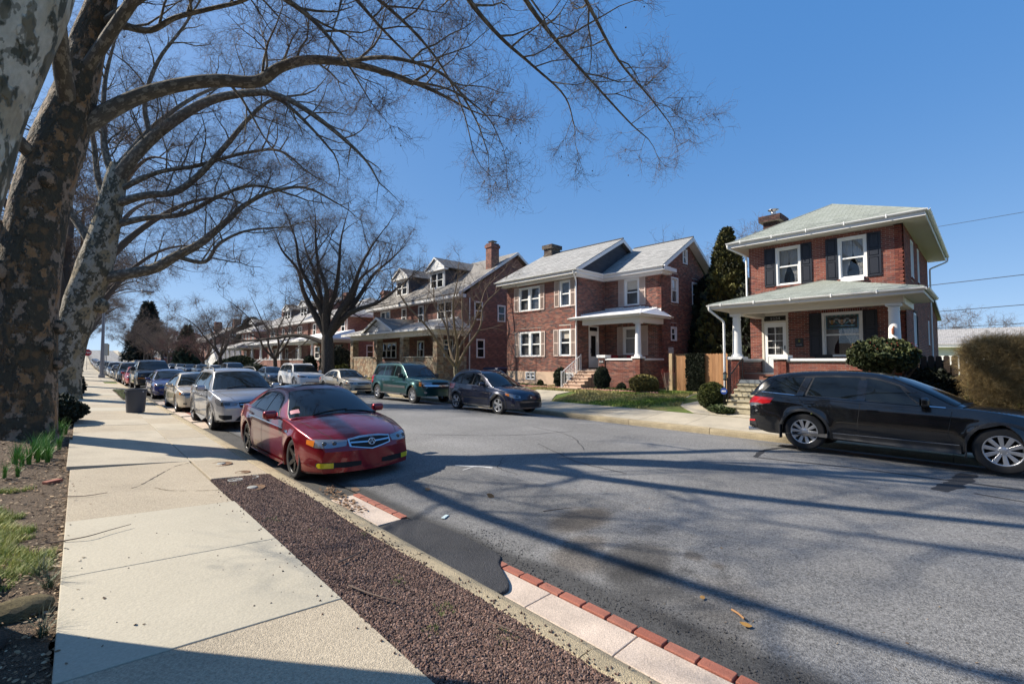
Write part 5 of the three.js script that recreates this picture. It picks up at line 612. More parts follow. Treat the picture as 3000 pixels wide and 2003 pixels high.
  const glassPatch = (s0b, s0t, s1b, s1t, q0, q1, sg, off, nu = 10, nv = 8) => grid(nu, nv, (u, v) => outer(lerp(lerp(s0b, s0t, v), lerp(s1b, s1t, v), u), lerp(q0, q1, v), sg, off));
  const across = (sa, sb, qa, off, nu = 18, nv = 10, qe = qa) => grid(nu, nv, (u, v) => { const k = u * 2 - 1, q = lerp(2, lerp(qa, qe, v), Math.abs(k)); return outer(lerp(sa, sb, v), q, k < 0 ? -1 : 1, off); });
  const tgt = [body, ...caps, cabin].map((g) => new THREE.Mesh(g, new THREE.MeshBasicMaterial({ side: THREE.DoubleSide }))); const rc = new THREE.Raycaster();
  const cast = (o, d) => { rc.set(o, d); let best = null; for (const t of tgt) for (const h of rc.intersectObject(t)) if (!best || h.distance < best.distance) best = h; return best ? best.point : null; };
  const at = { F: (a, b) => [V(a, b, 6), V(0, 0, -1)], B: (a, b) => [V(a, b, -6), V(0, 0, 1)], T: (a, b) => [V(a, 5, L / 2 - b), V(0, -1, 0)], L: (a, b) => [V(-5, b, L / 2 - a), V(1, 0, 0)], R: (a, b) => [V(5, b, L / 2 - a), V(-1, 0, 0)], A: (a, b) => { const f = a * D2R; return [V(Math.sin(f) * 4, b, L / 2 - 1.1 + Math.cos(f) * 4), V(-Math.sin(f), 0, -Math.cos(f))]; }, Z: (a, b) => { const f = a * D2R; return [V(Math.sin(f) * 4, b, -L / 2 + 1.1 - Math.cos(f) * 4), V(-Math.sin(f), 0, Math.cos(f))]; } };
  const poly = (P, n) => { const len = [0]; for (let i = 1; i < P.length; i++) len.push(len[i - 1] + Math.hypot(P[i][0] - P[i - 1][0], P[i][1] - P[i - 1][1])); const T = len[len.length - 1] || 1, out = []; for (let k = 0; k <= n; k++) { const d = T * k / n; let i = 1; while (i < P.length - 1 && len[i] < d) i++; const t = (d - len[i - 1]) / ((len[i] - len[i - 1]) || 1); out.push([lerp(P[i - 1][0], P[i][0], clamp(t, 0, 1)), lerp(P[i - 1][1], P[i][1], clamp(t, 0, 1))]); } return out; };
  const decal = (mode, lo, hi, off = .006, nu = 12, nv = 4) => { const A = poly(lo, nu), B = poly(hi, nu); let last = null; const pts = []; for (let j = 0; j <= nv; j++) for (let i = 0; i <= nu; i++) { const a = lerp(A[i][0], B[i][0], j / nv), b = lerp(A[i][1], B[i][1], j / nv), [o, d] = at[mode](a, b); const h = cast(o, d); let p = h ? h.clone().addScaledVector(d, -off) : last ? last.clone() : o.clone().addScaledVector(d, 4); last = p; pts.push(p); } return grid(nu, nv, (u, v, i, j) => pts[j * (nu + 1) + i]); };
  const line = (mode, P, w = .008, off = .002, n = 14) => { const q = poly(P, n), lo = [], hi = []; for (let i = 0; i <= n; i++) { const a = q[Math.max(0, i - 1)], b = q[Math.min(n, i + 1)], dx = b[0] - a[0], dy = b[1] - a[1], l = Math.hypot(dx, dy) || 1; lo.push([q[i][0] + dy / l * w / 2, q[i][1] - dx / l * w / 2]); hi.push([q[i][0] - dy / l * w / 2, q[i][1] + dx / l * w / 2]); } let last = null; const pts = []; for (const row of [lo, hi]) for (const [a, b] of row) { const [o, d] = at[mode](a, b), h = cast(o, d); const p = h ? h.clone().addScaledVector(d, -off) : last ? last.clone() : o; last = p; pts.push(p); } return grid(n, 1, (u, v, i, j) => pts[j * (n + 1) + i]); };
  const spot = (mode, a, b) => { const [o, d] = at[mode](a, b); return cast(o, d) ?? o.clone().addScaledVector(d, 4); };
  return { body: [body, ...caps], cabin, glassPatch, across, decal, line, spot, lat, yT, yR, cab, L, W, ax, AR, wy, outer };
}
function makeCar(S) {
  const lod = S.lod ?? 1, root = thing(S.name ?? 'parked_car', S.label, S.category ?? 'car', [S.x, S.y ?? .02, S.zFront - S.L / 2], 0, S.group); root.rotation.z = S.roll ?? 0; const K = carShell(S, lod), P = S.paint, { L, W } = K;
  part('body', [...K.body, K.cabin], P, root);
  const ub = S.gc ?? .2; part('underbody', [bx(-W / 2 + .2, W / 2 - .2, ub + .03, .62, -L / 2 + .5, L / 2 - .45)], CM.dark, root);
  const G = S.glass ?? CM.glass; part('windscreen', K.across(S.ws[0], S.ws[1], S.ws[2] ?? 1.12, .006, 18, 10, S.ws[3] ?? 1.22), G, root); if (lod < 2) part('windscreen_seal', K.across(S.ws[0] - .015, S.ws[1] + .012, (S.ws[2] ?? 1.12) - .04, .003, 18, 10, (S.ws[3] ?? 1.22) - .05), CM.trim, root);
  if (S.rw) part('rear_window', K.across(S.rw[0], S.rw[1], S.rw[2] ?? 1.2, .006, 14, 8, S.rw[3] ?? 1.2), G, root);
  for (const sg of [-1, 1]) { if (sg > 0 && S.oneSide) continue; if (S.dlo) part('window_trim', K.glassPatch(...S.dlo, S.q0 - .05, S.q1 + .05, sg, .003, 30, 8), S.dloMat ?? CM.trim, root); for (const w of S.side) part('side_window', K.glassPatch(...w.slice(0, 4), w[4] ?? S.q0, w[5] ?? S.q1, sg, .007), G, root); }
  // wheels
  const wg = wheelGeo(S.tyre, S.tw ?? .21, S.rimR, S.wheel); for (const a of K.ax) for (const sg of [-1, 1]) { const w = grp('wheel', root); w.position.set(sg * (W / 2 - (S.tw ?? .21) / 2 - (S.track ?? .025)), S.tyre, L / 2 - a); if (sg > 0) w.rotation.y = Math.PI; w.rotation.x = a * 1.7; const ad = (n, g, m) => { const o = shade(new THREE.Mesh(g, m)); o.name = n; w.add(o); }; ad('tyre', wg.tyre, CM.tyre); ad('rim', wg.rim, S.rimMat ?? CM.alloy); ad('brake_disc', wg.disc, S.rimMat === CM.alloyBlack ? CM.dark : CM.dark); }
  const both = (f) => { const o = [f(-1)]; if (!S.oneSide) o.push(f(1)); return o; }, LR = (sg) => sg < 0 ? 'L' : 'R';
  // seams and fittings
  if (S.seams) { const ln = []; for (const q of S.seams) both((sg) => ln.push(K.line(LR(sg), q, S.seamW ?? .009))); for (const q of S.frontSeams ?? []) ln.push(K.line('T', q, .009), K.line('T', q.map(([x, s]) => [-x, s]), .009)); for (const q of S.bumperSeams ?? []) ln.push(K.line('A', q, .55, .002, 20)); part('panel_gaps', ln, CM.dark, root).userData.kind = 'stuff'; }
  for (const [s, y] of S.handles ?? []) both((sg) => { const p = K.spot(LR(sg), s, y); part('door_handle', new THREE.CapsuleGeometry(.016, .15, 3, 8).rotateX(Math.PI / 2).scale(.9, 1, 1).translate(p.x + sg * .018, p.y, p.z), S.handleMat ?? P, root); });
  if (S.mirror) both((sg) => { const [s, y] = S.mirror, p = K.spot(LR(sg), s, y), m = grp('mirror', root); const [mw, mh] = S.mirrorSize ?? [.22, .15]; part('housing', new RoundedBoxGeometry(mw, mh, .13, 4, .055).translate(p.x + sg * (mw / 2 + .035), p.y + .07, p.z - .02), S.mirrorMat ?? P, m); part('arm', new RoundedBoxGeometry(.12, .05, .06, 2, .02).translate(p.x + sg * .05, p.y + .01, p.z), S.mirrorArm ?? CM.trim, m); part('mirror_glass', new RoundedBoxGeometry(mw - .03, mh - .03, .01, 1, .004).translate(p.x + sg * (mw / 2 + .035), p.y + .07, p.z - .088), CM.glass, m); });
  for (const d of S.decals ?? []) { const [nm, m, mode, lo, hi, off = .006, nu = 12, nv = 4, mir = 1] = d; const gs = [K.decal(mode, lo, hi, off, nu, nv)]; part(nm, gs[0], m, root); if (mir && 'FATBZ'.includes(mode)) part(nm, K.decal(mode, lo.map(([a, b]) => [-a, b]), hi.map(([a, b]) => [-a, b]), off, nu, nv), m, root); if (mir && mode === 'L' && !S.oneSide) part(nm, K.decal('R', lo, hi, off, nu, nv), m, root); }
  if (S.cladding) { const [w, m] = S.cladding; for (const a of K.ax) both((sg) => { const lo = [], hi = []; for (let i = 0; i <= 20; i++) { const t = lerp(-.18, Math.PI + .18, i / 20); lo.push([a - Math.cos(t) * (K.AR + .003), Math.max(K.wy + Math.sin(t) * (K.AR + .003), (S.gc ?? .2) + .03)]); hi.push([a - Math.cos(t) * (K.AR + w), Math.max(K.wy + Math.sin(t) * (K.AR + w), (S.gc ?? .2) + .03)]); } part('arch_cladding', K.decal(LR(sg), lo, hi, .01, 20, 3), m, root); }); }
  if (S.rails) { const [s0, s1, q, m, up = .06] = S.rails; both((sg) => { const pts = []; for (let i = 0; i <= 14; i++) { const t = i / 14, p = K.outer(lerp(s0, s1, t), q, sg, .0); p.y += .01 + up * sstep(0, .14, Math.min(t, 1 - t)); pts.push(p); } part('roof_rail', tube(smooth(pts, 2), .017, 8), m, root); }); }
  if (S.wipers) part('wiper', [-.45, .12].map((x) => { const p = [0, .3, .62].map((t, i) => { const h = K.spot('T', x + t, S.ws[0] + .05 + (i * .02)); return h.add(V(0, .018, 0)); }); return tube(p, .009, 5); }), CM.trim, root);
  if (S.extra) S.extra(root, K, P); return root;
}
{ // --- kerb side row, all facing the camera ---
  const red = paint(.20, .003, .012, .55, .28);
  makeCar({ label: 'dark red sedan with black wheels and yellow fog lamps parked nearest at the left kerb', x: 3.43, zFront: -6.84, y: .028, L: 4.73, W: 1.86, H: 1.43, gc: .15, wb: 2.74, fo: .96, tyre: .318, tw: .215, rimR: .235, wheel: 'star', rimMat: CM.alloyBlack, archGap: .035, track: .035, paint: red, belt: .93, tum: .30, inset: .02, bowF: .30, bowR: .16, bowW: .26, drop: .10, wsTop: 2.2, tuckT: .085,
    top: [[0, .50], [.03, .56], [.09, .635], [.25, .69], [.6, .765], [1.2, .855], [1.6, .895], [2.6, .925], [3.7, .965], [4.2, .975], [4.55, .95], [4.68, .88], [4.73, .8]],
    crown: [[0, 0], [.04, .02], [.15, .05], [.4, .085], [1, .10], [1.5, .06], [3, .03], [4.3, .05], [4.73, .01]],
    roof: [[1.22, .925], [1.55, 1.10], [1.9, 1.265], [2.2, 1.37], [2.5, 1.42], [2.85, 1.43], [3.25, 1.39], [3.6, 1.29], [3.95, 1.13], [4.22, .99]],
    ws: [1.27, 2.13, 1.04, 1.2], rw: [3.42, 4.08, 1.2, 1.1], q0: .07, q1: .86, dlo: [1.66, 2.06, 3.98, 3.5], side: [[1.76, 2.13, 2.60, 2.56], [2.66, 2.62, 3.44, 3.22], [3.48, 3.26, 3.86, 3.44]],
    seams: [[[1.42, .86], [1.44, .55], [1.42, .30]], [[2.63, .90], [2.66, .6], [2.62, .22]], [[3.62, .93], [3.58, .75], [3.36, .62]]], frontSeams: [[[.50, .12], [.62, .45], [.70, .9], [.74, 1.24]], [[.0, .105], [.25, .10], [.50, .12]]], bumperSeams: [[[-58, .60], [-45, .545], [-30, .535], [0, .50], [30, .535], [45, .545], [58, .60]]],
    handles: [[2.42, .80], [3.44, .84]], mirror: [1.78, .885], mirrorSize: [.23, .145], mirrorArm: red, wipers: 1,
    decals: [['headlamp', CM.lens, 'A', [[21, .575], [33, .555], [46, .56], [54, .60]], [[20, .66], [33, .675], [46, .68], [55, .675]], .006, 14, 5], ['turn_signal', CM.amber, 'A', [[46.5, .572], [55, .605]], [[46, .668], [55.5, .668]], .011, 5, 3],
      ['grille_surround', CM.chrome, 'A', [[-20, .665], [-18.5, .56], [0, .498], [18.5, .56], [20, .665]], [[-20, .672], [-10, .70], [0, .706], [10, .70], [20, .672]], .010, 24, 6, 0], ['grille', CM.dark, 'A', [[-18.4, .652], [-17.2, .572], [0, .515], [17.2, .572], [18.4, .652]], [[-18.4, .655], [-9, .676], [0, .68], [9, .676], [18.4, .655]], .015, 24, 6, 0], ['grille_bar', CM.chrome, 'A', [[-17.5, .61], [0, .60], [17.5, .61]], [[-17.7, .632], [0, .622], [17.7, .632]], .022, 16, 1, 0],
      ['lower_intake', CM.dark, 'A', [[9, .262], [20, .25], [31, .26]], [[9, .33], [20, .335], [31, .335]], .005, 10, 3], ['fog_lamp', CM.yellow, 'A', [[30, .255], [42, .262], [43, .29]], [[30, .332], [41, .338], [42.5, .325]], .012, 8, 4], ['fog_surround', CM.trim, 'A', [[29.2, .248], [42.8, .254], [44, .29]], [[29.2, .34], [41.5, .346], [43.5, .33]], .007, 8, 4],
      ['sunroof', CM.glass, 'T', [[-.40, 2.42], [.40, 2.42]], [[-.42, 2.86], [.42, 2.86]], .006, 10, 5, 0], ['belt_moulding', CM.chrome, 'L', [[1.50, .745], [2.6, .775], [3.6, .80]], [[1.50, .757], [2.6, .787], [3.6, .812]], .006, 20, 1], ['badge', CM.chrome, 'L', [[1.24, .70], [1.38, .705]], [[1.24, .735], [1.38, .74]], .008, 3, 1],
      ['rocker', red, 'L', [[1.36, .16], [3.3, .16]], [[1.36, .215], [3.3, .215]], .028, 16, 2], ['tail_lamp', CM.redLens, 'Z', [[44, .70], [60, .72]], [[44, .84], [62, .84]], .006, 6, 3]],
    extra: (root, K) => { const p = K.spot('A', 0, .612), e = grp('emblem', root), g = [new THREE.TorusGeometry(.052, .008, 8, 26).scale(1, .95, 1), tube([V(-.03, -.038, 0), V(-.006, .045, 0)], .008, 5), tube([V(.03, -.038, 0), V(.006, .045, 0)], .008, 5), bx(-.018, .018, -.012, .0, -.004, .006)]; part('badge', g, CM.chrome, e); part('backing', new THREE.CylinderGeometry(.05, .05, .012, 20).rotateX(Math.PI / 2), CM.dark, e); e.position.set(0, .612, p.z + .03); e.rotation.x = -.2;
      for (const sg of [-1, 1]) for (const a of [30, 37.5]) { const q = K.spot('A', sg * a, .618); part('headlamp_lens', new THREE.SphereGeometry(.036, 14, 10).translate(q.x, q.y, q.z - .006), CM.lensDark, root); } const st = grid(4, 3, (u, w) => K.outer(lerp(1.36, 1.47, w), lerp(1.36, 1.16, u), -1, .010)); part('sticker', st, mat([.55, .25, .27], .6), root); } });
  const silver = paint(.40, .41, .44, .65, .34);
  makeCar({ label: 'silver compact suv with dark roof rails parked behind the dark red sedan', category: 'suv', x: 3.52, zFront: -13.92, y: .026, L: 4.6, W: 1.80, H: 1.66, gc: .24, wb: 2.64, fo: .93, tyre: .345, tw: .22, rimR: .225, wheel: 'five', paint: silver, belt: 1.08, tum: .24, bowF: .24, bowW: .22, drop: .075, wsTop: 2.0, cladding: [.035, CM.grey], 
    top: [[0, .62], [.03, .70], [.10, .80], [.3, .90], [.7, .975], [1.15, 1.03], [1.6, 1.06], [3, 1.09], [4.2, 1.12], [4.5, 1.1], [4.6, .95]], crown: [[0, 0], [.05, .02], [.2, .045], [.6, .065], [1.2, .06], [4.6, .0]],
    roof: [[1.02, 1.06], [1.35, 1.26], [1.7, 1.46], [2.0, 1.59], [2.3, 1.645], [3, 1.665], [3.8, 1.635], [4.2, 1.57], [4.4, 1.3], [4.52, 1.12]], ws: [1.08, 1.92, 1.04, 1.18], q0: .08, q1: .88, dlo: [1.38, 1.86, 4.3, 4.1], side: [[1.62, 1.9, 2.42, 2.38], [2.48, 2.44, 3.36, 3.3], [3.42, 3.36, 4.22, 4.02], [1.42, 1.6, 1.58, 1.76, .08, .4]],
    seams: [[[1.32, .95], [1.36, .6], [1.32, .34]], [[2.46, 1.04], [2.5, .6], [2.46, .3]], [[3.5, 1.06], [3.46, .8], [3.24, .7]]], frontSeams: [[[.46, .17], [.62, .5], [.72, 1.02]]], bumperSeams: [[[-56, .70], [-40, .66], [0, .60], [40, .66], [56, .70]]], handles: [[2.26, .9], [3.28, .92]], mirror: [1.62, 1.04], mirrorSize: [.24, .17], rails: [2.1, 4.1, 1.12, CM.trim, .06], wipers: 1,
    decals: [['headlamp', CM.lens, 'A', [[22, .69], [34, .66], [50, .70], [56, .77]], [[20, .755], [32, .80], [48, .845], [58, .85]], .007, 14, 5], ['headlamp_lens', CM.lensDark, 'A', [[30, .70], [42, .70]], [[30, .76], [42, .78]], .012, 5, 3], ['grille', CM.dark, 'A', [[-18, .64], [0, .60], [18, .64]], [[-20, .765], [0, .785], [20, .765]], .008, 18, 4, 0], ['grille_bar', CM.chrome, 'A', [[-18, .70], [0, .688], [18, .70]], [[-18.5, .725], [0, .715], [18.5, .725]], .018, 14, 1, 0], ['grille_surround', CM.chrome, 'A', [[-20, .768], [0, .786], [20, .768]], [[-20.5, .782], [0, .80], [20.5, .782]], .013, 16, 1, 0], ['lower_intake', CM.dark, 'A', [[-24, .28], [0, .27], [24, .28]], [[-16, .44], [0, .45], [16, .44]], .006, 16, 4, 0], ['fog_recess', CM.dark, 'A', [[27, .33], [36, .31], [45, .38]], [[27, .43], [36, .44], [45, .445]], .007, 8, 3], ['bumper_trim', CM.grey, 'A', [[-52, .25], [0, .24], [52, .25]], [[-52, .30], [0, .28], [52, .30]], .010, 24, 1, 0], ['tail_lamp', CM.redLens, 'Z', [[46, .85], [58, .85]], [[46, 1.05], [58, 1.05]], .006, 5, 3], ['rocker', CM.grey, 'L', [[1.3, .24], [3.2, .24]], [[1.3, .31], [3.2, .31]], .008, 14, 2]] });

  const sedan = (o) => ({ L: 4.7, W: 1.8, H: 1.44, gc: .19, wb: 2.68, fo: .96, tyre: .32, tw: .205, rimR: .205, wheel: 'six', belt: .93, tum: .25, bowF: .24, bowR: .14, bowW: .22, drop: .085, wsTop: 2.1,
    top: [[0, .54], [.03, .62], [.10, .70], [.3, .765], [.7, .825], [1.2, .885], [1.6, .92], [2.6, .945], [3.7, .97], [4.3, .975], [4.55, .95], [4.66, .88], [4.7, .8]], crown: [[0, 0], [.05, .015], [.2, .04], [.6, .06], [1.2, .065], [3, .03], [4.3, .04], [4.7, .0]],
    roof: [[1.18, .94], [1.5, 1.12], [1.85, 1.29], [2.15, 1.39], [2.45, 1.43], [2.85, 1.44], [3.25, 1.40], [3.6, 1.29], [3.95, 1.12], [4.2, .99]], ws: [1.24, 2.08, 1.05, 1.2], rw: [3.4, 4.05, 1.2, 1.1], q0: .08, q1: .86, dlo: [1.62, 2.0, 3.92, 3.45], side: [[1.72, 2.08, 2.54, 2.5], [2.6, 2.56, 3.34, 3.14], [3.4, 3.2, 3.78, 3.4]],
    seams: [[[1.40, .88], [1.43, .55], [1.40, .30]], [[2.57, .92], [2.6, .6], [2.56, .26]], [[3.55, .94], [3.52, .75], [3.3, .62]]], frontSeams: [[[.46, .13], [.58, .45], [.70, 1.18]]], bumperSeams: [[[-56, .62], [-40, .585], [0, .55], [40, .585], [56, .62]]], handles: [[2.36, .80], [3.36, .83]], mirror: [1.74, .90], mirrorSize: [.21, .14], wipers: 1, ...o });
  const SD = (hi = .735, lo = .615, gr = CM.dark) => [['headlamp', CM.lens, 'A', [[22, lo + .01], [36, lo], [52, lo + .03]], [[21, hi - .03], [36, hi], [54, hi]], .007, 12, 4], ['headlamp_lens', CM.lensDark, 'A', [[30, lo + .02], [40, lo + .02]], [[30, hi - .025], [40, hi - .02]], .012, 5, 3], ['turn_signal', CM.amber, 'A', [[49, lo + .03], [55, lo + .05]], [[49, hi - .01], [56, hi - .01]], .011, 4, 3], ['grille', gr, 'A', [[-17, lo + .0], [17, lo + .0]], [[-19, hi - .035], [19, hi - .035]], .008, 14, 3, 0], ['lower_intake', CM.dark, 'A', [[-26, .28], [26, .28]], [[-26, .38], [26, .38]], .006, 16, 3, 0], ['fog_lamp', CM.lensDark, 'A', [[33, .3], [40, .31]], [[33, .37], [40, .37]], .008, 5, 3], ['tail_lamp', CM.redLens, 'Z', [[44, .72], [58, .74]], [[44, .87], [60, .87]], .006, 5, 3]];
  makeCar(sedan({ label: 'pale gold sedan parked between the silver suv and the dark blue sedan', x: 3.5, zFront: -19.9, paint: paint(.47, .41, .32, .5, .36), wheel: 'multi', L: 4.75, decals: SD(.74, .62) }));
  makeCar(sedan({ label: 'dark blue sedan parked behind the grey trash can and in front of the black pickup', x: 3.52, zFront: -27.7, paint: paint(.008, .016, .12, .4), L: 4.6, wheel: 'five', rimMat: CM.alloyBlack, decals: SD(.755, .63) }));
  // pickup
  makeCar({ name: 'pickup_truck', category: 'pickup truck', label: 'tall black pickup truck with roof marker and black mirrors in the left row', x: 3.6, zFront: -36.9, L: 5.8, W: 2.02, H: 1.93, gc: .34, wb: 3.65, fo: .98, tyre: .40, tw: .26, rimR: .23, wheel: 'six', rimMat: CM.alloyBlack, paint: paint(.006, .007, .012, .3), belt: 1.28, tum: .2, bowF: .12, bowR: .04, bowW: .2, drop: .08, wsTop: 2.1, archGap: .09, flare: .04,
    top: [[0, .80], [.03, .95], [.08, 1.08], [.3, 1.16], [.9, 1.2], [1.4, 1.23], [2, 1.26], [3.9, 1.29], [5.6, 1.30], [5.8, 1.2]], crown: [[0, 0], [.1, .03], [.6, .06], [1.4, .05], [5.8, 0]], roof: [[1.28, 1.26], [1.6, 1.48], [1.95, 1.74], [2.2, 1.87], [2.5, 1.92], [3.4, 1.93], [3.85, 1.89], [3.98, 1.7], [4.06, 1.34]], ws: [1.34, 2.14, 1.04, 1.15], q0: .1, q1: .86, dlo: [1.62, 2.05, 3.86, 3.8], side: [[1.75, 2.12, 2.75, 2.72], [2.82, 2.8, 3.76, 3.68]], plan: [[0, .9], [.1, .94], [.4, .98], [1, 1], [5.6, 1], [5.8, .98]],
    seams: [[[1.5, 1.2], [1.52, .7], [1.5, .45]], [[2.78, 1.2], [2.8, .7], [2.78, .4]], [[3.9, 1.2], [3.9, .5]]], handles: [[2.6, 1.08], [3.7, 1.08]], mirror: [1.78, 1.3], mirrorSize: [.25, .26], mirrorMat: CM.trim, decals: [['headlamp', CM.lensDark, 'A', [[24, .82], [44, .84]], [[24, 1.0], [44, 1.02]], .01, 8, 4], ['grille', CM.dark, 'F', [[-.5, .72], [.5, .72]], [[-.52, 1.02], [.52, 1.02]], .01, 12, 4, 0], ['grille_bar', CM.trim, 'F', [[-.9, .87], [.9, .87]], [[-.9, .92], [.9, .92]], .03, 14, 1, 0], ['turn_signal', CM.amber, 'A', [[28, .74], [42, .75]], [[28, .80], [42, .81]], .012, 6, 2], ['bumper', CM.trim, 'F', [[-.95, .46], [.95, .46]], [[-.95, .68], [.95, .68]], .05, 16, 3, 0], ['headlamp_lens', CM.lens, 'A', [[30, .87], [36, .87]], [[30, .95], [36, .95]], .014, 3, 3]] });
  const vanTop = [[0, .66], [.03, .74], [.12, .85], [.5, .97], [1, 1.05], [2, 1.08], [4.6, 1.12], [4.9, 1.0]], suvD = (lo = .7, hi = .86) => [['headlamp', CM.lens, 'A', [[24, lo], [50, lo + .03]], [[22, hi - .02], [54, hi + .02]], .007, 12, 4], ['headlamp_lens', CM.lensDark, 'A', [[30, lo + .03], [42, lo + .04]], [[30, hi - .04], [42, hi - .02]], .012, 5, 3], ['grille', CM.dark, 'A', [[-20, lo - .02], [20, lo - .02]], [[-21, hi - .03], [21, hi - .03]], .008, 14, 3, 0], ['lower_intake', CM.dark, 'A', [[-26, .32], [26, .32]], [[-24, .45], [24, .45]], .006, 14, 3, 0]];
  const suv = (o) => ({ category: 'suv', L: 4.9, W: 1.92, H: 1.74, gc: .26, wb: 2.85, fo: .95, tyre: .37, tw: .24, rimR: .24, wheel: 'five', belt: 1.1, tum: .23, bowF: .22, bowW: .2, drop: .08, wsTop: 2.0, top: [[0, .64], [.03, .74], [.1, .88], [.3, .97], [.8, 1.03], [1.3, 1.07], [2, 1.1], [4.5, 1.15], [4.8, 1.12], [4.9, .95]], crown: [[0, 0], [.05, .02], [.2, .04], [.7, .06], [1.3, .05], [4.9, 0]], roof: [[1.14, 1.09], [1.45, 1.3], [1.8, 1.53], [2.1, 1.67], [2.4, 1.72], [3.2, 1.74], [4.3, 1.69], [4.6, 1.6], [4.75, 1.3], [4.82, 1.16]], ws: [1.2, 2.02, 1.04, 1.16], q0: .08, q1: .87, dlo: [1.5, 1.98, 4.6, 4.45], side: [[1.66, 2.02, 2.6, 2.57], [2.68, 2.65, 3.56, 3.52], [3.66, 3.6, 4.52, 4.38]], seams: [[[1.44, 1.0], [1.46, .6], [1.44, .36]], [[2.64, 1.06], [2.66, .6], [2.62, .34]], [[3.66, 1.06], [3.64, .8], [3.4, .72]]], handles: [[2.44, .94], [3.46, .96]], mirror: [1.72, 1.08], mirrorSize: [.24, .18], wipers: 1, ...o });
  makeCar(sedan({ label: 'bright red car showing as a sliver behind the black pickup', x: 3.38, zFront: -43.6, paint: paint(.36, .01, .02), decals: SD(), lod: 2 }));
  makeCar(suv({ name: 'minivan', category: 'minivan', label: 'grey minivan parked behind the bright red car', x: 3.3, zFront: -49.6, L: 4.95, H: 1.76, paint: paint(.11, .105, .10, .5), decals: suvD(.72, .86), lod: 2, wheel: 'six' }));
  makeCar(sedan({ label: 'black sedan parked right behind the grey minivan', x: 3.3, zFront: -56.3, paint: paint(.008, .008, .01), decals: SD(), lod: 2 }));
  makeCar(sedan({ label: 'light grey sedan just beyond the black sedan in the left row', x: 3.25, zFront: -62.6, paint: paint(.26, .27, .28, .5), decals: SD(), lod: 2 }));
  makeCar(suv({ label: 'white suv parked just beside the street lamp pole', x: 3.25, zFront: -69.5, paint: paint(.62, .62, .60, .05, .4), decals: suvD(), lod: 2 }));
  const far = [[-76, 'sedan', [.012, .012, .014], 'black car in the left row just beyond the white suv'], [-82.5, 'suv', [.02, .022, .026], 'charcoal suv in the left row beyond the lamp pole'], [-89, 'sedan', [.10, .13, .17], 'slate blue sedan far along the left row'], [-95.5, 'suv', [.05, .08, .13], 'steel blue suv far along the left row'], [-102, 'sedan', [.28, .28, .28], 'silver sedan far along the left row'], [-109, 'sedan', [.02, .02, .022], 'black sedan near the red stop sign'], [-116, 'suv', [.45, .45, .44], 'pale suv beyond the red stop sign']];
  for (const [z, k, c, label] of far) makeCar((k === 'suv' ? suv : sedan)({ label, x: 3.2, y: .02 + rise(z - 2), zFront: z, paint: paint(...c), lod: 2, wipers: 0, decals: (k === 'suv' ? suvD() : SD()).slice(0, 5), seams: null, group: 'cars receding along the left kerb' }));
  const fc = [[.4, .4, .42], [.02, .02, .025], [.55, .55, .54], [.2, .03, .03], [.06, .09, .14], [.3, .3, .31], [.03, .03, .035], [.5, .5, .5], [.1, .1, .11]]; let proto = null;
  const clones = []; for (let i = 0; i < 9; i++) clones.push([3.2, -123 - i * 6.6, fc[i]]); for (let i = 0; i < 12; i++) clones.push([11.9, -62 - i * 8.5 - (i > 4 ? 6 : 0), fc[(i * 4 + 2) % 9]]);
  clones.forEach(([x, z, c], i) => { const P = paint(...c, .3); const lab = (x < 5 ? ORD[i] + ' tiny car beyond the stop sign along the left kerb' : ORD[i - 9] + ' distant car beyond the big maple along the right kerb'), gp = x < 5 ? 'tiny cars far along the left kerb' : 'distant cars along the right kerb'; if (!proto) { proto = makeCar(sedan({ label: lab, x, y: .02 + rise(z), zFront: z, paint: P, lod: 2, wipers: 0, seams: null, mirror: null, handles: [], decals: SD().slice(0, 4), group: gp })); return; } const o = proto.clone(); o.name = numbered('parked_car'); o.position.set(x, (x > 5 ? -.05 : .02) + rise(z), z - 2.35); o.userData = { label: lab, category: 'car', group: gp }; o.traverse((m) => { if (m.isMesh && m.name === 'body') m.material = P; }); scene.add(o); });
  // ---- right side of the street ----
  const nav = paint(.007, .012, .036, .4);
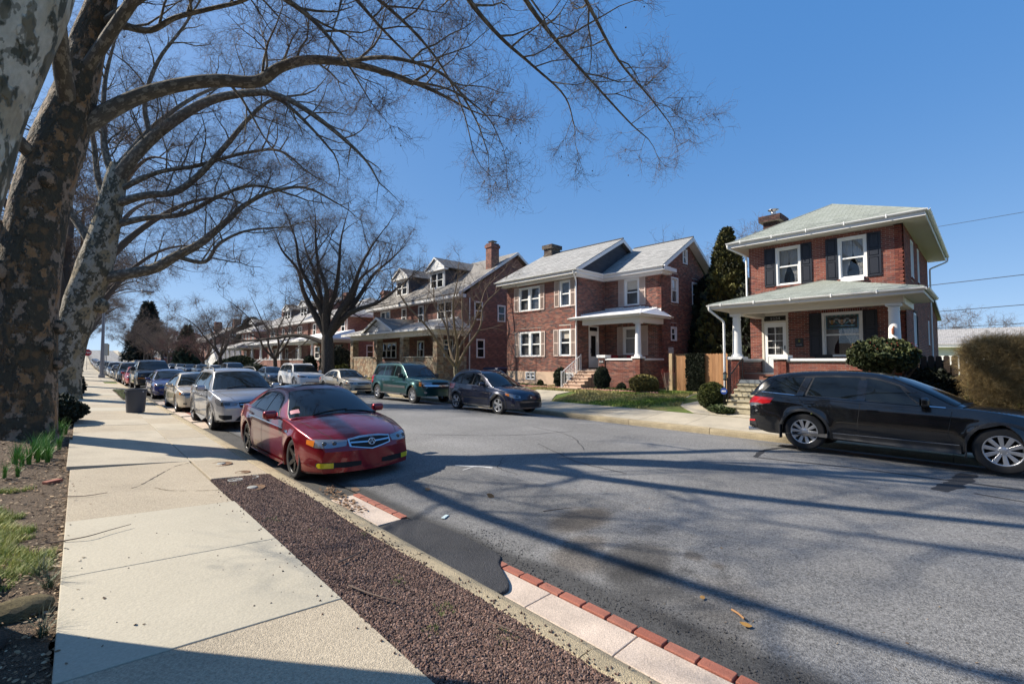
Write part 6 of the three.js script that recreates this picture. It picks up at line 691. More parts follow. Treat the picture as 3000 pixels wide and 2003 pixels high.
  makeCar({ label: 'dark navy compact hatchback with silver five spoke wheels parked before the tan shuttered house', category: 'car', x: 11.76, zFront: -11.36, y: -.03, roll: -.03, L: 4.135, W: 1.755, H: 1.58, gc: .2, wb: 2.5, fo: .86, tyre: .325, tw: .21, rimR: .225, wheel: 'five', paint: nav, belt: .98, tum: .22, bowF: .22, bowW: .24, drop: .08, wsTop: 2.0, flare: .025, cladding: [.045, CM.trim],
    top: [[0, .52], [.04, .62], [.12, .74], [.35, .83], [.8, .90], [1.3, .95], [2, .985], [3.2, 1.02], [3.9, 1.06], [4.08, 1.0], [4.135, .85]], crown: [[0, 0], [.05, .02], [.2, .05], [.6, .075], [1.1, .07], [4.1, 0]], roof: [[.98, .96], [1.3, 1.15], [1.65, 1.35], [1.95, 1.48], [2.25, 1.55], [2.7, 1.575], [3.3, 1.54], [3.65, 1.47], [3.9, 1.25], [4.05, 1.05]], ws: [1.04, 1.92, 1.04, 1.17], q0: .07, q1: .87, dlo: [1.28, 1.82, 3.86, 3.55], side: [[1.74, 1.95, 2.32, 2.29], [2.4, 2.37, 3.1, 3.02], [3.22, 3.12, 3.8, 3.5], [1.38, 1.62, 1.66, 1.86, .07, .62]],
    seams: [[[1.36, .9], [1.4, .55], [1.36, .3]], [[2.36, .95], [2.39, .6], [2.34, .27]], [[3.2, .97], [3.16, .8], [3.0, .68]]], frontSeams: [[[.48, .16], [.6, .5], [.7, .98]]], handles: [[2.18, .82], [3.08, .85]], mirror: [1.66, .97], mirrorSize: [.22, .15], rails: [1.95, 3.5, 1.1, mat([.22, .22, .23], .35, { metalness: .7 }), .045], wipers: 1,
    decals: [['headlamp', CM.lens, 'A', [[24, .60], [38, .60], [54, .70]], [[24, .68], [38, .735], [56, .80]], .008, 12, 5], ['turn_signal', CM.amber, 'A', [[46, .665], [54, .71]], [[46, .735], [54, .77]], .013, 5, 3], ['headlamp_lens', CM.lensDark, 'A', [[28, .62], [34, .62]], [[28, .68], [34, .70]], .013, 4, 3], ['emblem', CM.chrome, 'A', [[-2.4, .62], [2.4, .60]], [[-2.4, .67], [2.4, .65]], .012, 3, 3, 0], ['lower_intake', CM.dark, 'A', [[-24, .28], [24, .28]], [[-27, .44], [27, .44]], .006, 16, 3, 0], ['upper_intake', CM.dark, 'A', [[-22, .5], [22, .5]], [[-20, .55], [20, .55]], .007, 14, 2, 0], ['fog_lamp', CM.lensDark, 'A', [[36, .33], [42, .34]], [[36, .4], [42, .4]], .01, 4, 3], ['tail_lamp', CM.redLens, 'Z', [[44, .82], [60, .82]], [[44, 1.0], [62, 1.02]], .008, 6, 4], ['rocker', CM.trim, 'L', [[1.25, .2], [2.95, .2]], [[1.25, .29], [2.95, .29]], .01, 14, 2], ['side_moulding', CM.trim, 'L', [[1.4, .50], [3.0, .50]], [[1.4, .54], [3.0, .54]], .008, 14, 1]] });
  makeCar({ label: 'dark green long suv with grey side moulding before the stone porch', category: 'suv', x: 11.75, zFront: -16.95, y: -.03, roll: -.03, L: 5.25, W: 1.9, H: 1.84, gc: .32, wb: 3.3, fo: .92, tyre: .375, tw: .245, rimR: .215, wheel: 'five', paint: paint(.006, .055, .052, .5), belt: 1.16, tum: .2, bowF: .14, bowW: .18, drop: .075, wsTop: 2.1, archGap: .07, flare: .05, inset: .035,
    top: [[0, .74], [.03, .84], [.1, .96], [.3, 1.04], [.9, 1.09], [1.4, 1.12], [2, 1.15], [4.9, 1.18], [5.15, 1.15], [5.25, 1.0]], crown: [[0, 0], [.06, .02], [.3, .05], [1, .06], [1.4, .05], [5.2, 0]], roof: [[1.3, 1.14], [1.6, 1.36], [1.95, 1.6], [2.25, 1.76], [2.55, 1.82], [3.4, 1.84], [4.6, 1.82], [4.9, 1.74], [5.05, 1.4], [5.12, 1.2]], ws: [1.36, 2.16, 1.04, 1.15], q0: .08, q1: .87, dlo: [1.7, 2.14, 4.98, 4.8], dloMat: paint(.006, .055, .052, .5), side: [[1.84, 2.2, 2.72, 2.7], [2.82, 2.8, 3.34, 3.42], [3.38, 3.46, 3.72, 3.7], [3.86, 3.82, 4.92, 4.72]],
    seams: [[[1.52, 1.06], [1.55, .7], [1.52, .42]], [[2.77, 1.1], [2.8, .7], [2.77, .42]], [[3.78, 1.1], [3.76, .9], [3.62, .8]]], handles: [[2.62, 1.0], [3.62, 1.0]], handleMat: CM.chrome, mirror: [1.85, 1.15], mirrorSize: [.24, .2], mirrorMat: CM.trim, rails: [2.3, 4.8, 1.1, CM.grey, .07], wipers: 1,
    decals: [['headlamp', CM.lens, 'A', [[24, .86], [46, .87]], [[24, .97], [47, .98]], .008, 10, 3], ['turn_signal', CM.amber, 'A', [[46.5, .78], [53, .8]], [[46.5, .97], [54, .97]], .011, 4, 4], ['grille_bar', CM.chrome, 'A', [[-44, .795], [0, .78], [44, .795]], [[-44, .86], [0, .85], [44, .86]], .014, 24, 2, 0], ['grille', CM.dark, 'A', [[-22, .68], [22, .68]], [[-22, .97], [22, .97]], .007, 16, 4, 0], ['headlamp_lower', CM.lensDark, 'A', [[24, .71], [44, .72]], [[24, .785], [45, .785]], .009, 8, 2], ['fog_lamp', CM.lens, 'A', [[33, .48], [40, .48]], [[33, .55], [40, .55]], .012, 4, 3], ['side_moulding', CM.grey, 'L', [[1.55, .66], [3.58, .68]], [[1.55, .76], [3.58, .78]], .014, 18, 2], ['rocker', CM.grey, 'L', [[1.4, .33], [3.7, .33]], [[1.4, .42], [3.7, .42]], .014, 14, 2], ['tail_lamp', CM.redLens, 'Z', [[46, .82], [58, .82]], [[46, 1.2], [58, 1.2]], .008, 4, 5], ['rear_bumper', CM.grey, 'L', [[4.75, .42], [5.2, .44]], [[4.78, .66], [5.22, .68]], .012, 6, 3]],
    extra: (root) => { part('running_board', [rbx(-.99, -.80, .34, .39, -1.45, .75, .012)], CM.grey, root); } });
  makeCar(sedan({ label: 'old tan sedan parked between the green suv and the white suv', x: 11.75, zFront: -24.6, y: -.03, roll: -.03, L: 4.77, W: 1.77, H: 1.4, paint: paint(.36, .33, .27, .4), wheel: 'multi', decals: [...SD(.70, .60), ['side_moulding', CM.trim, 'L', [[.2, .52], [4.4, .55]], [[.2, .56], [4.4, .59]], .01, 20, 1]] }));
  makeCar(suv({ label: 'white suv with black windscreen parked in front of the big bare maple', x: 11.8, zFront: -32.4, y: -.03, roll: -.03, L: 5.0, W: 2.0, H: 1.8, paint: paint(.66, .66, .65, .05, .4), cladding: [.04, CM.grey], rails: [2.2, 4.4, 1.1, mat([.5, .5, .5], .4), .04], decals: [...suvD(.74, .88), ['turn_signal', CM.amber, 'A', [[48, .80], [55, .84]], [[48, .89], [56, .92]], .012, 4, 2], ['grille_bar', CM.chrome, 'A', [[-20, .74], [20, .74]], [[-20, .77], [20, .77]], .014, 12, 1, 0], ['grille_bar', CM.chrome, 'A', [[-20, .81], [20, .81]], [[-20, .835], [20, .835]], .014, 12, 1, 0]] }));
  makeCar(sedan({ label: 'dark blue grey sedan parked behind the white suv on the right', x: 11.75, zFront: -39.2, y: -.03, roll: -.03, L: 4.3, paint: paint(.03, .05, .075, .5), decals: SD(), lod: 2 }));
  makeCar(suv({ label: 'dark blue suv beyond the black pickup, near the right kerb', x: 11.7, zFront: -52, y: -.03, paint: paint(.012, .02, .05), decals: suvD(), lod: 2 }));
  const blk = paint(.0045, .0045, .005, .2, .25);
  makeCar({ label: 'long glossy black suv with ten spoke silver wheels parked nearest on the right', category: 'suv', x: 12.1, zFront: 1.06, y: .0, roll: -.045, L: 5.08, W: 1.93, H: 1.71, gc: .25, wb: 2.875, fo: .94, tyre: .378, tw: .245, rimR: .247, wheel: 'ten', paint: blk, belt: 1.1, tum: .25, bowF: .30, bowR: .22, bowW: .26, drop: .085, wsTop: 2.1, flare: .03, creaseA: .012, cladding: [.05, CM.trim], crease: .80, er: .045,
    top: [[0, .58], [.04, .68], [.12, .80], [.4, .92], [.9, 1.0], [1.5, 1.05], [2.2, 1.07], [3.2, 1.10], [4.2, 1.16], [4.75, 1.20], [4.95, 1.12], [5.08, .95]], crown: [[0, 0], [.05, .02], [.25, .05], [.7, .075], [1.4, .06], [4.6, .02], [5.05, .0]], roof: [[1.22, 1.09], [1.55, 1.27], [1.95, 1.46], [2.3, 1.60], [2.65, 1.68], [3.1, 1.705], [3.8, 1.685], [4.3, 1.63], [4.62, 1.53], [4.85, 1.32], [4.97, 1.16]], ws: [1.3, 2.28, 1.04, 1.17], rw: [4.5, 4.9, 1.2, 1.1], q0: .06, q1: .88, dlo: [1.52, 2.05, 4.78, 4.46], 
    side: [[1.76, 2.12, 2.80, 2.77, .085, .86], [2.9, 2.87, 3.78, 3.66, .085, .86], [3.98, 3.84, 4.70, 4.42, .085, .86], [1.56, 1.80, 1.72, 2.02, .085, .72]],
    seams: [[[1.54, .98], [1.60, .6], [1.55, .36]], [[2.85, 1.04], [2.90, .6], [2.86, .32]], [[3.92, 1.1], [3.84, .9], [3.62, .78]], [[1.58, .37], [3.28, .37]]], seamW: .008, handles: [[2.66, .92], [3.72, .98]], mirror: [1.86, 1.05], mirrorSize: [.25, .18], mirrorArm: CM.trim, 
    decals: [['pillar', blk, 'L', [[2.78, 1.08], [2.92, 1.08]], [[2.75, 1.5], [2.89, 1.5]], .012, 3, 8], ['belt_moulding', CM.chrome, 'L', [[1.62, 1.035], [2.85, 1.085], [4.0, 1.13]], [[1.62, 1.05], [2.85, 1.10], [4.0, 1.145]], .016, 30, 1], ['window_chrome', CM.chrome, 'L', [[4.0, 1.13], [4.66, 1.175]], [[4.0, 1.145], [4.66, 1.19]], .016, 10, 1], ['rocker_line', CM.chrome, 'L', [[1.46, .40], [3.3, .40]], [[1.46, .412], [3.3, .412]], .017, 16, 1], ['rocker', CM.trim, 'L', [[1.44, .25], [3.3, .25]], [[1.44, .40], [3.3, .40]], .014, 18, 3], ['tail_lamp', CM.redLens, 'Z', [[26, .86], [44, .87], [62, .94]], [[26, 1.04], [44, 1.07], [66, 1.06]], .010, 16, 5], ['reverse_lamp', CM.lens, 'Z', [[38, .85], [56, .90]], [[40, .92], [50, .93]], .014, 8, 3], ['tail_lamp_rim', CM.chrome, 'Z', [[26, .84], [44, .85], [64, .925]], [[26, .858], [44, .868], [65, .94]], .013, 16, 1], ['rear_bumper', CM.trim, 'Z', [[-48, .34], [0, .33], [48, .34]], [[-48, .50], [0, .5], [48, .52]], .010, 24, 3, 0], ['reflector', CM.redLens, 'Z', [[40, .50], [47, .51]], [[40, .54], [47, .55]], .014, 4, 1], ['headlamp', CM.lens, 'A', [[24, .74], [54, .80]], [[24, .84], [58, .92]], .007, 12, 4], ['pillar', blk, 'L', [[3.84, 1.13], [3.97, 1.14]], [[3.70, 1.52], [3.82, 1.52]], .015, 3, 8]],
    extra: (root, K) => { part('spoiler', prism([V(-.55, 1.52, -1.92), V(.55, 1.52, -1.92), V(.50, 1.50, -2.2), V(-.50, 1.50, -2.2)], V(0, .03, 0)), blk, root); part('exhaust', [tube([V(-.62, .33, -2.2), V(-.62, .31, -2.47)], .045, 12), tube([V(.62, .33, -2.2), V(.62, .31, -2.47)], .045, 12)], CM.chrome, root); for (const s of [-1, 1]) for (const z of [K.ax[0] + .44, K.ax[1] + .44]) part('mud_flap', rbx(s * .92 - .1, s * .92 + .06, .2, .5, 2.54 - z - .01, 2.54 - z + .01, .005), CM.trim, root); } });
}
// ---------- trees ----------
function barkTex(seed, pale, dark, mid, cover, tile) { // flaking plane bark: islands of old bark on pale new bark
  const a = fbm(seed), b = fbm(seed + 1), c = fbm(seed + 2), d = fbm(seed + 3), r = rnd(seed);
  return tex(512, 1024, (u, v) => { const w = .03 * (c(u, v, 24, 3) - .5), n = .62 * a(u + w, v - w, 9, 5, .62) + .38 * b(u - w, v, 26, 3, .6), m = b(u, v, 6, 3), g = d(u, v, 64, 3), k = .78 + .44 * g + (r() - .5) * .12; let col = mixc(pale, mid, sstep(.5, .62, m) * .8); if (n > 1 - cover) col = mixc(dark, mid, sstep(.45, .7, c(u, v, 16, 3)) * .35); else if (n > 1 - cover - .035) col = mixc(dark, pale, .35); return scl(col, k); }, tile);
}
function barkBump(seed, cover) { const a = fbm(seed), c = fbm(seed + 2), d = fbm(seed + 9); return tex(512, 1024, (u, v) => { const n = a(u, v, 9, 5, .62); return sstep(1 - cover - .03, 1 - cover + .05, n) * .6 + .4 * d(u, v, 48, 3); }, [1.4, 2.6], true); }
const bm1 = (seed, p, dk, md, cv, bs) => { const m = new THREE.MeshStandardMaterial({ map: barkTex(seed, p, dk, md, cv, [1.4, 2.6]), bumpMap: barkBump(seed, cv), bumpScale: bs, roughness: .9 }); return m; };
M.bark1 = bm1(300, [.47, .42, .31], [.075, .07, .042], [.33, .26, .15], .455, .02);
M.bark2 = bm1(310, [.25, .185, .125], [.055, .048, .030], [.25, .135, .05], .53, .05);
M.bark3 = bm1(320, [.33, .29, .215], [.07, .064, .042], [.27, .20, .10], .485, .03);
M.limb = new THREE.MeshStandardMaterial({ map: (() => { const a = fbm(331), b = fbm(332); return tex(256, 512, (u, v) => { const n = a(u, v, 10, 4), k = .7 + .6 * b(u, v, 40, 3); return scl(n > .56 ? [.25, .22, .165] : [.115, .10, .076], k); }, [.5, 1.2]); })(), roughness: .92, bumpMap: M.grainBump, bumpScale: .012 });
M.branch = mat([.105, .085, .066], .95); M.twig = mat([.13, .095, .075], .95); M.twigDark = mat([.085, .064, .055], .95);
M.barkDark = new THREE.MeshStandardMaterial({ map: (() => { const a = fbm(341), b = fbm(342); return tex(256, 512, (u, v) => scl([.085, .07, .057], .5 + a(u, v * .5, 24, 4) * .7 + .5 * sstep(.6, .75, b(u, v, 12, 3))), [.5, 1.4]); })(), roughness: .95, bumpMap: bumps(343, 256, .5, 24, 4), bumpScale: .05 });
function trunkTube(pts, rad, seg, seed, amp = .05, flare = .6) { const n = fbm(seed), P = smooth(pts, 5), N = P.length, R = (t) => { const x = t * (rad.length - 1), i = Math.min(rad.length - 2, Math.floor(x)); return lerp(rad[i], rad[i + 1], x - i); }; let len = 0; const T = V(), Nn = V(1, 0, 0), B = V(), L = [0]; for (let i = 1; i < N; i++) L.push(len += P[i].distanceTo(P[i - 1])); const fr = P.map((p, i) => { T.copy(P[Math.min(N - 1, i + 1)]).sub(P[Math.max(0, i - 1)]).normalize(); Nn.addScaledVector(T, -Nn.dot(T)).normalize(); B.crossVectors(T, Nn); return [Nn.clone(), B.clone()]; });
  const g = grid(seg, N - 1, (u, v, i, j) => { const a = u * 2 * Math.PI, t = j / (N - 1), [x, y] = fr[j]; let r = R(t) * (1 + amp * 3 * (n(u, L[j] * .11, 6, 4) - .5) + amp * .8 * (n(u, L[j] * .3, 24, 2) - .5)); r *= 1 + flare * Math.exp(-L[j] / .45) * (.55 + .45 * Math.cos(a * 5 + seed)); return P[j].clone().addScaledVector(x, Math.cos(a) * r).addScaledVector(y, Math.sin(a) * r); });
  const uv = g.attributes.uv, r0 = rad[0]; for (let j = 0; j < N; j++) for (let i = 0; i <= seg; i++) { const k = j * (seg + 1) + i; uv.setXY(k, i / seg * 2.8 * Math.max(1, Math.round(r0 * 2 * Math.PI / 2.8)), L[j]); } return g; }
const axisRand = (d, r) => { const a = V(r() - .5, r() - .5, r() - .5); a.addScaledVector(d, -a.dot(d)); return a.lengthSq() < 1e-6 ? V(1, 0, 0) : a.normalize(); };
// a spray of crooked twigs, used at the ends of all branches
function sprayGeo(seed, n = 5, L = .8, r0 = .0042, seg = 3) { const r = rnd(seed), gs = []; const tw = (p, d, len, rad, lv) => { const k = Math.max(2, Math.round(len / .14)), P = [p.clone()], q = p.clone(), dd = d.clone(); for (let i = 0; i < k; i++) { dd.addScaledVector(axisRand(dd, r), .55).normalize(); dd.y -= .06; dd.normalize(); q.addScaledVector(dd, len / k); P.push(q.clone()); if (lv < 1 && i > 0 && r() < .85) tw(q.clone(), dd.clone().applyAxisAngle(axisRand(dd, r), .95), len * .5 * (1 - i / k * .5), rad * .6, lv + 1); } gs.push(tube(P, (t) => rad * (1 - .65 * t), seg, false)); }; for (let i = 0; i < n; i++) { const d = V(0, 1, 0).applyAxisAngle(axisRand(V(0, 1, 0), r), r() * 1.35); tw(V(0, 0, 0), d, L * (.6 + .6 * r()), r0, 0); } return merge(gs); }
const SPRAY = [1, 2, 3, 4].map((s) => sprayGeo(400 + s)), SPRAYF = [1, 2].map((s) => sprayGeo(410 + s, 6, .95, .008));
class Tree {
  constructor(seed, o = {}) { this.r = rnd(seed); this.o = { maxLv: 3, dens: [1.1, 1.5, 1.8], ang: [.6, 1.05], ratio: .55, trop: [.05, .04, .0], wander: .24, segL: .45, minR: .008, sprayScale: 1, ...o }; this.tubes = []; this.sprays = []; }
  tubeOf(P, R) { const m = Math.max(...R); this.tubes.push(tube(P, R, m > .15 ? 10 : m > .05 ? 7 : m > .02 ? 5 : 4, false)); }
  limb(pts, rad, lv = 1, from = .2, len = 3) { const P = smooth(pts, 5), R = P.map((_, i) => { const x = i / (P.length - 1) * (rad.length - 1), k = Math.min(rad.length - 2, Math.floor(x)); return lerp(rad[k], rad[k + 1], x - k); }); this.tubeOf(P, R); this.kids(P, R, lv, len, from); const d = P[P.length - 1].clone().sub(P[P.length - 3]).normalize(); this.grow(P[P.length - 1], d, len * .6, R[R.length - 1], lv + 1); }
  kids(P, R, lv, len, from = .25) { const { r, o } = this; let L = 0; for (let i = 1; i < P.length; i++) L += P[i].distanceTo(P[i - 1]); const n = Math.round(L * o.dens[Math.min(lv - 1, 2)] * (.8 + .4 * r())); for (let k = 0; k < n; k++) { const t = from + (1 - from) * (k + r()) / n, x = t * (P.length - 1), i = Math.min(P.length - 2, Math.floor(x)), p = P[i].clone().lerp(P[i + 1], x - i), d = P[i + 1].clone().sub(P[i]).normalize(), a = axisRand(d, r); if (o.up && a.y < 0 && r() < o.up) a.negate(); const dd = d.clone().multiplyScalar(Math.cos(1)).addScaledVector(a, 1).normalize().lerp(d, 1 - lerp(o.ang[0], o.ang[1], r())).normalize(); this.grow(p, dd, len * (.55 + .7 * r()) * (1.15 - .5 * t), Math.max(o.minR, Math.min(R[i] * .62, len * .014 + .006)), lv + 1); } }
  grow(p, d, len, rad, lv) { const { r, o } = this; if (len < .3) { this.sprays.push([p.clone(), d.clone()]); return; } const n = Math.max(3, Math.round(len / o.segL)), P = [p.clone()], R = [rad], q = p.clone(), dd = d.clone(), tr = o.trop[Math.min(lv - 1, o.trop.length - 1)]; for (let i = 1; i <= n; i++) { dd.addScaledVector(axisRand(dd, r), o.wander * (.5 + r())); dd.y += tr * (o.arch ? 1 - 2.2 * i / n : 1); dd.normalize(); q.addScaledVector(dd, len / n); P.push(q.clone()); R.push(rad * (1 - .7 * i / n)); } this.tubeOf(P, R); if (lv < o.maxLv) this.kids(P, R, lv, len * o.ratio, .22); if (lv >= o.maxLv - 0) for (let i = 1; i <= n; i++) if (r() < (o.sprayP ?? .8)) this.sprays.push([P[i], P[i].clone().sub(P[i - 1]).normalize().addScaledVector(axisRand(dd, r), .8).normalize()]); this.sprays.push([q.clone(), dd.clone()]); }
  build(root, name, bm, tm, geos = SPRAY, max = 1e9) { const g = merge(this.tubes); part(name, g, bm, root); const S = this.sprays.length > max ? this.sprays.filter((_, i) => i % Math.ceil(this.sprays.length / max) === 0) : this.sprays, r = this.r, up = V(0, 1, 0); geos.forEach((ge, k) => { const L = S.filter((_, i) => i % geos.length === k); if (!L.length) return; scatter('twigs', ge, tm, L.map(([p, d]) => { const q = new THREE.Quaternion().setFromUnitVectors(up, d), q2 = new THREE.Quaternion().setFromAxisAngle(d, r() * 6.3); const s = this.o.sprayScale * (.6 + .6 * r()); return [new THREE.Matrix4().compose(p, q2.multiply(q), V(s, s, s))]; }), root); }); this.ends = S; }
}
const pv = (a) => a.map(([x, y, z]) => V(x, y, z)), pr = (a) => a.map((q) => q[3]);
function seedBalls(root, T, n, r) { const L = [], S = T.ends; for (let i = 0; i < n; i++) { const [p] = S[Math.floor(r() * S.length)], k = .014 + .006 * r(); L.push([xf(V(p.x + (r() - .5) * .8, p.y - .15 - .5 * r(), p.z + (r() - .5) * .8), new THREE.Euler(), k)]); } scatter('seed_balls', new THREE.IcosahedronGeometry(1, 1), M.twigDark, L, root); }
const LIMBS1 = [
  [[[-.3, 6.3, -4.8], [.5, 8.3, -5.2], [2.4, 9.9, -6.0], [4.6, 10.9, -7.2], [6.6, 10.9, -8.6], [7.75, 10.4, -8.6], [8.6, 9.8, -8.2], [9.7, 9.3, -8.0], [10.1, 8.6, -8.0]], [.2, .18, .15, .12, .10, .07, .05, .035, .02]],
  [[[-.25, 6.6, -4.8], [.6, 8.8, -4.8], [2.2, 10.4, -5.4], [4.8, 11.2, -6.4], [7.4, 10.6, -7.4], [8.6, 9.8, -7.2], [9.8, 9.2, -7.0], [11.2, 8.6, -6.8], [11.9, 8.4, -6.7]], [.22, .18, .15, .12, .09, .06, .045, .03, .02]],
  [[[2.2, 10.4, -5.4], [5.0, 10.8, -5.6], [8.2, 10.3, -6.2], [9.9, 9.7, -6.4], [11.2, 9.1, -6.2], [12.0, 8.7, -6.1]], [.11, .09, .065, .045, .03, .02]],
  [[[-.2, 7.2, -4.9], [-.6, 9.2, -6.6], [-1.2, 10.4, -8.8], [-2.2, 11.2, -11.2], [-3, 11.6, -13]], [.22, .18, .14, .10, .05]], [[[.2, 8, -5.2], [.5, 9.6, -7.2], [.2, 10.8, -9.4], [-.2, 11.8, -11.4]], [.18, .14, .10, .05]],
  [[[.0, 8, -5.0], [-.4, 10, -5.4], [-.4, 12.2, -6.2], [.6, 14.2, -7.2]], [.2, .15, .1, .05]], [[[-.3, 7, -4.8], [-2, 8.6, -3.8], [-4, 9.8, -3], [-6, 10.4, -2.4]], [.2, .15, .1, .05]], [[[.4, 9, -4.8], [1.2, 10.4, -3.4], [2.6, 11.2, -2], [4.2, 11.4, -1]], [.17, .13, .09, .05]]];
{ // nearest plane tree, at the left edge of the frame
  const t = thing('plane_tree', 'pale camouflage barked plane tree nearest at the left edge', 'tree', [-1.15, 0, -4.75]); const P = [[-1.2, .1, -4.5], [-1.14, 1, -4.5], [-.99, 2.2, -4.5], [-.87, 2.87, -4.5], [-.75, 3.7, -4.5], [-.57, 4.53, -4.5], [-.42, 5.5, -4.55], [-.25, 6.6, -4.7]];
  part('trunk', trunkTube(pv(P), [.58, .5, .47, .46, .47, .48, .42, .30], 44, 5, .05), M.bark1, t); part('knot', new THREE.SphereGeometry(.13, 16, 12).scale(1, 1.1, .5).translate(-.40, 4.4, -4.14), M.barkDark, t);
  const T = new Tree(21, { maxLv: 3, dens: [1.1, 1.5, 1.7], trop: [.04, .0, -.07], up: .4 });
  for (const [p, r] of LIMBS1) T.limb(pv(p), r.map((x) => x * .68), 1, .2, 2.0);
  T.build(t, 'limbs', M.limb, M.twig, SPRAY, 2600); seedBalls(t, T, 120, rnd(5)); for (const c of t.children) c.position.sub(t.position);
}
{
  const t = thing('plane_tree', 'dark mottled thick trunked plane tree with a long limb arching over the road', 'tree', [-.82, 0, -14]);
  const P = [[-.81, .1, -14, .56], [-.82, 1.71, -14, .514], [-.82, 3.09, -14, .53], [-.79, 4.4, -14, .53], [-.65, 5.66, -14, .52], [-.49, 6.58, -14, .51], [-.33, 7.42, -14, .43], [-.19, 8.18, -14, .374], [-.02, 9.27, -14, .33], [.15, 10.17, -13.8, .271], [.32, 11.15, -13.4, .209], [.56, 12.36, -13, .141]];
  part('trunk', trunkTube(pv(P), pr(P).map((x) => x * .93), 48, 9, .07, .35), M.bark2, t); const r = rnd(77), kn = []; for (let i = 0; i < 9; i++) { const a = r() * 6.3, y = 1.2 + r() * 5; part('burl', new THREE.SphereGeometry(.10 + .1 * r(), 14, 10).scale(1, 1.3, 1).translate(-.8 + Math.cos(a) * .5, y, -14 + Math.sin(a) * .5), M.bark2, t); }
  const T = new Tree(22, { maxLv: 3, dens: [1.25, 1.6, 1.9], trop: [.05, .03, -.05], up: .55, sprayScale: 1.05 });
  const A = [[[-.35, 6.82, -14, .266], [.28, 7.63, -13.9, .226], [.95, 8.26, -13.7, .203], [1.67, 8.68, -13.4, .192], [2.33, 8.92, -13.1, .191], [3.14, 9.11, -12.8, .186], [3.56, 9.52, -12.5, .165], [4.1, 9.82, -12.2, .151], [4.91, 10.02, -11.9, .132], [5.77, 10.05, -11.6, .107], [6.64, 9.91, -11.2, .079], [7.41, 9.67, -10.8, .056], [8.22, 9.41, -10.5, .032]], [[-.01, 8.66, -14, .175], [.38, 9.57, -13.6, .145], [.96, 9.55, -13.2, .098], [1.39, 9.86, -12.8, .083], [1.96, 10.04, -12.2, .073], [2.53, 10.22, -11.6, .063], [3.22, 10.74, -10.8, .053]], [[.12, 9.65, -14, .157], [.63, 9.87, -13, .123], [1.43, 10.43, -12, .111], [2.39, 10.27, -11, .101], [3.51, 9.81, -10.5, .087], [4.12, 8.93, -10, .048], [4.65, 8.34, -10, .025]], [[.56, 12.36, -13, .122], [1.88, 12.14, -12, .105], [3.46, 11.65, -11, .094], [4.3, 10.47, -10, .073], [4.98, 9.67, -9.6, .05], [5.75, 9.04, -9.3, .026]], [[.3, 11.1, -13.4, .15], [.2, 13, -13.9, .11], [.6, 15, -14.6, .06]], [[-.2, 8.2, -14, .2], [-1.6, 10, -14.6, .15], [-3.2, 11.2, -15.6, .09], [-4.6, 11.8, -16.6, .04]], [[4.9, 10.0, -11.9, .09], [5.6, 9.6, -10.2, .075], [6.6, 9.2, -9.4, .055], [7.3, 8.3, -9.1, .035], [7.7, 7.4, -9.0, .02]], [[3.5, 11.65, -11, .09], [5.0, 10.9, -10.2, .07], [6.3, 9.8, -9.6, .05], [7.0, 8.6, -9.3, .03], [7.3, 7.3, -9.1, .018]], [[6.6, 9.9, -11.2, .06], [7.4, 9.5, -10.2, .045], [8.2, 8.8, -9.6, .03], [8.6, 8.0, -9.4, .018]], [[-.33, 7.4, -14, .26], [-.5, 9.2, -11.6, .2], [.2, 10.2, -9.2, .15], [1.2, 10.9, -7, .09], [2, 11.2, -5.4, .04]], [[-.2, 8.2, -14, .2], [.9, 10.2, -12.2, .16], [2.0, 11.2, -9.6, .12], [2.8, 11.8, -7.2, .06]], [[-.6, 6, -14, .2], [-2.2, 7.6, -12.4, .16], [-2.9, 8.8, -10, .11], [-3.0, 9.4, -8, .05]], [[.5, 12, -13.1, .12], [2.4, 14, -13.2, .1], [5, 15, -13, .07], [7.5, 14.8, -12.6, .04]]];
  A.forEach((q, i) => T.limb(pv(q), pr(q).map((x) => x * (i ? .66 : .8)), 1, i ? .12 : .34, i ? 1.9 : 2.3)); T.build(t, 'limbs', M.limb, M.twig, SPRAY, 5200); seedBalls(t, T, 260, rnd(6)); for (const c of t.children) c.position.sub(t.position);
}
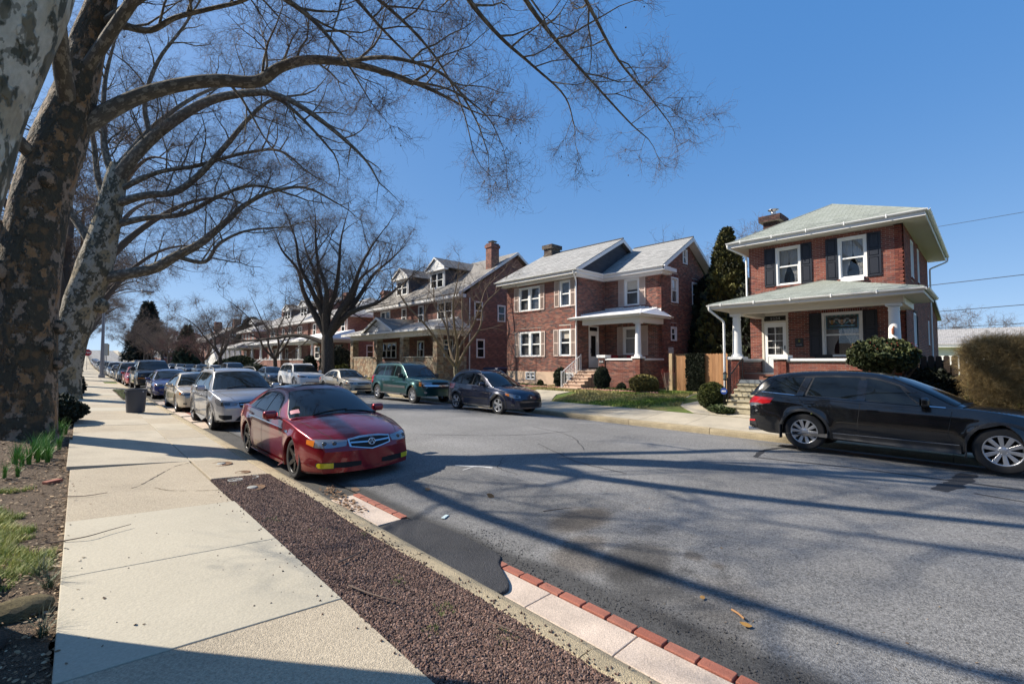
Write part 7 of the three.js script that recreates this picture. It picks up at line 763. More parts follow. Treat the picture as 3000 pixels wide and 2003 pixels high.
{
  const t = thing('plane_tree', 'leaning pale plane tree behind the dark trunk, low limb reaching over parked cars', 'tree', [-.55, 0, -27]);
  const P = [[-.58, .1, -27, .68], [-.49, 1.3, -27, .6], [-.3, 2.97, -27, .6], [.06, 4.68, -27, .66], [.37, 6.06, -27, .68], [.58, 7.26, -27, .57], [.8, 8.68, -27, .5], [.97, 10.11, -27, .40], [1.05, 10.8, -27, .3]]; part('trunk', trunkTube(pv(P), pr(P).map((x) => x * .92), 40, 14, .07, .4), M.bark3, t); part('burl', new THREE.SphereGeometry(.28, 16, 12).scale(1, 1.2, .8).translate(.62, 4.3, -26.7), M.bark3, t);
  const T = new Tree(23, { maxLv: 3, dens: [1.3, 1.6, 1.8], trop: [.05, .05, -.03], up: .6, sprayScale: 1.25, segL: .55 });
  const A = [[[.97, 10.07, -27, .388], [1.46, 11.0, -26.5, .31], [2.09, 11.98, -26, .291], [2.98, 12.93, -25, .261], [3.96, 13.67, -24, .231], [4.94, 13.96, -23, .202], [5.75, 13.9, -22, .172], [6.51, 13.51, -21.2, .152], [7.51, 12.78, -20.5, .134], [8.5, 11.98, -20, .107], [9.33, 11.06, -19.5, .069], [9.73, 10.01, -19, .039]], [[5.75, 13.9, -22, .124], [6.45, 13.5, -21.6, .106], [7.5, 12.4, -21, .078], [8.26, 11.45, -20.6, .049]], [[.53, 5.5, -27, .325], [1.59, 5.84, -26.5, .292], [2.39, 6.12, -26, .294], [3.04, 6.66, -25.5, .256], [3.85, 7.27, -25, .219], [4.86, 8.49, -24.5, .162], [5.45, 9.23, -24, .132], [6.42, 9.97, -23.5, .103], [7.85, 10.42, -23, .074], [9.35, 9.76, -22.4, .043]], [[3.04, 6.66, -25.5, .138], [4.09, 6.49, -25, .11], [4.55, 7.32, -24.6, .09], [5.47, 7.99, -24, .071], [7.08, 8.31, -23, .041]], [[.87, 8.89, -27, .251], [1.92, 9.33, -26, .193], [2.94, 9.56, -25.3, .176], [3.64, 10.25, -24.6, .166], [4.6, 11.74, -23.6, .136], [5.27, 12.88, -22.8, .106], [5.93, 13.62, -22, .077], [7.23, 14.19, -21.4, .049]], [[.96, 9.51, -27, .155], [2.36, 10.51, -26, .118], [3.69, 10.9, -25, .109], [5.4, 11.72, -24, .091], [6.63, 11.88, -23, .071], [7.63, 11.05, -22.4, .041]], [[.75, 7.88, -27, .212], [1.98, 8.4, -26.4, .157], [3.33, 8.72, -25.6, .14], [4.54, 9.63, -24.8, .111], [5.79, 10.26, -24, .082], [7.45, 9.89, -23, .052]], [[.5, 6.46, -27, .286], [-.02, 7.63, -27.5, .21], [-.39, 8.35, -28, .173], [-.77, 9.44, -28.4, .134], [-1.09, 10.6, -28.6, .086]], [[.94, 10.06, -27, .232], [.6, 11.33, -27.4, .175], [.5, 12.86, -27.8, .137], [.52, 15.01, -28, .099], [.8, 17.03, -28, .06]], [[.8, 8.68, -27, .193], [.43, 10.05, -28, .158], [.24, 11.79, -28.5, .13], [.05, 13.79, -29, .091], [.14, 15.94, -29, .051]], [[2.09, 11.98, -26, .155], [1.82, 13.45, -26, .116], [2.2, 15.45, -25.6, .096], [3.04, 17.19, -25, .068], [3.68, 18.6, -24, .038]], [[1.0, 10.6, -27, .2], [2.4, 13.4, -27.6, .14], [4.4, 15.8, -27.4, .09], [6.6, 17, -26.6, .05]]];
  A.forEach((q) => T.limb(pv(q), pr(q).map((x) => x * .8), 1, .15, 2.4)); T.build(t, 'limbs', M.limb, M.twig, SPRAY, 5600); seedBalls(t, T, 120, rnd(8)); for (const c of t.children) c.position.sub(t.position);
}
// the avenue beyond and the bare street trees opposite
function bareTree(o) { const t = thing(o.name, o.label, 'tree', [o.x, o.y ?? .3, o.z], o.turn ?? 0, o.group), r = rnd(o.seed), h0 = o.fork ?? 3.5, tr = o.r ?? .35; const T = new Tree(o.seed, { maxLv: 3, dens: o.dens ?? [.55, .75, .9], trop: o.trop ?? [.07, .05, .0], sprayScale: o.ss ?? 1.7, segL: .8, minR: .014, up: .5, wander: .15, ...(o.tree ?? {}) });
  part('trunk', trunkTube([V(0, -.2, 0), V(.05, h0 * .5, .03), V(o.lean ?? 0, h0, 0), V((o.lean ?? 0) * 1.2, h0 + .6, 0)], [tr * 1.15, tr, tr * .9, tr * .6], 16, o.seed, .05, .4), o.bark ?? M.bark3, t);
  const n = o.stems ?? 6; for (let k = 0; k < n; k++) { const a = (k + .6 * r()) / n * 6.283, sp = (o.spread ?? .9) * (.35 + .9 * r()), H = (o.h ?? 13) - h0, rad = H * sp, P = [V((o.lean ?? 0), h0 - .1 + .4 * r(), 0)]; for (let i = 1; i <= 5; i++) { const t2 = i / 5, e = o.vase ? Math.pow(t2, 1.05) : Math.sin(t2 * 1.5); P.push(V((o.lean ?? 0) + Math.cos(a) * rad * (o.vase ? t2 : Math.pow(t2, 1.1)), h0 + H * (o.vase ? e : e * .95) * (1 - .35 * sp * t2 * t2), Math.sin(a) * rad * t2)); P[i].x += (r() - .5) * .5; P[i].z += (r() - .5) * .5; } T.limb(P, [tr * .62, tr * .5, tr * .36, tr * .25, tr * .15, tr * .07], 1, .15, o.len ?? 2.6); }
  for (const [p, rr] of o.extra ?? []) T.limb(pv(p), rr, 1, .15, o.len ?? 2.6); T.build(t, 'limbs', o.lm ?? M.branch, o.tm ?? M.twig, o.geos ?? SPRAYF, o.max ?? 1400); return t; }
const av = [bareTree({ name: 'plane_tree', seed: 31, x: -.7, z: -41, h: 17, r: .5, fork: 4, spread: .75, stems: 7, label: 'plane tree third in the row behind the leaning one', group: 'plane trees of the far avenue' }), bareTree({ name: 'plane_tree', seed: 32, x: -.8, z: -54, h: 16, r: .46, fork: 3.6, spread: .8, stems: 6, lean: .4, label: 'plane tree standing just before the street lamp on the left', group: 'plane trees of the far avenue', y: .35 })];
for (let k = 0; k < 11; k++) { const o = av[k % 2].clone(), z = -66 - k * 13; o.name = numbered('plane_tree'); o.position.set(-.8 + (k % 3) * .3, .35 + rise(z), z); o.rotation.y = k * 1.9; const s = .92 + .05 * (k % 4); o.scale.set(s, s, s); o.userData = { label: ORD[k] + ' plane tree of the far avenue beyond the street lamp', category: 'tree', group: 'plane trees of the far avenue' }; scene.add(o); }
bareTree({ name: 'maple_tree', seed: 41, x: 13.95, z: -35.5, y: 0, h: 13.4, r: .47, fork: 3.6, spread: .74, stems: 9, vase: true, bark: M.barkDark, lm: M.barkDark, tm: M.twigDark, dens: [1.3, 1.4, 1.6], trop: [.06, .05, .03], ss: 1.3, max: 6500, geos: SPRAY, len: 3.0, label: 'big bare rounded maple standing before the white porched houses', extra: [[[[0, 3.2, 0], [-1.2, 3.9, -2.4], [-2.6, 3.7, -5.4], [-4.2, 3.6, -8.5], [-5.4, 4.2, -11]], [.19, .15, .11, .07, .03]], [[[0, 4, 0], [1.2, 5.6, 1.4], [2.6, 6.4, 3.2], [4.0, 8, 5]], [.26, .2, .13, .06]]] });
bareTree({ name: 'small_tree', seed: 42, x: 14.1, z: -49, y: 0, h: 9.5, r: .2, fork: 1.9, spread: .7, stems: 5, vase: true, bark: M.barkDark, lm: M.barkDark, tm: M.twigDark, max: 700, len: 1.8, ss: 1.2, label: 'slim bare tree left of the big maple before the brick twin' });
bareTree({ name: 'ornamental_tree', seed: 43, x: 17.2, z: -23.2, y: .35, h: 8.2, r: .17, fork: 1.0, spread: .62, stems: 7, vase: true, bark: M.bark3, lm: new THREE.MeshStandardMaterial({ color: rgb(.17, .13, .085), roughness: .9 }), tm: M.twig, max: 1500, len: 1.8, ss: .8, geos: SPRAY, dens: [1.1, 1.3, 1.5], trop: [.06, .03, .02], label: 'multi stemmed bare tree with a few brown leaves between two brick houses' });
{ const base = bareTree({ name: 'street_tree', seed: 44, x: 14.2, z: -74, y: 0, h: 10, r: .25, fork: 2.4, spread: .8, stems: 6, vase: true, bark: M.barkDark, lm: M.branch, max: 600, len: 2.2, label: 'first distant bare street tree along the right kerb', group: 'distant street trees on the right' }); for (let k = 0; k < 9; k++) { const z = -112 - k * 14, o = base.clone(); o.name = numbered('street_tree'); o.position.set(14 + (k % 3) * .4, rise(z), z); o.rotation.y = k * 2.3; const s = .9 + .16 * (k % 3); o.scale.set(s, s, s); o.userData = { label: ORD[k + 1] + ' distant bare street tree along the right kerb', category: 'tree', group: 'distant street trees on the right' }; scene.add(o); } }
bareTree({ name: 'cherry_tree', seed: 45, x: 14.6, z: -88, y: 0, h: 6.2, r: .22, fork: 1.6, spread: 1.1, stems: 8, lm: mat([.13, .075, .06], .9), tm: mat([.16, .085, .07], .95), bark: M.barkDark, max: 900, len: 1.9, ss: 1.5, label: 'low reddish budding tree in front of the large gabled house' });
for (const [x, z, h, s, lab] of [[42, -18, 12, 51, 'bare tree rising behind the roof of the stone porch twin'], [52, 11, 8.5, 52, 'bare tree at the far right edge behind the hedge'], [90, -3, 7, 53, 'faint bare tree low beyond the fence at the right']]) bareTree({ name: 'bare_tree', seed: s, x, z, y: .3, h, r: .25, fork: 2.5, spread: .7, stems: 6, vase: true, lm: M.branch, max: 600, label: lab });
// evergreens: whorls of drooping boughs carrying sprays of needles or scales
function leafSpray(seed, n, L, w, spread) { const r = rnd(seed), gs = []; for (let i = 0; i < n; i++) { const g = new THREE.PlaneGeometry(w, L * (.6 + .6 * r()), 1, 2).translate(0, L * .4, 0); const p = g.attributes.position; for (let k = 0; k < p.count; k++) p.setZ(k, p.getZ(k) + .12 * L * (p.getY(k) / L) ** 2); g.rotateY(r() * 6.3).rotateX((r() - .5) * 2 * spread).rotateZ((r() - .5) * 2 * spread); gs.push(g); } return merge(gs); }
const NEEDLE = leafSpray(61, 9, .5, .07, .9), SCALE = leafSpray(62, 10, .22, .05, .8), LEAFY = leafSpray(63, 12, .075, .04, 1.3), BOX = leafSpray(64, 12, .035, .018, 1.4);
const leafMat = (c) => new THREE.MeshPhysicalMaterial({ color: rgb(...c), roughness: .75, side: THREE.DoubleSide }); const vmat = new THREE.MeshStandardMaterial({ color: 0xffffff, roughness: .7, side: THREE.DoubleSide });
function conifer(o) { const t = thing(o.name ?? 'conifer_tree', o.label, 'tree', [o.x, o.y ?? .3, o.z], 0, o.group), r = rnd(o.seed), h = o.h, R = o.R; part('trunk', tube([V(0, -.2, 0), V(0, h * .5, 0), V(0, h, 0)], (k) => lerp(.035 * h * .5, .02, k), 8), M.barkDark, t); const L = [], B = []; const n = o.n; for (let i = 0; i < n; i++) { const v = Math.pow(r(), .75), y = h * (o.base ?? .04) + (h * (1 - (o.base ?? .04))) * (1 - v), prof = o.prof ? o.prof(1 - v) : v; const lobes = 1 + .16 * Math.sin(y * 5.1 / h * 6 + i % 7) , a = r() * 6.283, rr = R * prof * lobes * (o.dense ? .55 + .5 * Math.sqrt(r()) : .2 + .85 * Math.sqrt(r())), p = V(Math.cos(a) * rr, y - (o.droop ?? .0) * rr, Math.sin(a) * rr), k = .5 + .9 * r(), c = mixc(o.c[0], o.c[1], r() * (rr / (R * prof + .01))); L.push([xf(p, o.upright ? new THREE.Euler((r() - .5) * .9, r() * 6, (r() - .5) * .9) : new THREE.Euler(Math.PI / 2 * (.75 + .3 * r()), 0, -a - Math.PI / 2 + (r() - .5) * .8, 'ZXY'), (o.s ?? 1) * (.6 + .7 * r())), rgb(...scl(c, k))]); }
  scatter('foliage', o.geo ?? NEEDLE, vmat, L, t); return t; }
// boughs turned outward need their own frame: point sprays away from the trunk
function spruce(o) { const t = thing('spruce_tree', o.label, 'tree', [o.x, o.y ?? .3, o.z]), r = rnd(o.seed), { h, R } = o; part('trunk', tube([V(0, -.2, 0), V(0, h, 0)], (k) => lerp(.02 * h, .02, k), 8), M.barkDark, t); const L = [], boughs = [], up = V(0, 1, 0); for (let y = h * (o.base ?? .08); y < h * .98; y += h * .022) { const f = 1 - y / h, len0 = R * Math.pow(f, .8), n = 5 + Math.round(7 * f); for (let k = 0; k < n; k++) { const a = k / n * 6.283 + y * 7, len = len0 * (.7 + .45 * r()), d = V(Math.cos(a), -.12 + .35 * (1 - f), Math.sin(a)).normalize(), p0 = V(0, y, 0); boughs.push(tube([p0, p0.clone().addScaledVector(d, len)], .02 + .01 * f, 3, false)); const m = Math.max(2, Math.round(len / (o.step ?? .35))); for (let i = 1; i <= m; i++) { const p = p0.clone().addScaledVector(d, len * i / m); p.y -= .06 * len * (i / m) ** 2; for (const s of [-1, 1]) { const dd = d.clone().applyAxisAngle(up, s * (.3 + .5 * r())); dd.y -= .15 + .25 * r(); dd.normalize(); L.push([new THREE.Matrix4().compose(p, new THREE.Quaternion().setFromUnitVectors(up, dd), V(1, 1, 1).multiplyScalar((o.s ?? 1) * (.7 + .5 * r()))), rgb(...scl(mixc(o.c[0], o.c[1], r()), .5 + .8 * r()))]); } } } } part('boughs', boughs, M.barkDark, t); scatter('needles', NEEDLE, vmat, L, t); return t; }
spruce({ x: 16, z: -190, y: .3 + rise(-190), h: 20, R: 6.2, seed: 71, s: 2.6, step: 1.0, c: [[.012, .022, .016], [.03, .05, .035]], label: 'tall dark spruce far down the street above the pickup' });
spruce({ x: 14.6, z: -104, y: .1, h: 8.6, R: 2.3, seed: 72, s: 1.2, step: .45, c: [[.025, .045, .02], [.06, .09, .045]], label: 'small green spruce beyond the cars beside the reddish tree' });
spruce({ x: 27, z: -111, y: .3, h: 11, R: 5, seed: 73, s: 1.9, step: .8, base: .2, c: [[.015, .026, .014], [.04, .055, .025]], label: 'dark pine behind the farthest house of the brick row' });
spruce({ x: 46, z: 5.6, y: .3, h: 6.2, R: 1.6, seed: 74, s: .8, step: .4, c: [[.06, .085, .075], [.10, .13, .12]], label: 'pale blue green spruce tip showing above the brown hedge' });
const dens = (v) => Math.pow(Math.sin(Math.min(1, (1 - v) * 1.02 + .02) * 1.75), .8);
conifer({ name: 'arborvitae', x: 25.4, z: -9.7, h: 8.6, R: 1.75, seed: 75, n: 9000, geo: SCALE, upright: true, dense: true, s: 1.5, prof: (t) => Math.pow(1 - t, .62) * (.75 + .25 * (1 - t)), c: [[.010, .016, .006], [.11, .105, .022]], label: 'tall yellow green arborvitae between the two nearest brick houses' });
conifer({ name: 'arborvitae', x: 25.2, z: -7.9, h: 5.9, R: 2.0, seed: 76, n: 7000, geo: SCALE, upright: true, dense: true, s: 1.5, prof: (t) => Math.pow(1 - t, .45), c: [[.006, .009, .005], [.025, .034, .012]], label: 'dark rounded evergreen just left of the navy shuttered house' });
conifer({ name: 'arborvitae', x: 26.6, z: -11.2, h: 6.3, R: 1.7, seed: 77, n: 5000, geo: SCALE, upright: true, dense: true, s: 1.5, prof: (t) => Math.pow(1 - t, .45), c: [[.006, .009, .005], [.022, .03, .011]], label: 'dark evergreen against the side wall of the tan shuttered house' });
// ---------- planting bed on the left, gravel strip, street furniture ----------
{
  const bedM = new THREE.MeshStandardMaterial({ map: mineral(500, 512, 1.3, [.10, .068, .042], { grain: .8, gf: 200, stain: .2, speck: [.26, .19, .12], speckAmt: .10 }), roughness: .95, bumpMap: M.grainBump, bumpScale: .03 });
  struct('planting_bed', strip([-9, -6, -4, -3, -2.4, -1.9, -1.5, -1.2, -.95, -.75, -.58, -.43, -.3, -.2, -.1, -.03, .02], (x, z) => bedY(x, z), 6, -60, 300, (x, z) => x > -.25 ? .05 * Math.sin(z * 2.1) + .04 * Math.sin(z * 5.3) - .02 + (z < -9 ? .11 * sstep(-9, -15, z) : 0) : 0), bedM);
  const r = rnd(510), gy = (x, z) => bedY(x, z), E3 = () => new THREE.Euler((r() - .5) * .9, r() * 6.3, (r() - .5) * .9);
  // dry leaves
  const leafG = (() => { const s = new THREE.Shape(); s.moveTo(0, -1); s.quadraticCurveTo(.75, -.5, .55, .2); s.quadraticCurveTo(.35, .8, 0, 1); s.quadraticCurveTo(-.5, .7, -.55, .1); s.quadraticCurveTo(-.7, -.5, 0, -1); const g = new THREE.ShapeGeometry(s, 4).rotateX(-Math.PI / 2); const p = g.attributes.position; for (let i = 0; i < p.count; i++) p.setY(i, .45 * p.getX(i) ** 2 + .25 * p.getZ(i) ** 2 - .1); g.computeVertexNormals(); return metric(g); })();
  const leafM = new THREE.MeshStandardMaterial({ color: 0xffffff, roughness: .85, side: THREE.DoubleSide }), tones = [[.30, .19, .10], [.22, .13, .07], [.34, .24, .14], [.14, .085, .05], [.36, .27, .17], [.25, .18, .11]]; const L = [];
  for (let i = 0; i < 15000; i++) { const z = -3 - 22 * Math.pow(r(), 1.7), x = .03 - 2.9 * Math.pow(r(), 1.5) * (1 + (-z) * .02), grassy = x < -.2 && z > -8.4 && z < -5.2; if (grassy && r() < .6) continue; L.push([xf(V(x, gy(x, z) + .008 + .02 * r(), z), E3(), V(1, 1, 1).multiplyScalar((.008 + .026 * r() * r()) * (z > -5 ? .7 : 1))), rgb(...scl(tones[Math.floor(r() * 6)], .6 + .7 * r()))]); }
  for (let i = 0; i < 40; i++) { const z = -3.4 - 9 * r(), x = -.05 + .5 * r() * r(); L.push([xf(V(x, walkY(x) + .008, z), E3(), .006 + .012 * r()), rgb(...scl(tones[Math.floor(r() * 6)], .5))]); }
  scatter('fallen_leaves', leafG, leafM, L, scene, ['brown fallen leaves and mulch chips on the bed left of the sidewalk', 'leaves']);
  // leaf drift by the gutter ahead of the red car
  const D = []; for (let i = 0; i < 260; i++) { const t = r(), z = lerp(-6.9, -5.5, t) + (r() - .5) * .2, x = lerp(2.72, 2.58, t) + (r() - .5) * .22; D.push([xf(V(x, .03 + .02 * r(), z), E3(), .012 + .03 * r() * r()), rgb(...scl(mixc(tones[Math.floor(r() * 6)], [.32, .14, .05], .4), .4 + .7 * r()))]); } scatter('leaf_drift', leafG, leafM, D, scene, ['drift of wet brown leaves in the gutter ahead of the red sedan', 'leaves']);
  const wood = []; for (let i = 0; i < 3000; i++) { const z = -2.6 - 16 * Math.pow(r(), 1.5), x = .0 - 2.2 * Math.pow(r(), 1.4); wood.push([xf(V(x, gy(x, z) + .006, z), E3(), V(.004 + .006 * r(), .003, .014 + .03 * r())), rgb(...scl([.13, .085, .055], .4 + 1.2 * r()))]); } scatter('mulch', UNIT, mat([1, 1, 1], .95), wood, scene, ['dark shredded mulch over the bed left of the sidewalk', 'mulch']);
  // grass
  const bladeG = (n, h, w, sp, seed) => { const q = rnd(seed), gs = []; for (let i = 0; i < n; i++) { const a = q() * 6.3, H = h * (.5 + .7 * q()), b = sp * (.4 + q()), c = Math.cos(a), s = Math.sin(a), ox = (q() - .5) * .05, oz = (q() - .5) * .05; gs.push(grid(1, 4, (u, v) => V(ox + c * b * v * v + (u - .5) * w * (1 - v) * s, H * v * (1 - .25 * v * b / h), oz + s * b * v * v - (u - .5) * w * (1 - v) * c))); } return merge(gs); };
  const tuft = bladeG(14, .055, .0045, .04, 1), clump = bladeG(60, .20, .005, .20, 2), daff = bladeG(34, .38, .017, .12, 3), gm = new THREE.MeshPhysicalMaterial({ color: 0xffffff, roughness: .6, side: THREE.DoubleSide }); const G = [];
  const grassN = fbm(521); for (let i = 0; i < 9000; i++) { const z = -4.6 - 5.0 * r(), x = -.12 - 2.6 * Math.pow(r(), 1.2), n = grassN((x + 5) * .1, (z + 20) * .1 % 1, 16, 3); if (n < .40 + .22 * sstep(-.5, -.1, x) || (z < -8.6 && n < .6)) continue; G.push([xf(V(x, gy(x, z), z), new THREE.Euler(0, r() * 6, 0), .7 + .9 * r()), rgb(...scl(mixc([.19, .28, .03], [.40, .38, .09], r()), .6 + .7 * r()))]); }
  scatter('grass', tuft, gm, G, scene, ['patchy yellow green grass on the bed at the left edge', 'grass']);
  const far = []; for (let i = 0; i < 900; i++) { const x = 1.5 + .7 * r(), z = -26.3 - 9.6 * r(); far.push([xf(V(x, walkY(x) + .0, z), new THREE.Euler(0, r() * 6, 0), 1.1 + .6 * r()), rgb(...scl([.15, .19, .04], .6 + .7 * r()))]); } scatter('grass', tuft, gm, far, scene, ['strip of grass in the sidewalk verge behind the trash can', 'grass']); struct('verge_soil', strip([1.46, 2.24], (x) => walkY(x) - .008, -26.2, -36, 4), bedM); struct('verge_soil', strip([1.46, 2.24], (x) => walkY(x) - .008, -46, -50, 4), M.lawn);
  [[-.12, -4.85, 'dark green grass clump leaning over the slab joint at the left'], [-.17, -5.15, 'grass clump just behind the front clump at the sidewalk edge'], [-.12, -4.05, 'shaded grass clump at the sidewalk edge nearest the camera']].forEach(([x, z, lab], i) => { const t = thing('grass_clump', lab, 'grass clump', [x, gy(x, z) - .01, z], i * 2); part('blades', clump, mat([[.065, .10, .04], [.08, .11, .05], [.04, .065, .03]][i], .6, { side: THREE.DoubleSide }), t); });
  const dm = mat([.09, .24, .035], .5, { side: THREE.DoubleSide }), ds = [[-.30, -14.6, 'daffodil leaves nearest the dark bush'], [-.42, -13.7, 'daffodil leaves beside the base of the dark mottled trunk'], [-.40, -11.9, 'daffodil leaves in the middle of the row'], [-.48, -11.0, 'broad clump of daffodil leaves before the trunk'], [-.52, -10.4, 'daffodil leaves at the front of the broad clump'], [-.58, -9.45, 'small front pair of daffodil leaves, right of two'], [-.70, -9.4, 'small front pair of daffodil leaves, left of two']]; ds.forEach(([x, z, lab], i) => { const t = thing('daffodil_clump', 'bright green ' + lab, 'daffodils', [x, gy(x, z) - .01, z], i * 1.3); for (const [dx, dz, s] of i < 5 ? [[0, 0, 1], [.13, .15, .9], [-.14, .1, .95], [.05, -.2, 1], [-.1, -.15, .9]] : [[0, 0, .7]]) part('leaves', daff.clone().scale(s, s, s).rotateY(dx * 40).translate(dx, 0, dz), dm, t); });
  // rocks
  const rock = (s) => { const g = new THREE.IcosahedronGeometry(1, 3), p = g.attributes.position, n = fbm(s); for (let i = 0; i < p.count; i++) { const x = p.getX(i), y = p.getY(i), z = p.getZ(i), k = .8 + .4 * n(x * .2 + .5, z * .2 + y * .13 + .5, 8, 3); p.setXYZ(i, x * k, y * k, z * k); } g.computeVertexNormals(); return metric(g); };
  const rm = (c, s) => new THREE.MeshStandardMaterial({ map: mineral(s, 256, .3, c, { grain: .3, stain: .35, sf: 6 }), roughness: .92, bumpMap: M.grainBump, bumpScale: .01 });
  [[-.25, -4.46, .16, .075, .12, [.20, .16, .075], 'mossy flat rock at the sidewalk edge'], [-.55, -4.95, .22, .10, .15, [.12, .09, .065], 'dark long rock behind the mossy rock'], [-.62, -4.35, .22, .10, .16, [.11, .085, .065], 'dark rock left of the mossy flat rock'], [-.40, -4.05, .15, .07, .12, [.10, .08, .06], 'shaded brown rock at the lower left corner']].forEach(([x, z, a, b, c, col, lab], i) => mesh1('rock', rock(530 + i).scale(a, b, c).rotateY(i).translate(x, gy(x, z) + b * .4, z), rm(col, 540 + i), lab, 'rock'));
  // brick half sunk in the bed
  mesh1('brick', rbx(-.09, .09, -.02, .03, -.05, .05, .006).rotateY(.6).translate(-.22, gy(-.22, -8.9) + .01, -8.9), mat([.26, .09, .06], .9), 'loose red brick half sunk in the leaf litter by the sidewalk', 'brick');
  // sticks
  const stick = (pts, rad, lab) => mesh1('twig', tube(smooth(pv(pts), 3), (t) => rad * (1 - .5 * t), 6), M.twig, lab, 'twig');
  stick([[-.25, .29, -5.9], [-.05, .30, -5.82], [.10, .31, -5.78], [.25, .30, -5.88], [.42, .29, -5.98]], .006, 'forked dry twig lying across the slab edge'); stick([[-.1, .30, -7.7], [.1, .29, -7.6], [.3, .285, -7.62]], .006, 'thin twig lying on the rough slab near the leaf litter'); stick([[1.65, .20, -3.9], [1.9, .19, -4.0], [2.0, .19, -4.15]], .008, 'pale stick lying on the red gravel'); stick([[1.55, .20, -3.45], [1.62, .20, -3.2], [1.7, .20, -3.0]], .008, 'bent stick on the gravel beside the slab corner'); stick([[2.03, .19, -2.35], [2.1, .185, -2.1]], .006, 'short stick on the gravel near the kerb'); stick([[4.2, .07, -3.85], [4.5, .07, -3.72], [4.68, .07, -3.62]], .007, 'thin twig lying on the road');
  mesh1('stick', tube(smooth(pv([[3.58, .072, -1.38], [3.56, .074, -1.33], [3.52, .072, -1.27]]), 3), .008, 7), mat([.36, .19, .08], .8), 'short orange brown stick lying on the road', 'stick');
  const dl = (x, z, s, c, lab, e) => mesh1('fallen_leaf', leafG.clone().scale(s, s, s).applyMatrix4(xf(V(x, roadY(x) + .014 + s * .1, z), e, 1)), new THREE.MeshStandardMaterial({ color: rgb(...c), roughness: .8, side: THREE.DoubleSide }), lab, 'leaf');
  dl(3.46, -1.24, .042, [.42, .22, .05], 'curled golden leaf on the road near the stick', new THREE.Euler(.2, .5, 0)); dl(3.60, -1.61, .03, [.42, .22, .06], 'small golden leaf on the road above the stick', new THREE.Euler(.3, 1.5, 0)); dl(4.11, -4.74, .06, [.36, .15, .05], 'rust coloured leaf standing on edge in the road', new THREE.Euler(.7, .8, .3)); dl(3.69, -5.64, .05, [.34, .15, .06], 'brown leaf on the road beside the shadow of the red sedan', new THREE.Euler(.2, .2, .2)); dl(2.96, -6.42, .065, [.27, .16, .09], 'large brown leaf at the end of the brick edge', new THREE.Euler(.35, .9, .2));
  mesh1('paper_scrap', rbx(-.06, .06, 0, .012, -.025, .025, .005).rotateY(.5).translate(3.24, roadY(3.24) + .004, -4.57), mat([.50, .60, .60], .5), 'pale crushed paper scrap lying on the road', 'litter');
  const bits = []; for (let i = 0; i < 260; i++) { const x = 3.1 + 7 * r(), z = -6 + 7 * r(); bits.push([xf(V(x, roadY(x) + .005, z), E3(), .004 + .012 * r() * r()), rgb(...scl(tones[Math.floor(r() * 6)], .7))]); } scatter('road_litter', leafG, leafM, bits, scene, ['scattered leaf fragments over the near road surface', 'litter']);
  // red gravel
  const gb = (x) => .165 - .055 * (x - 1.45) ; struct('gravel_bed', strip(lin(1.44, 2.25, 4), gb, 5, -7.96, 30), new THREE.MeshStandardMaterial({ map: mineral(550, 256, .3, [.055, .035, .03], { grain: .8, gf: 96 }), roughness: .95, bumpMap: M.fineBump, bumpScale: .01 }));
  const S = [], sg = (() => { const g = new THREE.IcosahedronGeometry(1, 0); const p = g.attributes.position; const q = rnd(3); const mp = {}; for (let i = 0; i < p.count; i++) { const k = [p.getX(i), p.getY(i), p.getZ(i)].map((v) => v.toFixed(3)).join(); const f = mp[k] ??= .75 + .5 * q(); p.setXYZ(i, p.getX(i) * f, p.getY(i) * f, p.getZ(i) * f); } g.computeVertexNormals(); return g; })(), gc = [[.125, .072, .054], [.095, .056, .043], [.165, .098, .074], [.07, .045, .037], [.21, .14, .11]];
  for (let i = 0; i < 62000; i++) { const z = -.9 - 7.05 * Math.pow(r(), 1.25), x = 1.445 + .80 * r(), s = .006 + .006 * r(); S.push([xf(V(x, gb(x) + .002 + .008 * r() + .012 * Math.sin(x * 9 + z * 2) * .5, z), new THREE.Euler(r() * 6, r() * 6, r() * 6), V(s * 1.3, s * .8, s)), rgb(...scl(gc[Math.floor(r() * 5)], .6 + .8 * r()))]); }
  for (let i = 0; i < 420; i++) { const k = r(), z = -1 - 6.5 * r(), x = k < .75 ? 2.24 + .16 * r() * r() : 1.45 - .14 * r() * r() * r() * 3, s = .004 + .006 * r(); S.push([xf(V(x, k < .75 ? .14 : walkY(x) + .005, z), new THREE.Euler(r() * 6, r() * 6, r() * 6), V(s * 1.2, s * .8, s)), rgb(...scl(gc[Math.floor(r() * 5)], .5 + .5 * r()))]); }
  scatter('gravel', sg, mat([1, 1, 1], .9), S, scene, ['dark red brown crushed gravel strip between the sidewalk and kerb', 'gravel']);
  const moss = []; for (const [x, z, n] of [[1.95, -2.75, 26], [1.9, -3.35, 22], [2.02, -2.2, 30], [1.6, -5.5, 14], [1.85, -4.9, 10], [1.72, -2.6, 12], [1.7, -7.5, 10], [2.2, -4.55, 8]]) for (let i = 0; i < n; i++) moss.push([xf(V(x + (r() - .5) * .14, gb(x) + .008, z + (r() - .5) * .18), new THREE.Euler(0, r() * 6, 0), .25 + .25 * r()), rgb(...scl([.13, .19, .03], .6 + .6 * r()))]); scatter('weeds', tuft, gm, moss, scene, ['tiny green weeds sprouting through the red gravel', 'weeds']);
  const spk = []; for (let i = 0; i < 26; i++) { const x = r() * 1.4, z = -3.1 - 3.3 * r(), s = .003 + .006 * r() * r(); spk.push([xf(V(x, walkY(x) + .006, z), E3(), V(s, s * .6, s))]); } scatter('seed_litter', sg, M.twigDark, spk, scene, ['dark seed bits and crumbs on the pale sidewalk slabs', 'litter']);
}
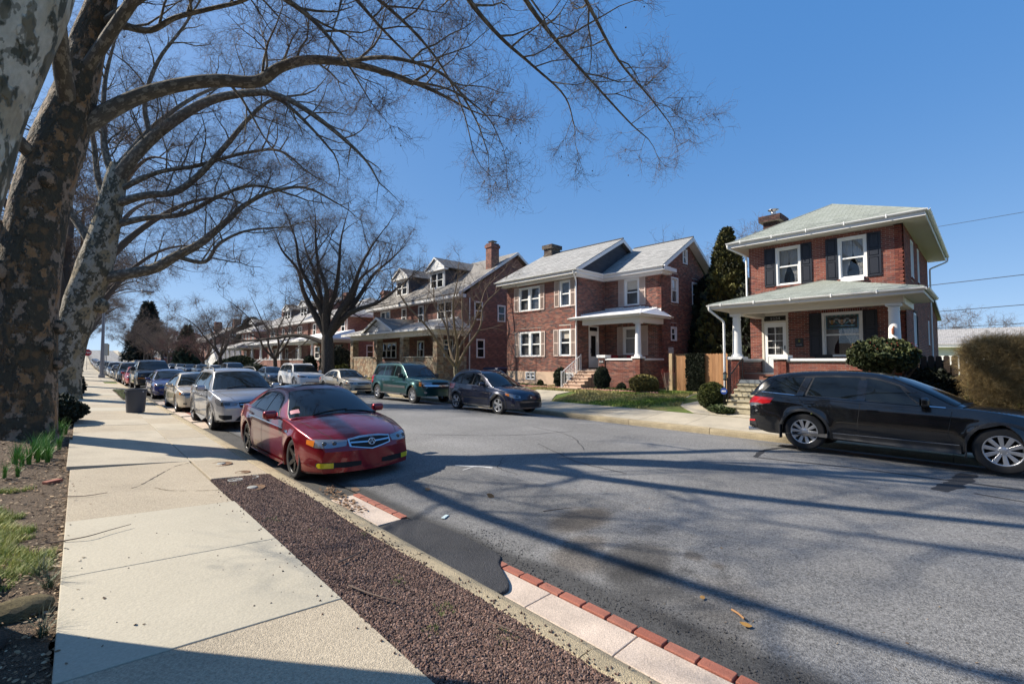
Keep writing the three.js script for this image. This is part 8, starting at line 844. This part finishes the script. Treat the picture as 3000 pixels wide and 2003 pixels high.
// shrubs: leaves through the volume of an uneven mound
function shrub(name, label, cat, p, rx, ry, rz, n, cols, { geo = BOX, s = 1, seed = 1, flat = 0, stem = true, lump = .18, shell = .35, group } = {}) {
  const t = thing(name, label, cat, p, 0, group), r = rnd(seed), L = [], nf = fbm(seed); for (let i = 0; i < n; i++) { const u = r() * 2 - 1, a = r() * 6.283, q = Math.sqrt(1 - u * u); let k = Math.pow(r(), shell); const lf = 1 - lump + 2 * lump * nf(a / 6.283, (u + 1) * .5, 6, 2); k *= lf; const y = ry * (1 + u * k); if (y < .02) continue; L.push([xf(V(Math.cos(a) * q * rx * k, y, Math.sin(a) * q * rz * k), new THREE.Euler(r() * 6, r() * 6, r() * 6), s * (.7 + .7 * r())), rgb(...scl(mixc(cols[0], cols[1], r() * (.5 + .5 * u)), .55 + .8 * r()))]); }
  if (stem) { const gs = []; for (let i = 0; i < 7; i++) { const a = i * .9, e = V(Math.cos(a) * rx * .6, ry * 1.1, Math.sin(a) * rz * .6); gs.push(tube([V(Math.cos(a) * .04, -.05, Math.sin(a) * .04), V(e.x * .4, ry * .5, e.z * .4), e], (k) => .018 * (1 - .6 * k), 5, false)); } part('stems', gs, M.barkDark, t); }
  scatter('leaves', geo, vmat, L, t); return t;
}
shrub('dark_bush', 'dark glossy evergreen bush beside the trunk at the sidewalk edge', 'bush', [-.42, .22, -16.9], .62, .36, .8, 5200, [[.010, .018, .010], [.035, .05, .022]], { geo: LEAFY, seed: 601, lump: .22 });
shrub('dark_bush', 'low shadowed bush farther along the sidewalk behind the leaning tree', 'bush', [-.35, .2, -31], .6, .5, 1.6, 1500, [[.012, .014, .010], [.03, .03, .02]], { geo: LEAFY, s: 1.6, seed: 602 });
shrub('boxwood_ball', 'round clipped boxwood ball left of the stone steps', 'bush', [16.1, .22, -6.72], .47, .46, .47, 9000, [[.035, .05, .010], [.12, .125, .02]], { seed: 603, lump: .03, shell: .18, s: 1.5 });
shrub('ground_cover', 'low green ground cover at the foot of the boxwood ball', 'ground cover', [15.95, .2, -6.2], .75, .10, .5, 2200, [[.05, .075, .02], [.10, .13, .04]], { seed: 604, stem: false, geo: LEAFY });
shrub('yew_bush', 'small round dwarf bush below the basement window', 'bush', [18.6, .42, -17.25], .17, .2, .17, 1500, [[.04, .05, .01], [.09, .095, .02]], { seed: 605, s: 1.2 });
shrub('yew_bush', 'pointed dark yew left of the tan steps', 'bush', [18.55, .4, -15.75], .36, .55, .36, 4200, [[.016, .028, .014], [.05, .07, .03]], { seed: 606, s: 1.4 });
shrub('yew_bush', 'pointed dark yew right of the tan steps before the pier', 'bush', [18.7, .4, -13.2], .38, .6, .38, 4500, [[.014, .025, .012], [.045, .065, .028]], { seed: 607, s: 1.4 });
shrub('yew_bush', 'small round dark bush before the porch brick wall', 'bush', [18.8, .4, -12.15], .22, .22, .22, 1800, [[.018, .03, .012], [.05, .065, .025]], { seed: 608, s: 1.3 });
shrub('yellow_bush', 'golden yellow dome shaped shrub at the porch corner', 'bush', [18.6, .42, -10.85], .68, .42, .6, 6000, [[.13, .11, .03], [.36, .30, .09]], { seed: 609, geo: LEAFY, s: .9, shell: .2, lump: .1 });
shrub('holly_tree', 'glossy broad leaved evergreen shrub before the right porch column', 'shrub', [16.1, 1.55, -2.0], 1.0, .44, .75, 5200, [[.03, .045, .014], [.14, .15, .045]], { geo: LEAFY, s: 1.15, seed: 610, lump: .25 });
{ const t = scene.children[scene.children.length - 1], g = []; for (const [x, z] of [[.5, .5], [-.3, -.5], [.2, -.2], [-.5, .3], [0, .7]]) g.push(tube(smooth([V(0, -1.3, 0), V(x * .3, -.6, z * .3), V(x, .2, z)], 3), .03, 6)); part('trunks', g, M.barkDark, t); t.position.y = 1.62; const b = [], r = rnd(611); for (let i = 0; i < 90; i++) { const a = r() * 6.3, k = .6 + .4 * r(); b.push([xf(V(Math.cos(a) * k, .3 + .5 * r(), Math.sin(a) * .75 * k), new THREE.Euler(), .012)]); } scatter('berries', new THREE.IcosahedronGeometry(1, 1), mat([.30, .02, .015], .4), b, t); }
shrub('dark_hedge_bush', 'dark evergreen mass beside the house corner behind the glossy shrub', 'bush', [18.4, .4, -1.1], .8, .75, .55, 3500, [[.010, .014, .008], [.03, .038, .016]], { geo: LEAFY, s: 1.2, seed: 612 });
shrub('rounded_hedge', 'big clipped green hedge mound before the white columned porches', 'hedge', [15.6, .2, -69], 1.6, 1.15, 4.4, 6000, [[.025, .04, .01], [.075, .085, .02]], { geo: LEAFY, s: 2.2, seed: 613, lump: .06, shell: .15 });
shrub('rounded_hedge', 'smaller clipped hedge mound left of the big hedge mound', 'hedge', [15.6, .2, -78], 1.3, .9, 3.4, 3500, [[.02, .035, .01], [.06, .075, .02]], { geo: LEAFY, s: 2.2, seed: 614, lump: .06, shell: .15 });
shrub('rhododendron', 'tall loose grey green shrub between the maple and stone porch', 'shrub', [17.0, .4, -41.5], 1.3, 1.45, 1.2, 1800, [[.035, .045, .03], [.12, .13, .10]], { geo: LEAFY, s: 2, seed: 615, lump: .3, shell: .5 });
shrub('yellow_bush', 'small bright yellow green bush left of the stone porch', 'bush', [15.6, .3, -36.6], .75, .6, .75, 1500, [[.09, .10, .015], [.24, .22, .04]], { geo: LEAFY, s: 1.6, seed: 616 });
shrub('brown_bush', 'rusty brown leafless low bush beside the maple trunk', 'bush', [15.4, .3, -38.4], .7, .5, .7, 900, [[.15, .085, .04], [.26, .15, .07]], { geo: LEAFY, s: 1.4, seed: 617 });
shrub('evergreen_bush', 'small cone of dark evergreen before the brick house porch', 'bush', [16.2, .3, -45.5], .6, 1.05, .6, 1400, [[.016, .028, .014], [.045, .065, .03]], { geo: LEAFY, s: 1.8, seed: 618 });
shrub('rhododendron', 'low grey green shrub by the steps of the brick twin', 'shrub', [15.2, .3, -61.5], 1.2, .6, 1.4, 1200, [[.06, .075, .05], [.15, .16, .10]], { geo: LEAFY, s: 2, seed: 619, lump: .3 });
{ // brown winter hedge at the right edge: a thicket of bare canes with dry leaves
  const t = thing('hedge', 'tall brown leafless clipped hedge at the right edge behind the black suv', 'hedge', [16, .15, 1.9]), r = rnd(620), gs = []; const cane = [621, 622, 623].map((s) => sprayGeo(s, 9, .62, .006)); const L = [[], [], []];
  for (let i = 0; i < 8400; i++) { const sf = r(), z = -2.3 + 4.9 * r(), top = 2.42 - .25 * sstep(-2.0, -2.4, z), x = sf < .55 ? -1.38 + .3 * r() : -1.3 + 2.7 * r(), y = (sf > .8 ? top - .25 * r() : top * Math.pow(r(), .8)) * .9, m = 1 - .22 * sstep(1.3, .1, y); L[i % 3].push([xf(V(x * m, y, z * (z < 0 ? m : 1)), new THREE.Euler((r() - .5) * 1.6, r() * 6.3, (r() - .5) * 1.6), .30 + .28 * r()), rgb(...scl(mixc([.20, .135, .055], [.36, .26, .11], r()), .5 + .8 * r()))]); }
  cane.forEach((g, k) => scatter('canes', g, new THREE.MeshStandardMaterial({ color: 0xffffff, roughness: .95 }), L[k], t)); for (let i = 0; i < 70; i++) { const x = -1.1 + 2.2 * r(), z = -2 + 4.2 * r(); gs.push(tube(smooth([V(x * .6, -.1, z * .85), V(x * .8 + (r() - .5) * .2, .8, z * .95), V(x + (r() - .5) * .3, 1.7, z + (r() - .5) * .3)], 2), (k) => .02 * (1 - .6 * k), 5, false)); } part('stems', gs, mat([.20, .15, .09], .95), t);
  const lf = []; for (let i = 0; i < 2600; i++) { const z = -2.3 + 4.8 * r(), y = .2 + 1.3 * r() * r(), x = (r() < .8 ? -1 : 1) * (.9 + .35 * r()); lf.push([xf(V(x, y, z), new THREE.Euler(r() * 6, r() * 6, r() * 6), .5 + .5 * r()), rgb(...scl(mixc([.24, .17, .05], [.14, .13, .03], r()), .5 + .8 * r()))]); } scatter('dry_leaves', LEAFY, vmat, lf, t); }
// fences
function picket(name, label, x0, z0, x1, z1, y, h, n, m, gap = .012, dog = true) { const t = thing(name, label, 'fence', [(x0 + x1) / 2, y, (z0 + z1) / 2]), d = V(x1 - x0, 0, z1 - z0), L = d.length(); t.rotation.y = Math.atan2(-d.z, d.x); const w = L / n, r = rnd(n); for (let i = 0; i < n; i++) { const a = -L / 2 + i * w + gap / 2, b = a + w - gap, hh = h + (r() - .5) * .015, s = new THREE.Shape((dog ? [[a, 0], [b, 0], [b, hh - .04], [b - .03, hh], [a + .03, hh], [a, hh - .04]] : [[a, 0], [b, 0], [b, hh], [a, hh]]).map(([p, q]) => new THREE.Vector2(p, q))); part('board', metric(new THREE.ExtrudeGeometry(s, { depth: .02, bevelEnabled: false }).translate(0, 0, (r() - .5) * .004)), m[i % m.length], t); } part('rail', bx(-L / 2, L / 2, .35, .43, -.045, -.005), m[0], t); part('rail', bx(-L / 2, L / 2, h - .45, h - .37, -.045, -.005), m[0], t); return t; }
const woodM = (c, s) => new THREE.MeshStandardMaterial({ map: (() => { const a = fbm(s), b = fbm(s + 1); return tex(128, 512, (u, v) => scl(c, .6 + .5 * a(u * 6 % 1, v * .5, 16, 3) + .3 * b(u, v, 6, 3)), [.5, 2]); })(), roughness: .85 });
const cedar = [[.33, .17, .075], [.29, .145, .065], [.36, .19, .09]].map((c, i) => woodM(c, 630 + i)), darkW = [[.030, .019, .013], [.026, .016, .011]].map((c, i) => woodM(c, 640 + i));
picket('wooden_fence', 'reddish cedar board fence between the two nearest houses', 20.6, -10.35, 20.6, -7.9, .45, 1.78, 18, cedar, .004); mesh1('fence_post', rbx(20.45, 20.6, .4, 2.25, -10.58, -10.42, .006), woodM([.40, .30, .18], 650), 'weathered post at the left end of the cedar fence', 'post');
part('lattice', [...Array(9)].map((_, i) => bx(20.5, 20.51, 2.25, 2.55, -10.62 + i * .03, -10.615 + i * .03)), M.trim, scene).userData = { label: 'small wire trellis piece above the weathered fence post', category: 'trellis' };
picket('wooden_fence', 'dark brown picket fence between the house corner and brown hedge', 18, -1.9, 18, 1.2, .4, 1.66, 19, darkW, .03);
picket('wooden_fence', 'dark fence board run joining the house side behind the glossy shrub', 18.02, -1.92, 22.5, -1.55, .4, 1.5, 16, darkW, .01);
{ const r = rnd(655), L = []; for (let i = 0; i < 1200; i++) L.push([xf(V(20.52 - .06 * r(), .5 + 1.72 * r(), -9.75 + .85 * r()), new THREE.Euler(r() * 6, r() * 6, r() * 6), .9), rgb(...scl([.022, .03, .014], .5 + r()))]); scatter('ivy', LEAFY, vmat, L, scene, ['dark ivy panel climbing the middle of the cedar fence', 'ivy']); }
{ const t = thing('berry_shrub', 'bare shrub with red twig tips by the fence post', 'shrub', [20.1, .45, -10.5]), r = rnd(660), T = new Tree(661, { maxLv: 2, dens: [1.5, 1.5], sprayScale: .4, segL: .2 }); for (let i = 0; i < 6; i++) { const a = i * 1.05; T.limb([V(0, 0, 0), V(Math.cos(a) * .12, .4, Math.sin(a) * .12), V(Math.cos(a) * .25, .9, Math.sin(a) * .25)], [.014, .01, .005], 1, .3, .4); } T.build(t, 'stems', mat([.25, .20, .16], .9), mat([.35, .05, .035], .7)); }
{ // scalloped edging and beds before the tan shuttered house
  const soil = new THREE.MeshStandardMaterial({ map: mineral(670, 256, .8, [.06, .042, .03], { grain: .6 }), roughness: .95, bumpMap: M.grainBump, bumpScale: .02 }); const bed = (z0, z1) => struct('flower_bed', strip([18.2, 19.6], (x) => rightY(x) + .016, z0, z1, 4), soil); bed(-20.9, -15.3); bed(-14.0, -9.9);
  const sc = (z0, z1, lab) => { const gs = []; for (let z = z0; z < z1; z += .155) gs.push(new THREE.CylinderGeometry(.076, .076, .05, 12, 1, false, 0, Math.PI).rotateX(0).rotateZ(Math.PI / 2).scale(1, 1, 1).translate(18.16, rightY(18.16) + .03, z)); gs.push(bx(18.135, 18.185, .35, rightY(18.16) + .045, z0 - .07, z1)); const o = mesh1('scalloped_edging', gs, mat([.42, .21, .17], .9), lab, 'edging'); o.userData.kind = 'stuff'; }; sc(-20.8, -15.4, 'pink scalloped concrete edging left of the tan steps'); sc(-14.0, -9.9, 'pink scalloped concrete edging before the porch shrubs');
  const r = rnd(671), L = []; for (let i = 0; i < 500; i++) { const z = (r() < .4 ? -20.4 + 3.4 * r() : -13.4 + 3.2 * r()), x = 18.35 + .5 * r(); L.push([xf(V(x, rightY(x) + .05 + .05 * r(), z), new THREE.Euler(r() * 6, r() * 6, r() * 6), .9), rgb(...scl([.10, .14, .03], .5 + .9 * r()))]); } scatter('low_plants', LEAFY, vmat, L, scene, ['small green plants in the beds behind the scalloped edging', 'plants']);
  const tuft2 = (() => { const q = rnd(9), gs = []; for (let i = 0; i < 9; i++) { const a = q() * 6.3; gs.push(quadG([V((q() - .5) * .08, 0, (q() - .5) * .08), V((q() - .5) * .08 + .006, 0, (q() - .5) * .08), V(Math.cos(a) * .03, .045 + .03 * q(), Math.sin(a) * .03)])); } return merge(gs); })(), G = [], n = fbm(672); for (let i = 0; i < 26000; i++) { const z = -17 + 24 * r(), x = 15.25 + 4.2 * r(), d = n(x * .06 % 1, (z + 30) * .03, 12, 3), dry = sstep(.42, .6, d + (z < -11.5 ? .22 : -.06) + (x > 17 ? .05 : -.08)); const onWalk = (z > -8.9 && z < -5 && x < 15.75 + .3) || (z > -16.2 && z < -13.4 && x < 17.3) || (z < -6.9 && z > -9.0 && Math.abs(z + 7.2 + (x - 15.6) * .33) < .55); if (onWalk) continue; G.push([xf(V(x, rightY(x), z), new THREE.Euler(0, r() * 6, 0), .8 + .7 * r()), rgb(...scl(mixc([.17, .25, .03], [.42, .34, .14], clamp(dry * .8 + .25 * (r() - .4), 0, 1)), .6 + .7 * r()))]); } scatter('lawn_grass', tuft2, vmat, G, scene, ['short lawn grass, greener near the sidewalk and straw toned by the house', 'grass']); }
// trash can
{ const t = thing('trash_can', 'round dark grey plastic trash can standing on the sidewalk', 'trash can', [1.41, walkY(1.41), -19.75]), m = mat([.055, .062, .075], .55); part('body', lathe([[0, .01], [.235, .01], [.245, .02], [.285, .66], [.30, .67], [.30, .74], [.285, .75], [.305, .76], [.31, .785], [.295, .79], [.275, .78], [.262, .66], [.225, .04], [0, .04]], 0, 0, 0, 36), m, t); for (const s of [-1, 1]) part('handle', [new THREE.TorusGeometry(.05, .014, 6, 14, Math.PI).rotateY(Math.PI / 2 * 0).rotateZ(Math.PI).translate(0, 0, 0).rotateY(Math.PI / 2).translate(s * .31, .70, 0)], m, t); part('latch', new THREE.SphereGeometry(.022, 8, 6).translate(.16, .70, .26), mat([.45, .45, .46], .4), t); }
// street lamp
{ const t = thing('street_lamp', 'tall grey street lamp with a curved arm and cobra head', 'street lamp', [1.66, walkY(1.66), -61.5]), m = mat([.30, .30, .31], .5, { metalness: .5 }); part('pole', new THREE.CylinderGeometry(.09, .17, 8.6, 14).translate(0, 4.3, 0), m, t); part('base', rbx(-.25, .25, 0, .3, -.25, .25, .03), m, t); part('arm', tube(smooth([V(0, 7.9, 0), V(.5, 8.25, 0), V(1.6, 8.75, .1), V(2.9, 9.05, .2)], 5), .055, 8), m, t); part('lamp_head', new RoundedBoxGeometry(1.1, .22, .42, 4, .1).scale(1, 1, 1).translate(3.4, 9.02, .22), m, t); part('lens', new THREE.SphereGeometry(.2, 14, 8, 0, 6.3, Math.PI / 2, Math.PI / 2).translate(3.5, 8.94, .22), mat([.4, .4, .38], .2), t); part('photocell', cyl(.05, .05, 3.3, 9.12, 9.24, .22, 10), m, t); }
function post(name, label, cat, x, z, y, h) { const t = thing(name, label, cat, [x, y, z]); part('post', rbx(-.03, .03, 0, h, -.03, .03, .006), mat([.22, .23, .23], .6, { metalness: .4 }), t); return t; }
{ const z = -108, t = post('stop_sign', 'distant red stop sign at the sidewalk edge', 'stop sign', .95, z, walkY(1) + rise(z), 3.2); const o = []; for (let i = 0; i < 8; i++) { const a = (i + .5) / 8 * 6.283; o.push(new THREE.Vector2(Math.cos(a) * .62, Math.sin(a) * .62)); } const sh = new THREE.Shape(o); part('plate', new THREE.ExtrudeGeometry(sh, { depth: .02, bevelEnabled: false }).translate(0, 3.0, .04), mat([.42, .02, .03], .5), t); part('lettering', letters('STOP', .30, .006).translate(0, 3.0, .062), M.white, t); }
for (const [x, z, lab, c] of [[2.0, -66, 'pale rectangular street sign seen edge on behind the lamp pole', [.55, .53, .45]], [2.2, -68.5, 'tan rectangular sign just right of the lamp pole', [.55, .44, .26]]]) { const t = post('street_sign', lab, 'sign', x, z, .15, 3.6); part('plate', rbx(-.22, .22, 2.3, 3.6, .04, .06, .004).rotateY(.5), mat(c, .6), t); }
{ // garden bench glimpsed by the sidewalk, lantern and watering blue sign at the steps
  const t = thing('lantern', 'small black garden lantern on a post beside the boxwood ball', 'lantern', [15.9, .25, -6.2]); part('post', cyl(.015, .015, 0, 0, 1.0, 0, 8), M.iron, t); part('cage', [cyl(.07, .08, 0, 1.0, 1.04, 0, 6), ...[0, 1, 2, 3].map((k) => bx(-.005 + .06 * Math.cos(k * 1.57), .005 + .06 * Math.cos(k * 1.57), 1.04, 1.22, -.005 + .06 * Math.sin(k * 1.57), .005 + .06 * Math.sin(k * 1.57))), new THREE.ConeGeometry(.1, .09, 6).translate(0, 1.26, 0)], M.iron, t); part('glass', cyl(.05, .05, 0, 1.04, 1.22, 0, 6), CM.clear, t);
  const s = thing('yard_sign', 'small blue shield shaped yard sign beside the stair rail', 'sign', [15.62, .35, -6.14]); part('stake', cyl(.01, .01, 0, 0, .46, 0, 6), M.iron, s); part('plate', metric(new THREE.CylinderGeometry(.115, .105, .012, 8).rotateZ(Math.PI / 2).translate(0, .55, 0)), mat([.012, .04, .20], .4), s); const l = basis(part('lettering', letters('ADT', .055, .003), M.white, s), V(-.008, .55, 0), PZ, NX);
  const b = thing('blue_tarp', 'dark blue covered stack in the gap left of the tan shuttered house', 'tarp', [20.5, .4, -22.6]); part('cover', rbx(-.9, .9, 0, 1.05, -.9, .7, .12, 3), mat([.006, .014, .05], .55), b); }
// wires and pole at the right
{ const w = (p, q, sag, rad, lab) => { const P = []; for (let i = 0; i <= 16; i++) { const t = i / 16, v = p.clone().lerp(q, t); v.y -= sag * 4 * t * (1 - t); P.push(v); } mesh1('overhead_wire', tube(P, rad, 5, false), mat([.05, .055, .065], .6), lab, 'wire'); };
  w(V(62, 15.2, -22), V(62, 16.8, 34), .5, .022, 'topmost thin overhead wire right of the navy shuttered house'); w(V(62, 9.1, -22), V(62, 11.6, 34), .5, .035, 'second overhead wire right of the house'); w(V(62, 6.4, -22), V(62, 8.6, 34), .4, .035, 'third overhead wire, above the hedge top'); w(V(62, 4.95, -22), V(62, 6.6, 34), .4, .03, 'lowest overhead wire, meeting the hedge top');
  const t = thing('utility_pole', 'weathered wooden pole top standing above the hedge', 'utility pole', [55, .2, 3.0]); part('pole', new THREE.CylinderGeometry(.16, .2, 7.6, 10).translate(0, 3.8, 0), mat([.20, .13, .09], .9), t); part('cap', cyl(.17, .17, 0, 7.6, 7.75, 0, 10), mat([.3, .3, .3], .6), t);
  struct('far_field', strip([70, 140, 300], () => .2, 120, -120, 4), M.lawn); }
{ const h = row({ x: 64, z0: -14, z1: 14, y: 3.4, d: 10, apex: 5.2, mt: M.trim, label: 'low pale building far beyond the fence at the right' }); rebase(h, V(68, 0, 0)); }
{ const t = thing('parked_car', 'white pickup side glimpsed beyond the small spruce', 'car', [17.5, .3, -100]); part('body', [rbx(-1, 1, .5, 1.2, -2.8, 2.8, .1, 2), rbx(-.95, .95, 1.2, 1.85, -.2, 1.6, .2, 3)], paint(.6, .6, .6, .05, .4), t); part('window', rbx(-.96, .96, 1.3, 1.7, .1, 1.3, .1, 2), CM.glass, t); for (const z of [-1.8, 1.8]) part('wheel', new THREE.CylinderGeometry(.36, .36, 2.02, 18).rotateZ(Math.PI / 2).translate(0, .36, z), CM.tyre, t); }
// the near side of the street behind the camera's left: hedge and houses that the paintwork mirrors
for (let k = 0; k < 5; k++) { const z1 = 22 - k * 17, h = row({ x: -24, z0: z1 - 12, z1, y: 6.6, apex: 9.8, d: 9, mt: k % 2 ? M.brickC : M.brickD, label: 'brick house behind lawns on the near side, number ' + ['one', 'two', 'three', 'four', 'five'][k] + ' from the camera end' }); rebase(h, V(-20, 0, z1 - 6)); h.position.y = .9; }
for (let k = 0; k < 4; k++) shrub('hedge', 'hedge along the near side lawns, ' + ['first', 'second', 'third', 'fourth'][k] + ' from the camera end', 'hedge', [-5.5, .6, 10 - k * 9], 1, .8, 4.2, 1800, [[.02, .03, .012], [.05, .06, .02]], { geo: LEAFY, s: 2, seed: 680 + k, lump: .08, shell: .2 });
renderer.render(scene, camera);
